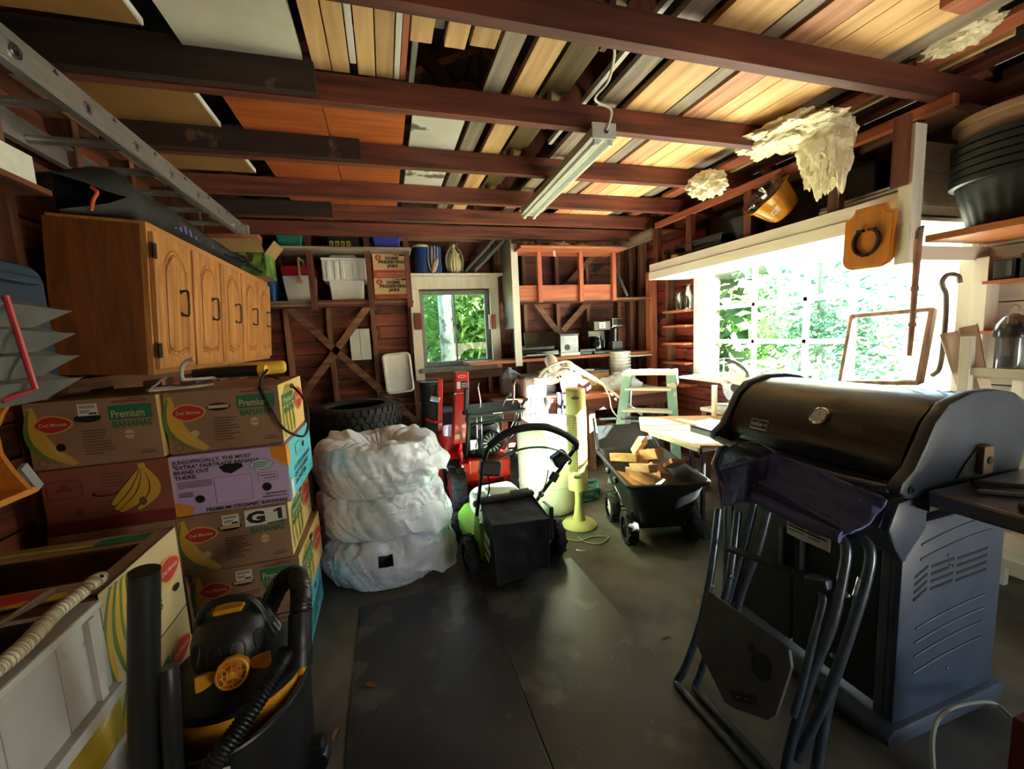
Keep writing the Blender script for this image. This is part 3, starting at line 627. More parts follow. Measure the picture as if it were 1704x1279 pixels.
def front_print(F, W, H, big=True, sticker=False, hole_open=False, logo_on=True, n=9):
    banana(F, pr['yel'], W * .05, H * .93, W * .32, H * .03, W * .13, -W * .10); banana(F, pr['ol'], W * .04, H * .9, W * .21, H * .03, W * .045, -W * .12)
    banana(F, pr['tan'], W * .13, H * .45, W * .3, H * .08, W * .02, -W * .03)
    if logo_on: logo(F, W * .2, H * .66, W * .25)
    F.rect(pr['grn'], W * .62, H * .66, W * .34, H * .22); F.text(pr['tan'], 'Premium', W * .64, H * .695, H * .12, W * .26, .015); F.text(pr['grn'], 'BANANAS', W * .64, H * .54, H * .1, W * .31, .03)
    F.shape(pr['hole'], [(p[0], p[1] if p[1] > H * .68 else p[1]) for p in oval(W * .105, H * .065, 16, W * .46, H * .72)])
    if not hole_open: F.rect(pr['tan'], W * .37, H * .70, W * .18, H * .05)
    rn = random.Random(W); F.rects(pr['gray'], [(W * .4, H * (.52 - .045 * i), W * rn.uniform(.14, .24), H * .018) for i in range(n)] + [(W * .66, H * .93, W * .27, H * .02), (W * .78, H * .965, W * .13, H * .015), (W * .82, H * .1, W * .13, H * .02), (W * .84, H * .14, W * .09, H * .015)])
    F.shape(pr['tan'], oval(W * .038, H * .075, 16, W * .76, H * .42)); F.rect(pr['gray'], W * .725, H * .415, W * .07, H * .012)
    F.shape(pr['tan'] if not hole_open else pr['hole'], oval(W * .036, H * .06, 16, W * .235, H * .31)); F.shape(pr['gray'], oval(W * .035, H * .065, 12, W * .09, H * .1)); F.shape(boxm, oval(W * .029, H * .054, 12, W * .09, H * .1))
    if sticker: F.rect(pr['wht'], W * .4, H * .76, W * .15, H * .18); F.rects(pr['dk'], [(W * (.415 + .009 * i), H * .87, W * .005, H * .045) for i in range(13)] + [(W * .415, H * .83, W * .08, H * .012), (W * .415, H * .805, W * .06, H * .012), (W * .48, H * .775, W * .06, H * .03)])
def end_print(F, W, H, s=1):
    F.rect(pr['pale'], 0, 0, W, H)
    for i, (x, c) in enumerate(((.1, -.1), (.22, -.06), (.34, .0), (.46, .05))): banana(F, pr['ol'], W * (.28 + .03 * i), H * .95, W * x, H * .04, W * .07, W * c); banana(F, pr['yel'], W * (.29 + .03 * i), H * .93, W * (x + .04), H * .06, W * .05, W * c)
    F.rect(pr['grn'], W * .08, H * .6, W * .45, H * .2); F.text(pr['tan'], 'Premium', W * .1, H * .64, H * .12, W * .4, .015); F.text(pr['grn'], 'BANANAS', W * .1, H * .46, H * .1, W * .42, .03); logo(F, W * .76, H * .6, W * .34); F.shape(pr['hole'], oval(W * .07, H * .05, 14, W * .5, H * .88))
def banana_box(label, x0, y0, z0, W, D, H, rz, body, front=None, end=None, lid=.55, name='banana_box', cat='box', grp='banana boxes stacked at the left'):
    t = thing(name, label, cat, (x0, y0, z0), rz, grp); T = place((x0, y0, z0), rz)
    G(T).b2((.006, .006, 0), (W - .006, D - .006, H * .5)).obj('tray', cardin, t)
    G(T).b2((0, 0, .004), (W, D, H - .003)).obj('lid', body, t, bevel=.003)
    if front: F = Face(T @ frame((0, -.0003, .004), (1, 0, 0), z=(0, -1, 0))); front(F, W, H - .008); F.out('front_print', t)
    if end: F = Face(T @ frame((W + .0003, 0, .004), (0, 1, 0), z=(1, 0, 0))); end(F, D, H - .008); F.out('end_print', t)
    return t
def lilac_front(F, W, H):
    b = dict(bold=.045)
    F.shape(pr['org'], [(0, 0), (W * .13, 0), (W * .16, H * .12), (W * .07, H * .2), (0, H * .24)]); F.shape(pr['org'], [(W * .86, H), (W * .87, H * .82), (W, H * .62), (W, H)])
    for i, (s, w) in enumerate((('(UN)OFFICIALLY, THE MOST', .66), ('"EXTRA" FAIRTRADE BANANA', .73), ('BRAND OUT', .29), ('THERE.', .185))): F.text(pr['blk'], s, W * .03, H * (.87 - .085 * i), H * .062, W * w, .03)
    F.shape(pr['hole'], [(W * .40, H * .76), (W * .48, H * .8), (W * .6, H * .78), (W * .61, H * .72), (W * .5, H * .62), (W * .44, H * .66)])
    F.shape(pr['gray'], rr(W * .32, H * .44, .002, 1, W * .51, H * .36)); F.shape(lil, rr(W * .314, H * .43, .002, 1, W * .51, H * .36))
    F.shape(pr['gray'], oval(W * .105, H * .095, 18, W * .77, H * .72)); F.shape(pr['lb'], oval(W * .1, H * .088, 18, W * .77, H * .72)); F.shape(pr['lb'], [(W * .72, H * .66), (W * .76, H * .65), (W * .72, H * .58)])
    F.rects(pr['gray'], [(W * .70, H * (.75 - .035 * i), W * (.14 - .02 * i), H * .012) for i in range(3)] + [(W * .05, H * (.56 - .03 * i), W * .28, H * .01) for i in range(4)] + [(W * .05, H * (.38 - .03 * i), W * .12, H * .01) for i in range(3)])
    F.shape(pr['gray'], rr(W * .18, H * .15, .002, 1, W * .82, H * .5)); F.shape(lil, rr(W * .174, H * .14, .002, 1, W * .82, H * .5)); F.rects(pr['gray'], [(W * .75, H * .52, W * .14, H * .014), (W * .78, H * .47, W * .12, H * .014)])
    F.shape(pr['hole'], oval(W * .04, H * .07, 16, W * .8, H * .32)); F.shape(pr['hole'], oval(W * .04, H * .065, 16, W * .22, H * .26)); F.rects(pr['gray'], [(W * .78, H * .19, W * .19, H * .015), (W * .75, H * .14, W * .22, H * .015)]); F.text(pr['blk'], 'PREMIUM ORGANIC BANANAS', W * .26, H * .03, H * .062, W * .71, .03)
def cyan_end(F, W, H):
    F.rect(cyan, 0, 0, W, H); F.shape(pr['org'], [(0, H * .55), (W * .12, H * .7), (W * .1, H), (0, H)])
    for i, s in enumerate(('LA SEULE BANANE', 'QUE VOUS DEVEZ', 'ACHETER')): F.text(pr['blk'], s, W * .2, H * (.42 - .13 * i), H * .09, W * (.7 - .12 * i), .03)
    F.shape(pr['hole'], oval(W * .05, H * .06, 14, W * .62, H * .72)); F.shape(pr['gray'], rr(W * .2, H * .2, .003, 1, W * .4, H * .76)); F.shape(cyan, rr(W * .18, H * .18, .003, 1, W * .4, H * .76)); F.rect(pr['wht'], W * .02, H * .02, W * .1, H * .34)
def red_front(F, W, H):
    F.rect(pr['mar'], 0, 0, W, H * .18); F.shape(pr['mar'], rr(W * .27, H * .3, .02, 4, W * .17, H * .68)); F.shape(boxred, rr(W * .25, H * .27, .018, 4, W * .17, H * .68)); F.shape(pr['mar'], [(W * .1, H * .66), (W * .24, H * .66), (W * .17, H * .78)])
    for i, (x1, y1, c) in enumerate(((.5, .34, .02), (.52, .26, .06), (.56, .22, .09), (.7, .22, .12))): banana(F, pr['dk'], W * .8, H * .93, W * x1, H * y1, W * .1, W * c); banana(F, pr['yel'], W * .8, H * .92, W * (x1 + .01), H * (y1 + .01), W * .088, W * c)
    F.shape(pr['yel'], [(W * .76, H * .88), (W * .82, H * .9), (W * .81, H * .98), (W * .76, H * .97)])
    F.shape(pr['hole'], oval(W * .1, H * .05, 16, W * .47, H * .56)); F.shape(boxred, oval(W * .085, H * .04, 16, W * .48, H * .57)); F.shape(pr['gray'], oval(W * .03, H * .06, 14, W * .26, H * .3)); F.shape(pr['gray'], oval(W * .03, H * .07, 14, W * .76, H * .36)); F.rects(pr['gray'], [(W * .46, H * (.86 - .05 * i), W * .18, H * .014) for i in range(5)])
def g1_front(F, W, H):
    front_print(F, W, H, sticker=True); F.rect(pr['wht'], W * .6, H * .68, W * .2, H * .29); F.shape(pr['wht'], [(W * .79, H * .7), (W * .985, H * .72), (W * .985, H * .97), (W * .79, H * .97)]); F.text(pr['blk'], 'G', W * .615, H * .73, H * .2, W * .17, .05); F.shape(pr['blk'], [(W * .905, H * .74), (W * .945, H * .74), (W * .945, H * .94), (W * .912, H * .94), (W * .87, H * .905), (W * .87, H * .87), (W * .905, H * .89)])
bh = .258; W0, D0 = .415, .53
specs = [('lowest cardboard banana box of the right column, half behind the vacuum', lambda F, W, H: front_print(F, W, H, logo_on=False), cyan_end, boxm),
         ('second banana box from the floor in the right column, behind the vacuum', lambda F, W, H: front_print(F, W, H, sticker=True), lambda F, W, H: end_print(F, W, H), boxm),
         ('banana box with a white G 1 sheet taped on its front', g1_front, lambda F, W, H: end_print(F, W, H), boxm),
         ('lilac organic banana box with a cyan end', lilac_front, cyan_end, lil),
         ('topmost brown banana box of the right column, under the yellow work lamp', front_print, lambda F, W, H: end_print(F, W, H), boxm)]
for i, (l, fr, en, body) in enumerate(specs):
    banana_box(l, -.862 + [-.012, 0, -.02, -.01, -.008][i], 1.965 + [.0, .01, .0, -.006, .012][i], i * bh, W0 + (.012 if i == 3 else 0), D0, bh, [.0, -.01, .015, -.01, .012][i], body, fr, en)
lsp = [('hidden lowest banana box of the left column against the wall', None, boxm), ('second banana box from the floor in the left column against the wall', None, boxm), ('third banana box in the left column, behind the open box', None, boxm),
       ('dark red banana box showing a yellow bunch, left column', red_front, boxred), ('topmost brown banana box of the left column with a white sticker', lambda F, W, H: front_print(F, W, H, sticker=True, hole_open=True), boxm)]
for i, (l, fr, body) in enumerate(lsp):
    banana_box(l, -1.288 + (.01 if i % 2 else 0), 1.955, i * bh, .408, D0, bh, 0, body, fr, (lambda F, W, H: end_print(F, W, H)) if i >= 3 else None)
# open box in front, lid with a big window
bh2 = .285
def open_print(F, W, H):
    F.rect(pr['tan'], 0, 0, W, H)
    for i in range(4): banana(F, pr['ol'], W * (.12 + .06 * i), H * .98, W * (.02 + .12 * i), H * .1, W * .09, -W * .05); banana(F, pr['yel'], W * (.13 + .06 * i), H * .96, W * (.04 + .12 * i), H * .12, W * .06, -W * .05)
    F.shape(pr['grn'], [(W * .22, H * .4), (W * .62, H * .48), (W * .62, H * .74), (W * .22, H * .68)]); F.text(pr['tan'], 'Premium', W * .25, H * .5, H * .14, W * .35, .02); F.text(pr['grn'], 'BANANAS', W * .22, H * .28, H * .11, W * .42, .03); logo(F, W * .8, H * .62, W * .3); F.shape(pr['hole'], oval(W * .05, H * .04, 12, W * .86, H * .34))
for i, l in enumerate(('lowest banana box under the open box at the left', 'banana box directly under the open box at the left')):
    banana_box(l, -1.285, 1.24, i * bh2, .545, .40, bh2, 0, boxm, None, open_print)
t = thing('open_banana_box', 'open topped banana box with a long dark opening at the left', 'box', (-1.01, 1.44, 2 * bh2), 0, 'banana boxes stacked at the left')
x0, x1, y0, y1, z0, z1 = -1.285, -.74, 1.24, 1.64, 2 * bh2 + .002, 3 * bh2
for lo, hi in (((x0, y0, z0), (x1, y0 + .006, z1)), ((x0, y1 - .006, z0), (x1, y1, z1)), ((x0, y0, z0), (x0 + .006, y1, z1)), ((x1 - .006, y0, z0), (x1, y1, z1))): G().b2(lo, hi).obj('side', boxm, t)
G().b2((x0, y0, z0), (x1, y1, z0 + .006)).obj('bottom', cardin, t)
for lo, hi in (((x0, y0, z1 - .005), (x1, y0 + .09, z1)), ((x0, y1 - .1, z1 - .005), (x1, y1, z1)), ((x0, y0 + .09, z1 - .005), (x0 + .08, y1 - .1, z1)), ((x1 - .05, y0 + .09, z1 - .005), (x1, y1 - .1, z1))): G().b2(lo, hi).obj('lid_rim', boxm, t)
F = Face(frame((x1 + .0004, y0, z0), (0, 1, 0), z=(1, 0, 0))); open_print(F, .4, bh2 - .004); F.out('end_print', t)
F = Face(frame((x0, y0, z1 + .0004), (1, 0, 0), z=(0, 0, 1))); banana(F, pr['yel'], .02, .06, .5, .03, .05, -.01); banana(F, pr['ol'], .04, .075, .45, .05, .02, -.01); F.shape(pr['red'], cloud(.33, .05, .16, .05)); banana(F, pr['ol'], .02, .36, .4, .33, .04, .01); banana(F, pr['yel'], .05, .35, .45, .32, .02, .01); F.shape(pr['red'], cloud(.12, .2, .1, .06)); F.rect(pr['grn'], .36, .32, .14, .05); F.out('top_print', t)
# ---------------------------------------------------------------- left edge: blue rack with grey trays, curved oak shelf
blue = mat('navy_plastic', '#22344c', '#2b3f5a', rough=.5, scale=8); greyt = mat('grey_tray', '#585b5e', '#6a6d70', rough=.5, scale=6); redp = mat('red_plastic', '#a51f35', '#b3263c', rough=.45, scale=9)
RY = -.09
t = thing('tray_rack', 'navy wall rack of four pointed grey trays with a red upright bar', 'rack', (-1.2, 1.75, 1.34))
G().prism([(p[0], p[1]) for p in rr(.50, .44, .06, 4)], .10, frame((-1.262, 1.80 + RY, 1.55), (0, 1, 0), z=(1, 0, 0))).obj('back_case', blue, t, bevel=.006)
G().b2((-1.16, 1.5 + RY, 1.70), (-1.12, 1.97 + RY, 1.73)).obj('top_ledge', blue, t, bevel=.008)
for k in range(4):
    z = 1.605 - .078 * k
    g = G()
    A, B = 1.50 + RY, 1.93 + RY
    # boat shaped tray: folded sheet with a pointed front corner
    pts = [(-1.16, A, z), (-1.16, B, z), (-1.045, B + .03, z + .005), (-1.03, A, z + .012)]
    low = [(-1.16, A, z - .05), (-1.16, B - .05, z - .05), (-1.08, B - .1, z - .055), (-1.06, A, z - .06)]
    g.hexa(low, pts); g.obj('tray', greyt, t)
    g = G(); g.hexa([(-1.15, A, z + .001), (-1.15, B - .01, z + .001), (-1.055, B, z + .003), (-1.05, A, z + .01)], [(-1.15, A, z + .004), (-1.15, B - .01, z + .004), (-1.10, B - .05, z + .03), (-1.10, A, z + .028)]); g.obj('tray_flap', mat('grey_tray_lid', '#66696c', '#787b7e', rough=.45, scale=6), t)
G().tube([(-1.035, 1.68 + RY, 1.635), (-1.02, 1.70 + RY, 1.36), (-1.06, 1.64 + RY, 1.335)], .008, 8).obj('red_bar', redp, t)
oakr = wood('orange_oak', '#a9641f', '#c98234', 'Y', rough=.45)
t = thing('oak_wall_shelf', 'orange wooden wall shelf with curved sides at the left edge', 'shelf', (-1.18, 1.45, 1.0))
G().b2((-1.262, 1.05, 1.325), (-1.09, 1.66, 1.345)).obj('top_board', oakr, t, bevel=.003); G().b2((-1.262, 1.05, 1.03), (-1.09, 1.66, 1.05)).obj('bottom_board', oakr, t, bevel=.003); G().b2((-1.262, 1.05, 1.05), (-1.25, 1.66, 1.325)).obj('back_board', oakr, t)
for y in (1.07, 1.64): G().prism([(-.165, 0), (0, 0), (-.03, .06), (-.052, .12), (-.052, .19), (-.03, .24), (-.005, .278), (-.165, .278)], .016, frame((-1.09, y, 1.048), (1, 0, 0), z=(0, -1, 0))).obj('curved_side', oakr, t)
t = thing('tin_can', 'round silver tin on the curved oak shelf', 'tin', (-1.16, 1.46, 1.05)); g = G(place((-1.165, 1.47, 1.05))); g.lathe([(.045, 0), (.045, .035), (.043, .038), (.043, .075)], None, 24); g.obj('can', steel, t, smooth=True); G(place((-1.165, 1.47, 1.05))).lathe([(.047, .055), (.047, .078), (.02, .08), (0, .08)], None, 24).obj('lid', steel, t, smooth=True)
tag(G().box((-1.13, 1.7, 1.07), (.012, .03, .1), M.Rotation(.5, 3, 'X')).obj('putty_knife', mat('grey_tool', '#8d9499', rough=.4)), 'small grey blade leaning behind the curved oak shelf', 'tool')
# ---------------------------------------------------------------- white wooden chest at bottom left
chw = mat('chest_white', '#a3a19d', '#b4b2ae', rough=.55, scale=5, bump=.06, spots=(22, .7, '#6d675f')); chy = mat('chest_yellow', '#8f7a1d', '#b59a2c', rough=.6, scale=6, spots=(6, .55, '#c3c0ba'))
t = thing('wooden_chest', 'white painted wooden chest with a yellow stripe at the bottom left', 'chest', (-1.0, .75, 0))
cx0, cx1, cy0, cy1 = -1.26, -.725, .2, 1.215
for k in range(7): y = cy0 + (cy1 - cy0) / 7 * k; G().b2((cx1 - .02, y + .0015, .63), (cx1, y + (cy1 - cy0) / 7 - .0015, .835)).obj('plank', chw, t)
for k in range(7): y = cy0 + (cy1 - cy0) / 7 * k; G().b2((cx1 - .02, y + .0015, .02), (cx1, y + (cy1 - cy0) / 7 - .0015, .47)).obj('plank', chw, t)
G().b2((cx1 - .03, cy0, .60), (cx1 + .025, cy1, .63)).obj('ledge', chw, t, bevel=.004); G().b2((cx1 - .02, cy0, .49), (cx1 + .008, cy1, .60)).obj('yellow_board', chy, t); G().b2((cx1 - .02, cy0, .47), (cx1 + .012, cy1, .49)).obj('ledge', chw, t)
G().b2((cx1 - .04, cy0, .835), (cx1 + .008, cy1, .855)).obj('rim', chw, t, bevel=.005); G().b2((cx0, cy1 - .02, 0), (cx1 - .02, cy1, .84)).obj('end_panel', chw, t); G().b2((cx0, cy0, 0), (cx1 - .02, cy0 + .02, .84)).obj('end_panel', chw, t); G().b2((cx0, cy0 + .02, 0), (cx0 + .02, cy1 - .02, .84)).obj('back_panel', chw, t); G().b2((cx0 + .02, cy0 + .02, .74), (cx1 - .02, cy1 - .02, .76)).obj('tray_board', weather_m('Y'), t)
for y in (cy1 - .05, cy0 + .3): G().b2((cx1, y - .012, .63), (cx1 + .012, y + .012, .835)).obj('batten', chw, t)
G().tube(spl([(cx1 + .002, .83, .76), (cx1 + .03, .80, .73), (cx1 + .034, .78, .70), (cx1 + .02, .77, .66), (cx1 + .002, .775, .64)], 5), .008, 8).obj('handle', mat('black_iron', '#141314', rough=.5), t, smooth=True)
def lump(name, m, c, r, seed, label, cat, amp=.35, group=None, n=28):
    g = G()
    def fn(u, v):
        q = 2 * PI * u; w = PI * v; p = V((math.sin(w) * math.cos(q), math.sin(w) * math.sin(q), math.cos(w))); k = 1 + amp * NZ.noise(p * 1.8 + V((seed, 0, 0))) + amp * .6 * abs(NZ.noise(p * 4 + V((0, seed, 0))))
        return V((c[0] + p.x * r[0] * k, c[1] + p.y * r[1] * k, max(c[2] - r[2] * .75, c[2] + p.z * r[2] * k)))
    g.grid(fn, n, n * 2 // 3); o = g.obj(name, m, smooth=True, merge=True); return tag(o, label, cat, group)
lump('black_cloth', cloth, (-1.0, .92, .815), (.20, .26, .07), 4, 'crumpled black cloth lying in the white chest', 'cloth')
lump('red_cloth', redp, (-1.15, 1.08, .80), (.07, .06, .05), 6, 'crimson rag in the far corner of the white chest', 'cloth')
rope = mat('cotton_rope', '#a39c8c', '#c7c1b2', rough=.85, scale=60, bump=.6)
P = [(-.98, .72, .86), (-.88, .80, .865), (-.84, .90, .90), (-.86, .98, .95), (-.82, 1.04, .955), (-.79, 1.03, .92), (-.80, .98, .905)]
tag(G().tube(spl(P, 8), .008, 8).obj('rope', rope, smooth=True), 'looped white cotton rope over the black cloth in the chest', 'rope')
toy = mat('toy_skin', '#c9c4b2', '#8f7c58', rough=.55, scale=5, stretch=(1, 40, 1), lo=.45, hi=.55)
t = thing('toy_snake', 'striped cream toy snake lying along the rim of the white chest', 'toy', (-.74, 1.1, .86))
g = G(); sp = spl([(-.76, .80, .855), (-.742, .92, .876), (-.738, 1.02, .882), (-.75, 1.12, .885), (-.735, 1.19, .895)], 6); g.tube(sp, [.008 + .009 * min(1, i / 10) for i in range(len(sp))], 10); g.obj('body', toy, t, smooth=True)
G().ell((-.725, 1.215, .902), (.02, .036, .016), 14, 10).obj('head', toy, t, smooth=True)
for s in (-1, 1): G().ell((-.725 + s * .014, 1.215, .911), .005, 8, 6).obj('eye', mat('eye_glass', '#10131a', rough=.1), t, smooth=True)
wire = mat('brown_strap', '#5a4633', rough=.7)
tag(G().tube(spl([(-.85, 1.0, .9), (-.80, 1.06, .915), (-.77, 1.12, .93), (-.765, 1.15, .925), (-.79, 1.13, .91), (-.83, 1.08, .905), (-.88, 1.04, .9)], 6), .006, 6).obj('leather_thong', wire, smooth=True), 'brown looped thong beside the toy snake', 'cord')
# ---------------------------------------------------------------- workshop vacuum
vb = mat('vac_black', '#121315', '#17181a', rough=.42, scale=20); vy = mat('vac_yellow', '#d08a12', '#dc9720', rough=.4, scale=8); vhose = mat('hose_black', '#0d0e0f', rough=.38)
vac = thing('workshop_vacuum', 'black and yellow workshop vacuum in front of the banana boxes', 'vacuum', (-.5, 1.34, 0))
VC = V((-.54, 1.46, 0)); VS = .90; T = M.Translation(VC) @ M.Scale(VS, 4)
def vq(*p): return VC + VS * (V(p) - V((-.53, 1.42, 0)))
G(T).lathe([(.17, .10), (.185, .12), (.205, .42), (.21, .44), (.2, .44)], None, 36).obj('drum', vy, vac, smooth=True)
G(T).lathe([(.21, .44), (.22, .445), (.22, .475), (.20, .495), (.16, .515), (.14, .53), (0, .53)], None, 36).obj('lid', vb, vac, smooth=True)
hd = G(T).lathe([(.128, .53), (.132, .56), (.128, .61), (.105, .665), (.065, .69), (.03, .70), (0, .701)], None, 36).obj('motor_head', vb, vac, smooth=True)
for q in (-2.3, -1.75, -1.2, -.65, -.1, .45):
    F = T @ M.Rotation(q, 4, 'Z') @ frame((.127, 0, .605), (0, 1, 0), z=(1, 0, .35))
    G(F).tube([(p[0] * .75, p[1] * .75, .002) for p in [(-.025, -.035), (-.028, .01), (-.018, .035), (0, .042), (.018, .035), (.028, .01), (.025, -.035)]], .003, 6).obj('vent_rib', vb, hd, smooth=True)
g = G(T); g.tube(spl([(-.105, -.02, .62), (-.085, -.02, .70), (-.04, -.02, .735), (.04, -.02, .735), (.085, -.02, .70), (.11, -.02, .62)], 5), .013, 10); g.obj('carry_handle', vb, vac, smooth=True)
G(T).box((.0, -.02, .705), (.09, .045, .02)).obj('switch_block', vy, vac, bevel=.006)
q = -1.35; F = T @ M.Rotation(q, 4, 'Z') @ frame((.115, 0, .545), (0, 1, 0), z=(1, 0, .3))
G(F).lathe([(.048, 0), (.048, .06), (.044, .064), (.04, .064), (.04, .045), (0, .045)], None, 28).obj('exhaust_port', vy, vac, smooth=True)
g = G(F)
for a in range(8): g.bar((0, 0, .06), (.04 * math.cos(a * PI / 4), .04 * math.sin(a * PI / 4), .06), .004, .006)
for r in (.015, .028): g.tube([(r * math.cos(b * PI / 8), r * math.sin(b * PI / 8), .061) for b in range(16)], .002, 5, closed=True)
g.obj('port_grille', vy, vac, kind='stuff'); G(F).lathe([(.01, .05), (.01, .066), (0, .067)], None, 12).obj('port_hub', vy, vac, smooth=True)
for s in (-1, 1): G(F).box((s * .078, -.012, .002), (.06, .05, .018)).obj('yellow_skirt', vy, vac, bevel=.005)
F2 = T @ M.Rotation(.1, 4, 'Z') @ frame((.131, 0, .59), (0, 1, 0), z=(1, 0, .5)); Fl = Face(F2 @ M.Translation((-.03, -.02, .004))); Fl.rect(pr['wht'], 0, 0, .045, .04); Fl.rects(pr['dk'], [(.004, .005 + .007 * i, .036 - .007 * (i % 2), .003) for i in range(5)]); Fl.out('warning_label', vac)
# tool bin in front of the drum
g = G(T)
def bin_o(u, v, r0=0.): q = PI * (1.0 + 1.16 * u); k = 1 + .06 * v; return V((-.005 + (.215 - r0) * k * math.cos(q), (.29 - r0) * k * math.sin(q), .06 + .34 * v))
g.grid(lambda u, v: bin_o(u, v), 28, 4); g.grid(lambda u, v: bin_o(u, v, .008), 28, 4)
g.obj('tool_bin', vb, vac, smooth=True)
sp = [bin_o(i / 28, 1, .004) for i in range(29)]; G(T).tube(sp, .010, 8).obj('bin_rim', vb, vac, smooth=True)
g = G(T); g.prism([(bin_o(i / 14, 0).x, bin_o(i / 14, 0).y) for i in range(15)], .02, M.Translation((0, 0, .06))); g.obj('bin_floor', vb, vac)
Fq = Face(T @ frame((-.06, -.306, .22), (1, -.02, 0), z=(0, -1, 0)))
Fq.rects(pr['wht'], [(0, .12, .034, .03), (.04, .12, .034, .03), (.08, .12, .034, .03)]); Fq.shape(pr['wht'], [(0, 0), (.114, 0), (.114, .11), (0, .11)]); Fq.rects(pr['dk'], [(.006, .085 - .012 * i, .1 - .02 * (i % 3), .004) for i in range(7)] + [(.01, .125, .01, .015), (.05, .128, .01, .014), (.09, .126, .012, .014)]); Fq.out('pictogram_label', vac)
for q in (-.2, PI - .3, PI * 1.5, PI * .5):
    c = VC + V((.02 + .19 * math.cos(q), .19 * math.sin(q), .04)); G().lathe([(.018, -.02), (.038, -.018), (.04, 0), (.038, .018), (.018, .02)], frame(c, (1, 0, 0), z=(math.sin(q), -math.cos(q), 0)), 18).obj('caster', vb, vac, smooth=True)
    G().b2((c.x - .03, c.y - .03, .07), (c.x + .03, c.y + .03, .115)).obj('caster_foot', vb, vac, bevel=.012)
for q in (-.15, PI + .1): G(T @ M.Rotation(q, 4, 'Z')).box((.21, 0, .43), (.022, .04, .09)).obj('latch', vy, vac, bevel=.006)
# hose: from the back of the lid around the right side and down across the front
P = [(-.50, 1.55, .56), (-.44, 1.58, .66), (-.375, 1.55, .70), (-.345, 1.47, .67), (-.34, 1.40, .62)]
sp = spl([vq(p[0] + .03, p[1], p[2]) for p in P], 12); G().tube(sp, [.032 + .003 * (i % 2) for i in range(len(sp))], 14).obj('hose_upper', vhose, vac, smooth=True)
P = [(-.34, 1.40, .63), (-.34, 1.36, .56), (-.345, 1.33, .48)]; G().tube(spl([vq(p[0] + .03, p[1], p[2]) for p in P], 8), [.036 + .004 * (i > 10) for i in range(17)], 16).obj('hose_cuff', vb, vac, smooth=True)
P = [(-.37, 1.30, .56), (-.40, 1.22, .54), (-.46, 1.13, .49), (-.53, 1.07, .43), (-.61, 1.05, .33), (-.66, 1.06, .2), (-.665, 1.10, .05)]
sp = spl([vq(p[0] + .03, p[1], p[2]) for p in P], 22); G().tube(sp, [.023 + .004 * (i % 2) for i in range(len(sp))], 14).obj('ribbed_hose', vhose, vac, smooth=True)
P = [(-.69, 1.17, .03), (-.64, 1.14, .5), (-.575, 1.12, .95)]; sp = spl(P, 8)
t = tag(G().tube(sp, [.034 - .004 * i / 16 for i in range(17)], 18).obj('vacuum_wand', vb, smooth=True), 'smooth black vacuum tube standing beside the white chest', 'tube')
tag(G().tube(spl([(-.60, 1.145, .33), (-.585, 1.14, .5), (-.575, 1.14, .62), (-.575, 1.15, .68)], 6), .022, 14).obj('crevice_tool', vb, smooth=True), 'short black crevice nozzle between the tube and the vacuum', 'nozzle')
# ---------------------------------------------------------------- tyres in white bags, tyres behind
bagm = sheet('white_bag_film', '#dde5f5', .16, .22, '#e6ecf8', .6, 7); rub = mat('tyre_rubber', '#17181a', '#222326', rough=.75, scale=40)
def tyre(T, parent, R=.32, w=.21, ri=.2, lugs=40, name='tyre_body'):
    g = G(T); g.lathe([(ri, w * .38), (ri + .02, w * .48), (R - .04, w * .5), (R - .008, w * .42), (R, w * .2), (R, -w * .2), (R - .008, -w * .42), (R - .04, -w * .5), (ri + .02, -w * .48), (ri, -w * .38)], None, 48, cap=False); g.obj(name, rub, parent, smooth=True)
    g = G(T)
    for i in range(lugs):
        a = 2 * PI * i / lugs
        for j, zz in enumerate((-.36, -.12, .12, .36)): g.box(M.Rotation(a + (j % 2) * PI / lugs, 3, 'Z') @ V((R + .002, 0, zz * w)), (.012, 2 * PI * R / lugs * .72, w * .2), M.Rotation(a + (j % 2) * PI / lugs, 3, 'Z') @ M.Rotation(.3 if j < 2 else -.3, 3, 'X'))
    g.obj('tread', rub, parent, kind='stuff')
BC = (-.09, 2.78)
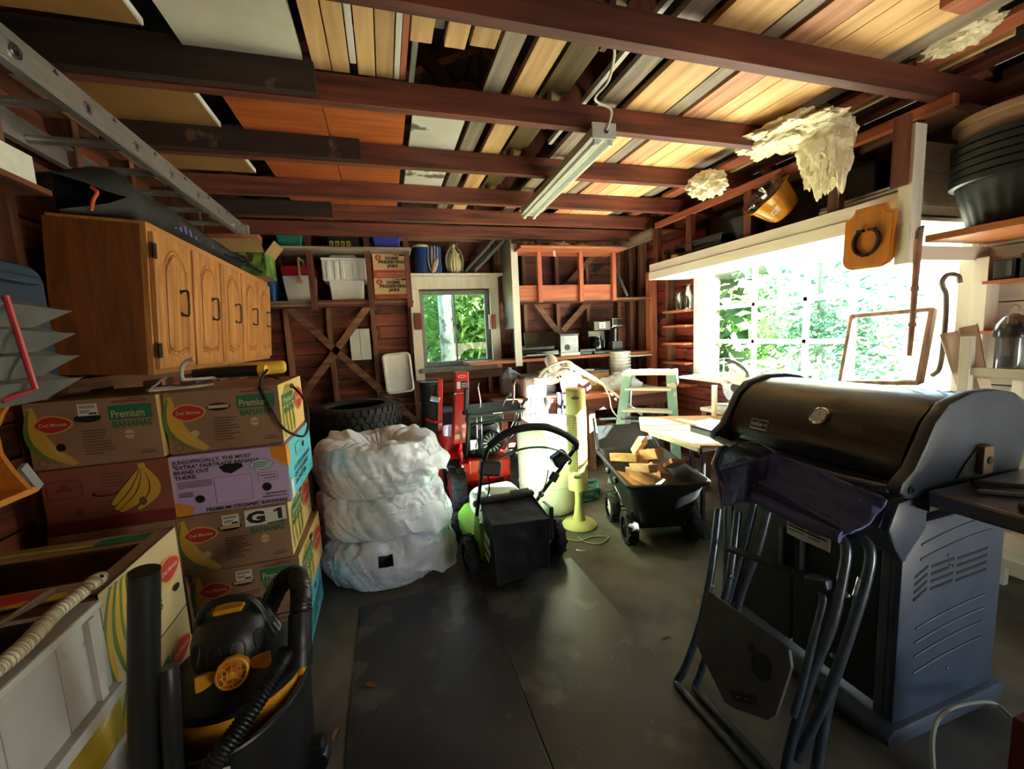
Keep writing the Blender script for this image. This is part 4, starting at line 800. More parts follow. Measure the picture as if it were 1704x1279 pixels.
def bagstack(z0, h, R, seed, label, tear=False, skirt=1.):
    t = thing('bagged_tyre', label, 'tyre bag', (BC[0], BC[1], z0), 0, 'white bagged tyres stacked on the floor')
    g = G(); NU, NV = 220, 60; pts = {}
    def fn(u, v):
        q = 2 * PI * u; d = V((math.cos(q), math.sin(q), 0))
        # profile round a lying tyre: top inner dip, bulging side, tucked under
        if v < .12: r = R * (.5 + .40 * v / .12); z = 0
        elif v > .74: w_ = (v - .74) / .26; r = R * .86 * (1 - w_) + .004; z = h * (1 - .30 * max(0, min(1, (w_ - .40) / .35)) ** 1.5)
        else: w_ = (v - .12) / .62; r = R * (.90 - .04 * w_ + .13 * math.sin(PI * w_) ** .7); z = h * (w_ ** .9)
        p = V((d.x * r, d.y * r, z)); X, Y_ = d.x, d.y
        n1 = NZ.noise(V((X * 1.6 + seed, Y_ * 1.6, z * 3 + seed)))
        pl = abs(NZ.noise(V((X * 3.4 + seed + z * 4, Y_ * 3.4 - z * 2, seed * 2 + z * 2.2)))); fi = abs(NZ.noise(p * 10 + V((seed * 3, 0, seed)))); f2 = abs(NZ.noise(p * 24 + V((seed, 4, 0))))
        wgt = (.35 if v < .12 else 1.) * min(1, r / (.3 * R))
        p = p + d * (.025 * n1 + .036 * (pl - .15) + .020 * (fi - .2) + .009 * (f2 - .2) + .016 * max(0, 1 - pl / .10) + .007 * max(0, 1 - fi / .07)) * wgt + V((0, 0, (.02 * n1 + .035 * (pl - .2) + .03 * (fi - .2) + .008 * (f2 - .2)) * (1.0 if v > .5 else .2)))
        p.z = max(.002, p.z)
        return V((BC[0], BC[1], z0)) + p
    P = [[fn(i / NU, j / NV) for i in range(NU)] for j in range(NV + 1)]
    vs = [p for row in P for p in row]; fs = []
    for j in range(NV):
        for i in range(NU):
            q = 2 * PI * (i + .5) / NU
            if tear and 1.52 * PI - .17 < q < 1.52 * PI + .02 and 27 <= j < 35: continue
            fs.append((j * NU + i, j * NU + (i + 1) % NU, (j + 1) * NU + (i + 1) % NU, (j + 1) * NU + i))
    g.add(vs, fs); g.obj('white_bag', bagm, t, smooth=True)
    # loose gathered flap hanging at the right
    if skirt:
        g = G()
        def fl(u, v):
            q = -1.3 + 1.6 * u; e = math.sin(PI * u) ** .5; r = R * (1.0 + .12 * e * (.25 + v)) + .012 * math.sin(q * 15 + seed) * v; zz = h * .66 - e * (.20 * skirt + .03 * math.sin(u * 9 + seed) + .015 * math.sin(u * 23)) * v
            return V((BC[0] + r * math.cos(q), BC[1] + r * math.sin(q), max(.004, z0 + zz))) + V((NZ.noise(V((u * 6, v * 2, seed))), NZ.noise(V((u * 6, v * 2, seed + 5))), 0)) * .022 * e
        g.grid(fl, 60, 10); g.obj('bag_flap', bagm, t, smooth=True)
    tyre(M.Translation((BC[0], BC[1], z0 + h * .48)), t, R * .84, h * .62, R * .5)
    return t
bagstack(0., .29, .405, 3, 'bottom white bagged tyre of the stack, with a torn hole', True, 1.)
bagstack(.285, .265, .385, 8, 'middle white bagged tyre of the stack', False, 1.1)
bagstack(.545, .29, .385, 15, 'top white bagged tyre of the stack, with bunched plastic', False, .5)
TP = (-.30, 3.72); tz = .235
for i in range(4):
    t = thing('tyre', ('black tyre lying on top of the stack behind the white bags' if i == 3 else ['lowest', 'second', 'third'][i] + ' black tyre of the stack hidden behind the white bags'), 'tyre', (TP[0], TP[1], i * tz), 0, 'tyres stacked by the back wall')
    tyre(M.Translation((TP[0] + .02 * (i % 2), TP[1], i * tz + .118)), t, .36, .225, .22)
t = thing('tyre', 'black tyre half hidden behind the cyan ended box', 'tyre', (-.78, 3.15, .0)); 
for i in range(1): tyre(M.Translation((-.72, 3.2, .52)) @ M.Rotation(.12, 4, 'X') @ M.Rotation(PI / 2, 4, 'Y'), t, .34, .2, .2)
G().b2((-.9, 2.95, 0), (-.55, 3.45, .20)).obj('stand', joist_m('X'), t)
tag(G().tube([(-.02, 4.2, .05), (-.02, 4.15, .83), (.34, 4.12, .83), (.34, 4.2, .05)], .009, 6, closed=True).obj('metal_rack', steel), 'thin metal frame leaning behind the bagged tyres', 'frame')
# paint tray and white panel hung on the wall studs
t = thing('paint_tray', 'white paint roller tray hung on the back wall under the shelf', 'tray', (.17, 4.7, .85)); a, b, c = AY(664, 585, 4.69), AY(638, 585, 4.69), AY(662, 652, 4.69)
W_, H_ = .30, .44; T = M.Translation((AY(663, 620, 4.69).x, 4.69, AY(663, 620, 4.69).z)) @ M.Rotation(-.05, 4, 'Y')
g = G(T @ frame((0, 0, 0), (1, 0, 0), z=(0, -1, 0))); R0 = rr(W_, H_, .05, 5); R1 = rr(W_ - .035, H_ - .035, .04, 5); n = len(R0)
vs = [(p[0], p[1], .03) for p in R0] + [(p[0], p[1], .036) for p in R1] + [(p[0] * .95, p[1] * .97, .012 if p[1] > 0 else -.028) for p in R1] + [(p[0] * 1.0, p[1], .022) for p in R0]
g.add(vs, [(i, (i + 1) % n, n + (i + 1) % n, n + i) for i in range(n)] + [(n + i, n + (i + 1) % n, 2 * n + (i + 1) % n, 2 * n + i) for i in range(n)] + [(i, (i + 1) % n, 3 * n + (i + 1) % n, 3 * n + i) for i in range(n)] + [tuple(2 * n + i for i in range(n))]); g.obj('tray', white_pl, t, smooth=True)
g = G(T @ frame((0, 0, 0), (1, 0, 0), z=(0, -1, 0)))
for i in range(9): g.box((0, -.02 - .017 * i, .006 - .004 * i), (.21, .005, .006))
g.obj('ribs', white_pl, t, kind='stuff')
p = AY(600, 573, 4.74); t = thing('white_boards', 'pair of white boards fixed between the studs left of the window', 'panel', (p.x, 4.74, p.z - .17)); pw = mat('dull_white', '#b9bcba', '#c6c9c7', rough=.5, scale=6)
for s in (-1, 1): G().box((p.x + s * .052, 4.75, p.z), (.1, .02, .33)).obj('board', pw, t)
# ---------------------------------------------------------------- rubber mats on the floor
matm = mat('rubber_mat', '#1e2025', '#303238', rough=.42, scale=3.2, bump=.12, detail=10, spots=(4, .58, '#4c4a46'))
o = G().b2((-.25, .15, 0), (.42, 2.30, .006)).obj('rubber_mat', matm, bevel=.002); tag(o, 'black rubber floor mat in front of the bagged tyres', 'mat')
o = G().b2((.425, .15, 0), (1.04, 2.32, .006)).obj('rubber_mat', matm, bevel=.002); tag(o, 'black rubber floor mat in front of the mower and cart', 'mat')
# ---------------------------------------------------------------- lawn mower
lime = mat('lime_plastic', '#78b43a', '#86c046', rough=.3, scale=8, coat=.3); mblk = mat('mower_black', '#141516', rough=.45); foam = mat('foam_grip', '#1b1b1d', rough=.8); bagf = mat('bag_fabric', '#15171b', '#1e2025', rough=.8, scale=60, bump=.15)
def wheel(parent, c, ax, r, w, tm, hm, lugs=0, hub=.55, name='wheel'):
    T = frame(c, V(ax).orthogonal(), z=ax)
    wh = G(T).lathe([(r * .62, -w / 2), (r * .93, -w / 2), (r, -w * .3), (r, w * .3), (r * .93, w / 2), (r * .62, w / 2)], None, 30, cap=False).obj(name, tm, parent, smooth=True)
    if lugs:
        g = G(T)
        for i in range(lugs): g.box(M.Rotation(2 * PI * i / lugs, 3, 'Z') @ V((r, 0, w * (.22 if i % 2 else -.22))), (r * .10, 2 * PI * r / lugs * .6, w * .5), M.Rotation(2 * PI * i / lugs, 3, 'Z') @ M.Rotation(.5 if i % 2 else -.5, 3, 'X'))
        g.obj('tread', tm, wh, kind='stuff')
    G(T).lathe([(0, -w * .32), (r * .63, -w * .3), (r * .63, w * .3), (0, w * .32)], None, 24).obj('wheel_disc', hm, wh, smooth=True)
    g = G(T)
    for i in range(5): a = 2 * PI * i / 5; g.bar((0, 0, w * .34), (r * .55 * math.cos(a), r * .55 * math.sin(a), w * .34), r * .14, w * .12, (0, 0, 1)); g.bar((0, 0, -w * .34), (r * .55 * math.cos(a), r * .55 * math.sin(a), -w * .34), r * .14, w * .12, (0, 0, 1))
    g.lathe([(r * .2, -w * .42), (r * .2, w * .42)], None, 14); g.obj('spokes', hm, wh, kind='stuff'); return wh
mw = thing('lawn_mower', 'green battery lawn mower with a black grass bag', 'lawn mower', (.66, 2.5, 0))
T = place((.66, 2.62, 0), .10)
g = G(T); g.prism([(-.24, -.30), (.24, -.30), (.26, -.1), (.25, .2), (.16, .34), (-.16, .34), (-.25, .2), (-.26, -.1)], .14, M.Translation((0, 0, .10))); g.obj('deck', lime, mw, bevel=.03, smooth=True)
G(T).prism(rr(.34, .42, .1, 5), .15, M.Translation((0, .02, .24))).obj('motor_cover', mat('mower_white_green', '#c4d6ba', '#cfe0c6', rough=.35, scale=8), mw, bevel=.04, smooth=True, seg=3)
G(T).prism(rr(.2, .2, .05, 4), .06, M.Translation((0, -.04, .39))).obj('battery_lid', mat('mower_white_green', '#c4d6ba'), mw, bevel=.02, smooth=True)
for x, y, r in ((-.29, -.22, .125), (.29, -.22, .125), (-.27, .24, .095), (.27, .24, .095)): wheel(mw, T @ V((x, y, r)), T.to_3x3() @ V((1, 0, 0)), r, .06, rub, mat('hub_dark', '#24262a', rough=.5), 24)
for s in (-1, 1): G(T).box((s * .235, -.25, .25), (.03, .12, .22)).obj('handle_bracket', lime if s < 0 else mblk, mw, bevel=.008)
BL = [AY(800, 845, 2.36), AY(798, 800, 2.28), AY(803, 765, 2.2)]
HP = [AY(793, 860, 2.42), AY(800, 800, 2.28), AY(806, 765, 2.2), AY(815, 742, 2.16), AY(840, 722, 2.12), AY(870, 712, 2.1), AY(905, 710, 2.1), AY(935, 720, 2.12), AY(957, 735, 2.16), AY(957, 745, 2.2), AY(946, 760, 2.24), AY(928, 785, 2.3), AY(905, 815, 2.38), AY(893, 832, 2.42)]
G().tube(spl(HP, 6), .0125, 10).obj('handle_tube', mblk, mw, smooth=True)
G().tube(spl(HP[3:10], 6), .021, 12).obj('handle_grip', foam, mw, smooth=True)
G().tube(spl([AY(811, 768, 2.18), AY(830, 762, 2.14), AY(868, 747, 2.1), AY(905, 744, 2.1), AY(935, 752, 2.14), AY(950, 765, 2.2), AY(946, 772, 2.22)], 6), .006, 8).obj('bail_bar', mat('green_rod', '#3f6b2c', rough=.4), mw, smooth=True)
G().box(AY(815, 778, 2.2), (.12, .06, .085), M.Rotation(.2, 3, 'Y')).obj('switch_box', mblk, mw, bevel=.012); G().box(AY(931, 762, 2.2), (.10, .07, .075), M.Rotation(-.5, 3, 'Y')).obj('switch_box', mblk, mw, bevel=.014)
G().box(AY(922, 793, 2.28), (.05, .03, .06), M.Rotation(.6, 3, 'Y')).obj('height_lever', mblk, mw, bevel=.008)
G().tube(spl([AY(812, 790, 2.22), AY(814, 815, 2.27), AY(806, 838, 2.36), AY(800, 850, 2.4)], 5), .005, 6).obj('cable', mblk, mw, smooth=True); G().tube(spl([AY(912, 782, 2.26), AY(909, 800, 2.3), AY(900, 822, 2.36), AY(890, 834, 2.42)], 5), .004, 6).obj('cable', mblk, mw, smooth=True)
for p, Y in (((792, 838), 2.38), ((900, 822), 2.38)): G().ell(AY(*p, Y), .022, 10, 8).obj('knob', steel, mw, smooth=True)
# the bag: soft box, top panel slopes to the rear flap
def bagp(c, f): a, b = c; return a.lerp(b, f)
tA, tB, tC, tD = V((.475, 2.36, .46)), V((.80, 2.36, .455)), V((.815, 2.10, .405)), V((.475, 2.08, .435)); bA, bB, bC, bD = V((.50, 2.36, .12)), V((.78, 2.36, .12)), V((.80, 2.12, .10)), V((.49, 2.10, .075))
g = G()
def fc(a, b, c, d, seed):
    n = ((b - a).cross(d - a)).normalized()
    def fn(u, v):
        p = a.lerp(b, u).lerp(d.lerp(c, u), v); e = min(u, 1 - u, v, 1 - v); return p + n * (.012 * NZ.noise(p * 9 + V((seed, 0, 0))) + .012 * abs(NZ.noise(p * 17))) * min(1, e * 6)
    g.grid(fn, 14, 14)
fc(tA, tB, tC, tD, 1); fc(tD, tC, bC, bD, 2); fc(tA, tD, bD, bA, 3); fc(tC, tB, bB, bC, 4); fc(bA, bB, bC, bD, 5); fc(tB, tA, bA, bB, 6)
g.obj('grass_bag', bagf, mw, smooth=True, merge=True)
for a, b in ((tA, tD), (tD, tC), (tC, tB), (tD, bD), (tC, bC), (bD, bC)): G().tube([a, a.lerp(b, .5), b], .006, 6).obj('bag_seam', bagf, mw)
G().box((.64, 2.345, .475), (.34, .05, .03)).obj('bag_frame', mblk, mw, bevel=.01); G().box((.72, 2.35, .50), (.12, .015, .012)).obj('bag_hook', mat('grey_metal', '#77797b', rough=.4, metal=.7), mw, bevel=.003)
Fm = Face(frame((.478, 2.34, .14), (0, -1, 0), z=(-1, 0, .05)) @ M.Translation((.05, 0, .014))); Fm.rects(pr['wht'], [(.02, .14, .12, .035), (.0, .08, .03, .04), (.04, .08, .03, .04), (.08, .08, .03, .04), (.12, .08, .03, .04), (.02, .03, .1, .025)]); Fm.out('bag_print', mw)
# ---------------------------------------------------------------- snow blower
sred = mat('machine_red', '#c01a17', '#d02320', rough=.35, scale=6, coat=.4); sgrn = mat('engine_dark', '#1d2420', '#2a332d', rough=.45, scale=12); sblk = mat('machine_black', '#18191b', rough=.5)
sn = thing('snow_blower', 'red snow blower with a tall chute, black dash and knobbly tyres', 'snow blower', (.75, 3.6, 0))
for p, Y in (((757, 800), 3.42), ((850, 788), 3.5)): c = AY(*p, Y); wheel(sn, (c.x, Y, .205), (1, .05, 0), .205, .13, rub, sred, 22)
G().b2((.52, 3.3, .25), (.95, 3.7, .42)).obj('chassis', sred, sn, bevel=.02); G().b2((.58, 3.25, .33), (.72, 3.32, .45)).obj('control_box', sred, sn, bevel=.01); G().b2((.74, 3.25, .30), (.90, 3.30, .43)).obj('battery_case', sred, sn, bevel=.01)
G().prism([(-.34, 0), (.34, 0), (.34, .35), (.25, .55), (-.25, .55), (-.34, .35)], .42, frame((.68, 4.2, .04), (1, 0, 0), z=(0, -1, 0))).obj('auger_housing', sred, sn, bevel=.02)
G().cyl((.50, 3.75, .45), (.50, 3.7, .62), .11, n=20).obj('chute_base', sred, sn, smooth=True)
ch0, ch1 = AY(765, 760, 3.5), AY(764, 620, 3.45)
G().hexa([(ch0.x - .055, 3.44, .55), (ch0.x + .055, 3.44, .55), (ch0.x + .055, 3.6, .55), (ch0.x - .055, 3.6, .55)], [(ch1.x - .05, 3.42, .98), (ch1.x + .065, 3.42, .98), (ch1.x + .065, 3.52, .98), (ch1.x - .05, 3.52, .98)]).obj('chute', sred, sn, bevel=.01)
G().hexa([(ch1.x - .045, 3.41, .99), (ch1.x + .07, 3.41, .99), (ch1.x + .07, 3.5, .99), (ch1.x - .045, 3.5, .99)], [(ch1.x - .045, 3.38, 1.17), (ch1.x + .07, 3.38, 1.17), (ch1.x + .07, 3.44, 1.17), (ch1.x - .045, 3.44, 1.17)]).obj('chute_deflector', sred, sn, bevel=.01)
Fs = Face(frame((ch1.x - .045, 3.410, .99), (1, 0, 0), z=(0, -1, -.166)) @ M.Translation((0, 0, .002))); Fs.rect(pr['wht'], .01, .04, .03, .06); Fs.rect(pr['dk'], .045, .035, .06, .07); Fs.shape(pr['wht'], oval(.032, .012, 16, .055, .145)); Fs.shape(sred, oval(.028, .008, 16, .055, .145)); Fs.rects(pr['wht'], [(.05, .05 + .015 * i, .05, .004) for i in range(3)]); Fs.out('chute_decals', sn)
G().cyl((.75, 3.55, .42), (.75, 3.55, .70), .17, n=24).obj('engine', sgrn, sn, smooth=True, bevel=.02); G().b2((.60, 3.4, .72), (.92, 3.66, .80)).obj('fuel_tank', sgrn, sn, bevel=.03, smooth=True)
F = frame((.80, 3.375, .56), (1, 0, 0), z=(0, -1, 0)); G(F).lathe([(.10, 0), (.10, .04), (.085, .05), (0, .05)], None, 26).obj('recoil_cover', sblk, sn, smooth=True)
g = G(F)
for i in range(14): a = 2 * PI * i / 14; g.bar((.03 * math.cos(a), .03 * math.sin(a), .053), (.08 * math.cos(a), .08 * math.sin(a), .053), .006, .006, (0, 0, 1))
g.obj('cooling_fins', steel, sn, kind='stuff'); G(frame((.70, 3.375, .70), (1, 0, 0), z=(0, -1, 0))).lathe([(.022, 0), (.022, .03), (0, .032)], None, 16).obj('primer_bulb', mat('magenta', '#b03a6b', rough=.4), sn, smooth=True)
G().b2((.61, 3.36, .50), (.69, 3.40, .60)).obj('muffler', steel, sn, bevel=.01); g = G(); sp = [(.83 + .05 * t / 30, 3.33 + .012 * math.sin(t * 1.6), .74 - .10 * t / 30 + .012 * math.cos(t * 1.6)) for t in range(60)]; g.tube(sp, .003, 5); g.obj('spring', steel, sn, kind='stuff')
for s, x in ((0, .585), (1, 1.02)):
    G().tube(spl([(x, 3.5, .35), (x, 3.3, .55), (x, 3.2, .72), (x, 3.2, .88)], 5), .014, 8).obj('handle_tube', sblk, sn, smooth=True)
G().tube(spl([(.585, 3.22, .70), (.62, 3.2, .755), (.8, 3.2, .765), (.98, 3.2, .755), (1.02, 3.22, .70)], 5), .011, 8).obj('cross_tube', sblk, sn, smooth=True)
d0, d1 = AY(779, 668, 3.25), AY(872, 680, 3.2)
G().hexa([(.58, 3.16, .82), (1.05, 3.16, .82), (1.05, 3.36, .86), (.58, 3.36, .86)], [(.58, 3.16, .85), (1.05, 3.16, .85), (1.05, 3.36, .90), (.58, 3.36, .90)]).obj('dash_panel', mat('dash_black', '#24272c', rough=.5), sn, bevel=.008)
Fs = Face(frame((.60, 3.159, .823), (1, 0, 0), z=(0, -1, 0))); Fs.rect(pr['wht'], .18, .012, .08, .008); Fs.out('dash_label', sn)
for (x, y, tx, ty, tz_) in ((.70, 3.27, .69, 3.27, 1.07), (.88, 3.24, .94, 3.22, .97), (.97, 3.27, 1.0, 3.27, 1.06)):
    lv = G().tube(spl([(x, y, .87), (x * .6 + tx * .4 + .01, y, .93), (tx, ty, tz_)], 4), .006, 8).obj('lever', steel, sn, smooth=True); G().ell((tx, ty, tz_), .020, 12, 8).obj('lever_knob', sblk, lv, smooth=True)
for x0 in (.575, 1.06):
    G().tube(spl([(x0, 3.3, .84), (x0, 3.2, .90), (x0, 3.14, 1.06 if x0 < .8 else .93)], 4), .02 if x0 < .8 else .015, 10).obj('hand_grip', sblk, sn, smooth=True)
for i, x in enumerate((1.0, 1.02, 1.04, 1.06, 1.08)): G().tube(spl([(x, 3.22, .84), (x - .03, 3.25, .72 - .02 * i), (x - .10 + .02 * i, 3.35, .58), (x - .18, 3.45, .46)], 5), .005, 6).obj('control_rod', steel, sn, smooth=True)
for x in (.66, .70, .88): G().tube([(x, 3.22, .83), (x + .01, 3.3, .62), (x, 3.4, .45)], .004, 6).obj('control_rod', steel, sn)
# red golf style hand cart with a black bag behind the tyres
t = thing('hand_trolley', 'narrow red hand trolley holding a black bag by the back wall', 'trolley', (.42, 3.75, 0)); a, b = AY(737, 641, 3.7), AY(732, 725, 3.7)
G().bar((a.x - .02, 3.7, 1.09), (b.x - .03, 3.75, .05), .045, .02, (0, 1, 0)).obj('red_upright', sred, t, bevel=.004); G().bar((a.x - .01, 3.72, 1.085), (a.x - .15, 3.72, 1.09), .02, .02).obj('top_bar', sblk, t)
G().cyl((a.x - .10, 3.82, .12), (a.x - .10, 3.80, 1.04), .085, .09, n=18).obj('bag', cloth, t, smooth=True); G().tube([(a.x - .17, 3.74, .74), (a.x - .1, 3.70, .71), (a.x - .02, 3.72, .70)], .012, 6).obj('cross_bar', sred, t); G().lathe([(.095, 0), (.1, .01), (.1, .03), (0, .032)], M.Translation((a.x - .10, 3.80, 1.04)), 18).obj('bag_lid', sblk, t)
G().box((a.x - .08, 3.70, .92), (.09, .03, .05), M.Rotation(.3, 3, 'Y')).obj('clip', steel, t, bevel=.008); G().b2((a.x - .2, 3.68, 0), (a.x + .0, 3.9, .05)).obj('foot_plate', sblk, t)
tag(G().b2((.30, 4.0, .0), (.62, 4.3, .75)).obj('dark_bin', mat('dark_blue_bin', '#1b2130', rough=.5), bevel=.02), 'dark blue bin against the back wall behind the red trolley', 'bin')
# ---------------------------------------------------------------- white drum, tower fan, cord
drumw = mat('drum_white', '#d5d0bd', '#dfdbc9', rough=.45, scale=3)
t = thing('plastic_drum', 'tall round white plastic drum behind the lawn mower', 'drum', (1.22, 3.12, 0))
G(M.Translation((1.22, 3.12, 0))).lathe([(.18, .0), (.225, .015), (.245, .06), (.25, .12), (.25, .66), (.245, .70), (.23, .725), (.235, .74), (.22, .75), (0, .755)], None, 40).obj('drum_body', drumw, t, smooth=True)
for z in (.25, .5): G(M.Translation((1.22, 3.12, z))).lathe([(.25, -.012), (.256, 0), (.25, .012)], None, 40, cap=False).obj('hoop', drumw, t, smooth=True)
cream = mat('fan_cream', '#cdbf78', '#d6c985', rough=.42, scale=8)
t = thing('tower_fan', 'cream tower fan with slotted grille on a flared pedestal', 'fan', (1.29, 2.72, 0)); FX, FY = 1.295, 2.72; T = place((FX, FY, 0), .0)
G(T).lathe([(.125, 0), (.13, .012), (.115, .03), (.05, .05), (.038, .09), (.027, .18), (.025, .25), (.03, .27), (.03, .285)], None, 32).obj('pedestal', cream, t, smooth=True)
R_ = .072; A0, A1 = 2.9, 5.1   # open grille sector faces the viewer side
G(T).lathe([(R_ * .5, .28), (R_, .29), (R_, .43), (R_ * .98, .43)], None, 32).obj('lower_shell', cream, t, smooth=True); G(T).lathe([(R_ * .98, .86), (R_, .86), (R_, 1.02), (R_ * .96, 1.04), (R_ * .9, 1.045), (0, 1.045)], None, 32).obj('upper_shell', cream, t, smooth=True)
G(T).lathe([(R_, .43), (R_, .86)], None, 24, False, A1, A0 + 2 * PI).obj('rear_shell', cream, t, smooth=True, solid=.003)
g = G(T)
for i in range(23): z = .44 + .41 * i / 22; g.tube([(R_ * math.cos(A0 + (A1 - A0) * k / 10), R_ * math.sin(A0 + (A1 - A0) * k / 10), z) for k in range(11)], .0016, 4)
for k in range(16): a = A0 + (A1 - A0) * k / 15; g.bar((R_ * math.cos(a), R_ * math.sin(a), .43), (R_ * math.cos(a), R_ * math.sin(a), .86), .003, .003)
g.obj('grille', cream, t, kind='stuff')
G(T).cyl((0, 0, .43), (0, 0, .86), .035, n=18).obj('blower', mat('blower_dark', '#3b3a30', rough=.6), t, smooth=True)
g = G(T)
for k in range(12): a = 2 * PI * k / 12; g.bar((.042 * math.cos(a), .042 * math.sin(a), .44), (.042 * math.cos(a), .042 * math.sin(a), .85), .004, .012)
g.obj('blower_blades', mat('blower_grey', '#8b8a78', rough=.5), t, kind='stuff')
q = 4.25; F = T @ M.Rotation(q, 4, 'Z') @ frame((R_, 0, 0), (0, 1, 0), z=(1, 0, 0))
G(F).prism(oval(.03, .011, 20, 0, .985), .004).obj('control_plate', mat('fan_plate', '#7d7750', rough=.4), t)
for i in range(6): G(F).box((-.024 + i * .0085, .40, .001), (.005, .02, .004)).obj('button', mat('fan_button', '#4a4a36', rough=.5), t)
tag(G().tube(spl([(FX - .1, FY + .05, .006), (1.12, 2.72, .006), (1.0, 2.66, .006), AZ(930, 893, .006), AZ(960, 900, .006), AZ(985, 893, .006), AZ(1012, 893, .006), AZ(1000, 904, .006), AZ(975, 902, .006), AZ(962, 893, .008)], 6), .0045, 6).obj('power_cord', mat('cream_cord', '#b8b489', rough=.5), smooth=True), 'cream power cord of the tower fan looped on the concrete', 'cord')
hose_m = mat('garden_hose', '#2f6a5d', '#3a7c6c', rough=.4, scale=20); sp = []
for k in range(140): a = 2 * PI * k / 23; r = .14 + .012 * math.sin(k * 1.7); sp.append((1.58 + r * math.cos(a), 3.22 + r * math.sin(a), .012 + .018 * (k // 23) + .003 * math.sin(k)))
tag(G().tube(sp, .009, 8).obj('garden_hose', hose_m, smooth=True), 'green garden hose coiled on the floor beside the tower fan', 'hose')
# ---------------------------------------------------------------- poly dump cart with firewood
ct = thing('garden_cart', 'black poly garden cart holding split firewood', 'cart', (1.78, 2.5, 0)); T = place((1.735, 2.42, 0), -.27); cb = mat('cart_poly', '#16181a', '#1e2022', rough=.4, scale=14)
def ring(w0, y0, y1, z, r=.06): return [(p[0], p[1], z) for p in rr(w0, y1 - y0, r, 4, 0, (y0 + y1) / 2)]
ro = [ring(.36, -.20, .42, .17), ring(.50, -.27, .56, .43), ring(.55, -.30, .60, .44), ring(.56, -.305, .605, .462), ring(.53, -.29, .59, .468), ring(.50, -.27, .57, .45), ring(.37, -.19, .41, .19)]
n = len(ro[0]); g = G(T); g.add([p for r in ro for p in r], [(j * n + i, j * n + (i + 1) % n, (j + 1) * n + (i + 1) % n, (j + 1) * n + i) for j in range(len(ro) - 1) for i in range(n)] + [tuple(range(n))[::-1], tuple((len(ro) - 1) * n + i for i in range(n))]); g.obj('tub', cb, ct, smooth=True)
G(T).hexa([(-.27, .56, .42), (.27, .56, .42), (.27, .60, .42), (-.27, .60, .42)], [(-.22, .84, .60), (.22, .84, .60), (.22, .88, .60), (-.22, .88, .60)]).obj('pouring_lip', cb, ct, bevel=.01)
for s in (-1, 1):
    G(T).tube([(s * .265, .55, .46), (s * .235, .75, .60), (s * .22, .86, .665)], .016, 8).obj('lip_edge', cb, ct); G(T).box((s * .10, .86, .655), (.15, .04, .02)).obj('lip_grip', cb, ct, bevel=.006)
for x, y in ((-.215, -.12), (.215, -.12), (-.235, .22), (.235, .22)):
    wheel(ct, T @ V((x, y, .112)), T.to_3x3() @ V((1, 0, 0)), .112, .07, rub, sblk if y < 0 or x > 0 else white_pl, 20)
for y in (-.12, .22): G(T).cyl((-.25, y, .112), (.25, y, .112), .01).obj('axle', steel, ct); 
G(T).b2((-.15, -.16, .11), (.15, .34, .17)).obj('under_frame', sblk, ct, bevel=.008)
Fc = Face(T @ frame((-.222, .2, .30), (0, -1, 0), z=(-1, 0, -.25)) @ M.Translation((.06, -.02, .017))); Fc.shape(pr['wht'], [(0, .03), (.03, .005), (.06, .014), (.09, -.012), (.14, -.03), (.12, .0), (.09, .018), (.05, .03), (.02, .045)]); Fc.out('side_print', ct)
for y in (-.05, .15): G(T).ell((-.283, y, .42), (.02, .025, .025), 10, 8).obj('latch_knob', sblk, ct, smooth=True)
logm = wood('split_wood', '#a87850', '#dcb48c', 'Y', rough=.75, bump=.3, rand=.15); rn = random.Random(11)
for i, (x, y, z, a, b, w, d, l, lab) in enumerate(((-.08, -.12, .475, .2, .25, .075, .055, .26, 'split log lying along the near left of the cart'), (.16, -.06, .47, -.2, .42, .11, .03, .34, 'flat pale wood slab at the right side of the cart'), (.02, .0, .53, .5, .3, .085, .075, .15, 'square cut block end on top of the firewood'), (-.14, .10, .49, .9, .1, .08, .06, .2, 'orange brown split log at the left rear of the cart'), (-.02, .14, .55, .1, .75, .06, .06, .20, 'pale upright split log in the middle of the cart'), (.06, .18, .46, -.6, .1, .09, .06, .28, 'split log lying crosswise at the back of the cart'), (-.02, -.02, .40, .3, .05, .1, .08, .3, 'dark split log under the others in the cart'), (.12, .1, .40, -.1, .0, .1, .09, .34, 'thick log underneath on the right in the cart'), (-.1, .05, .33, .1, .0, .12, .1, .34, 'lowest thick log on the left in the cart'), (.05, .25, .30, .4, .0, .12, .1, .3, 'lowest log at the rear of the cart'))):
    R = M.Rotation(a, 4, 'Z') @ M.Rotation(-b, 4, 'X'); P = [(w / 2, -d / 2), (w / 2 * rn.uniform(.8, 1), d / 2), (-w / 2 * rn.uniform(.3, .8), d / 2 * 1.05), (-w / 2, -d / 2 * rn.uniform(.2, .8))]
    o = G(T @ M.Translation((x - .03, y, z + (.05 if z > .45 else .02))) @ R).prism(P, l, frame((0, l / 2, 0), (-1, 0, 0), z=(0, -1, 0))).obj('firewood', logm, bevel=.004); tag(o, lab, 'firewood', 'firewood in the garden cart')
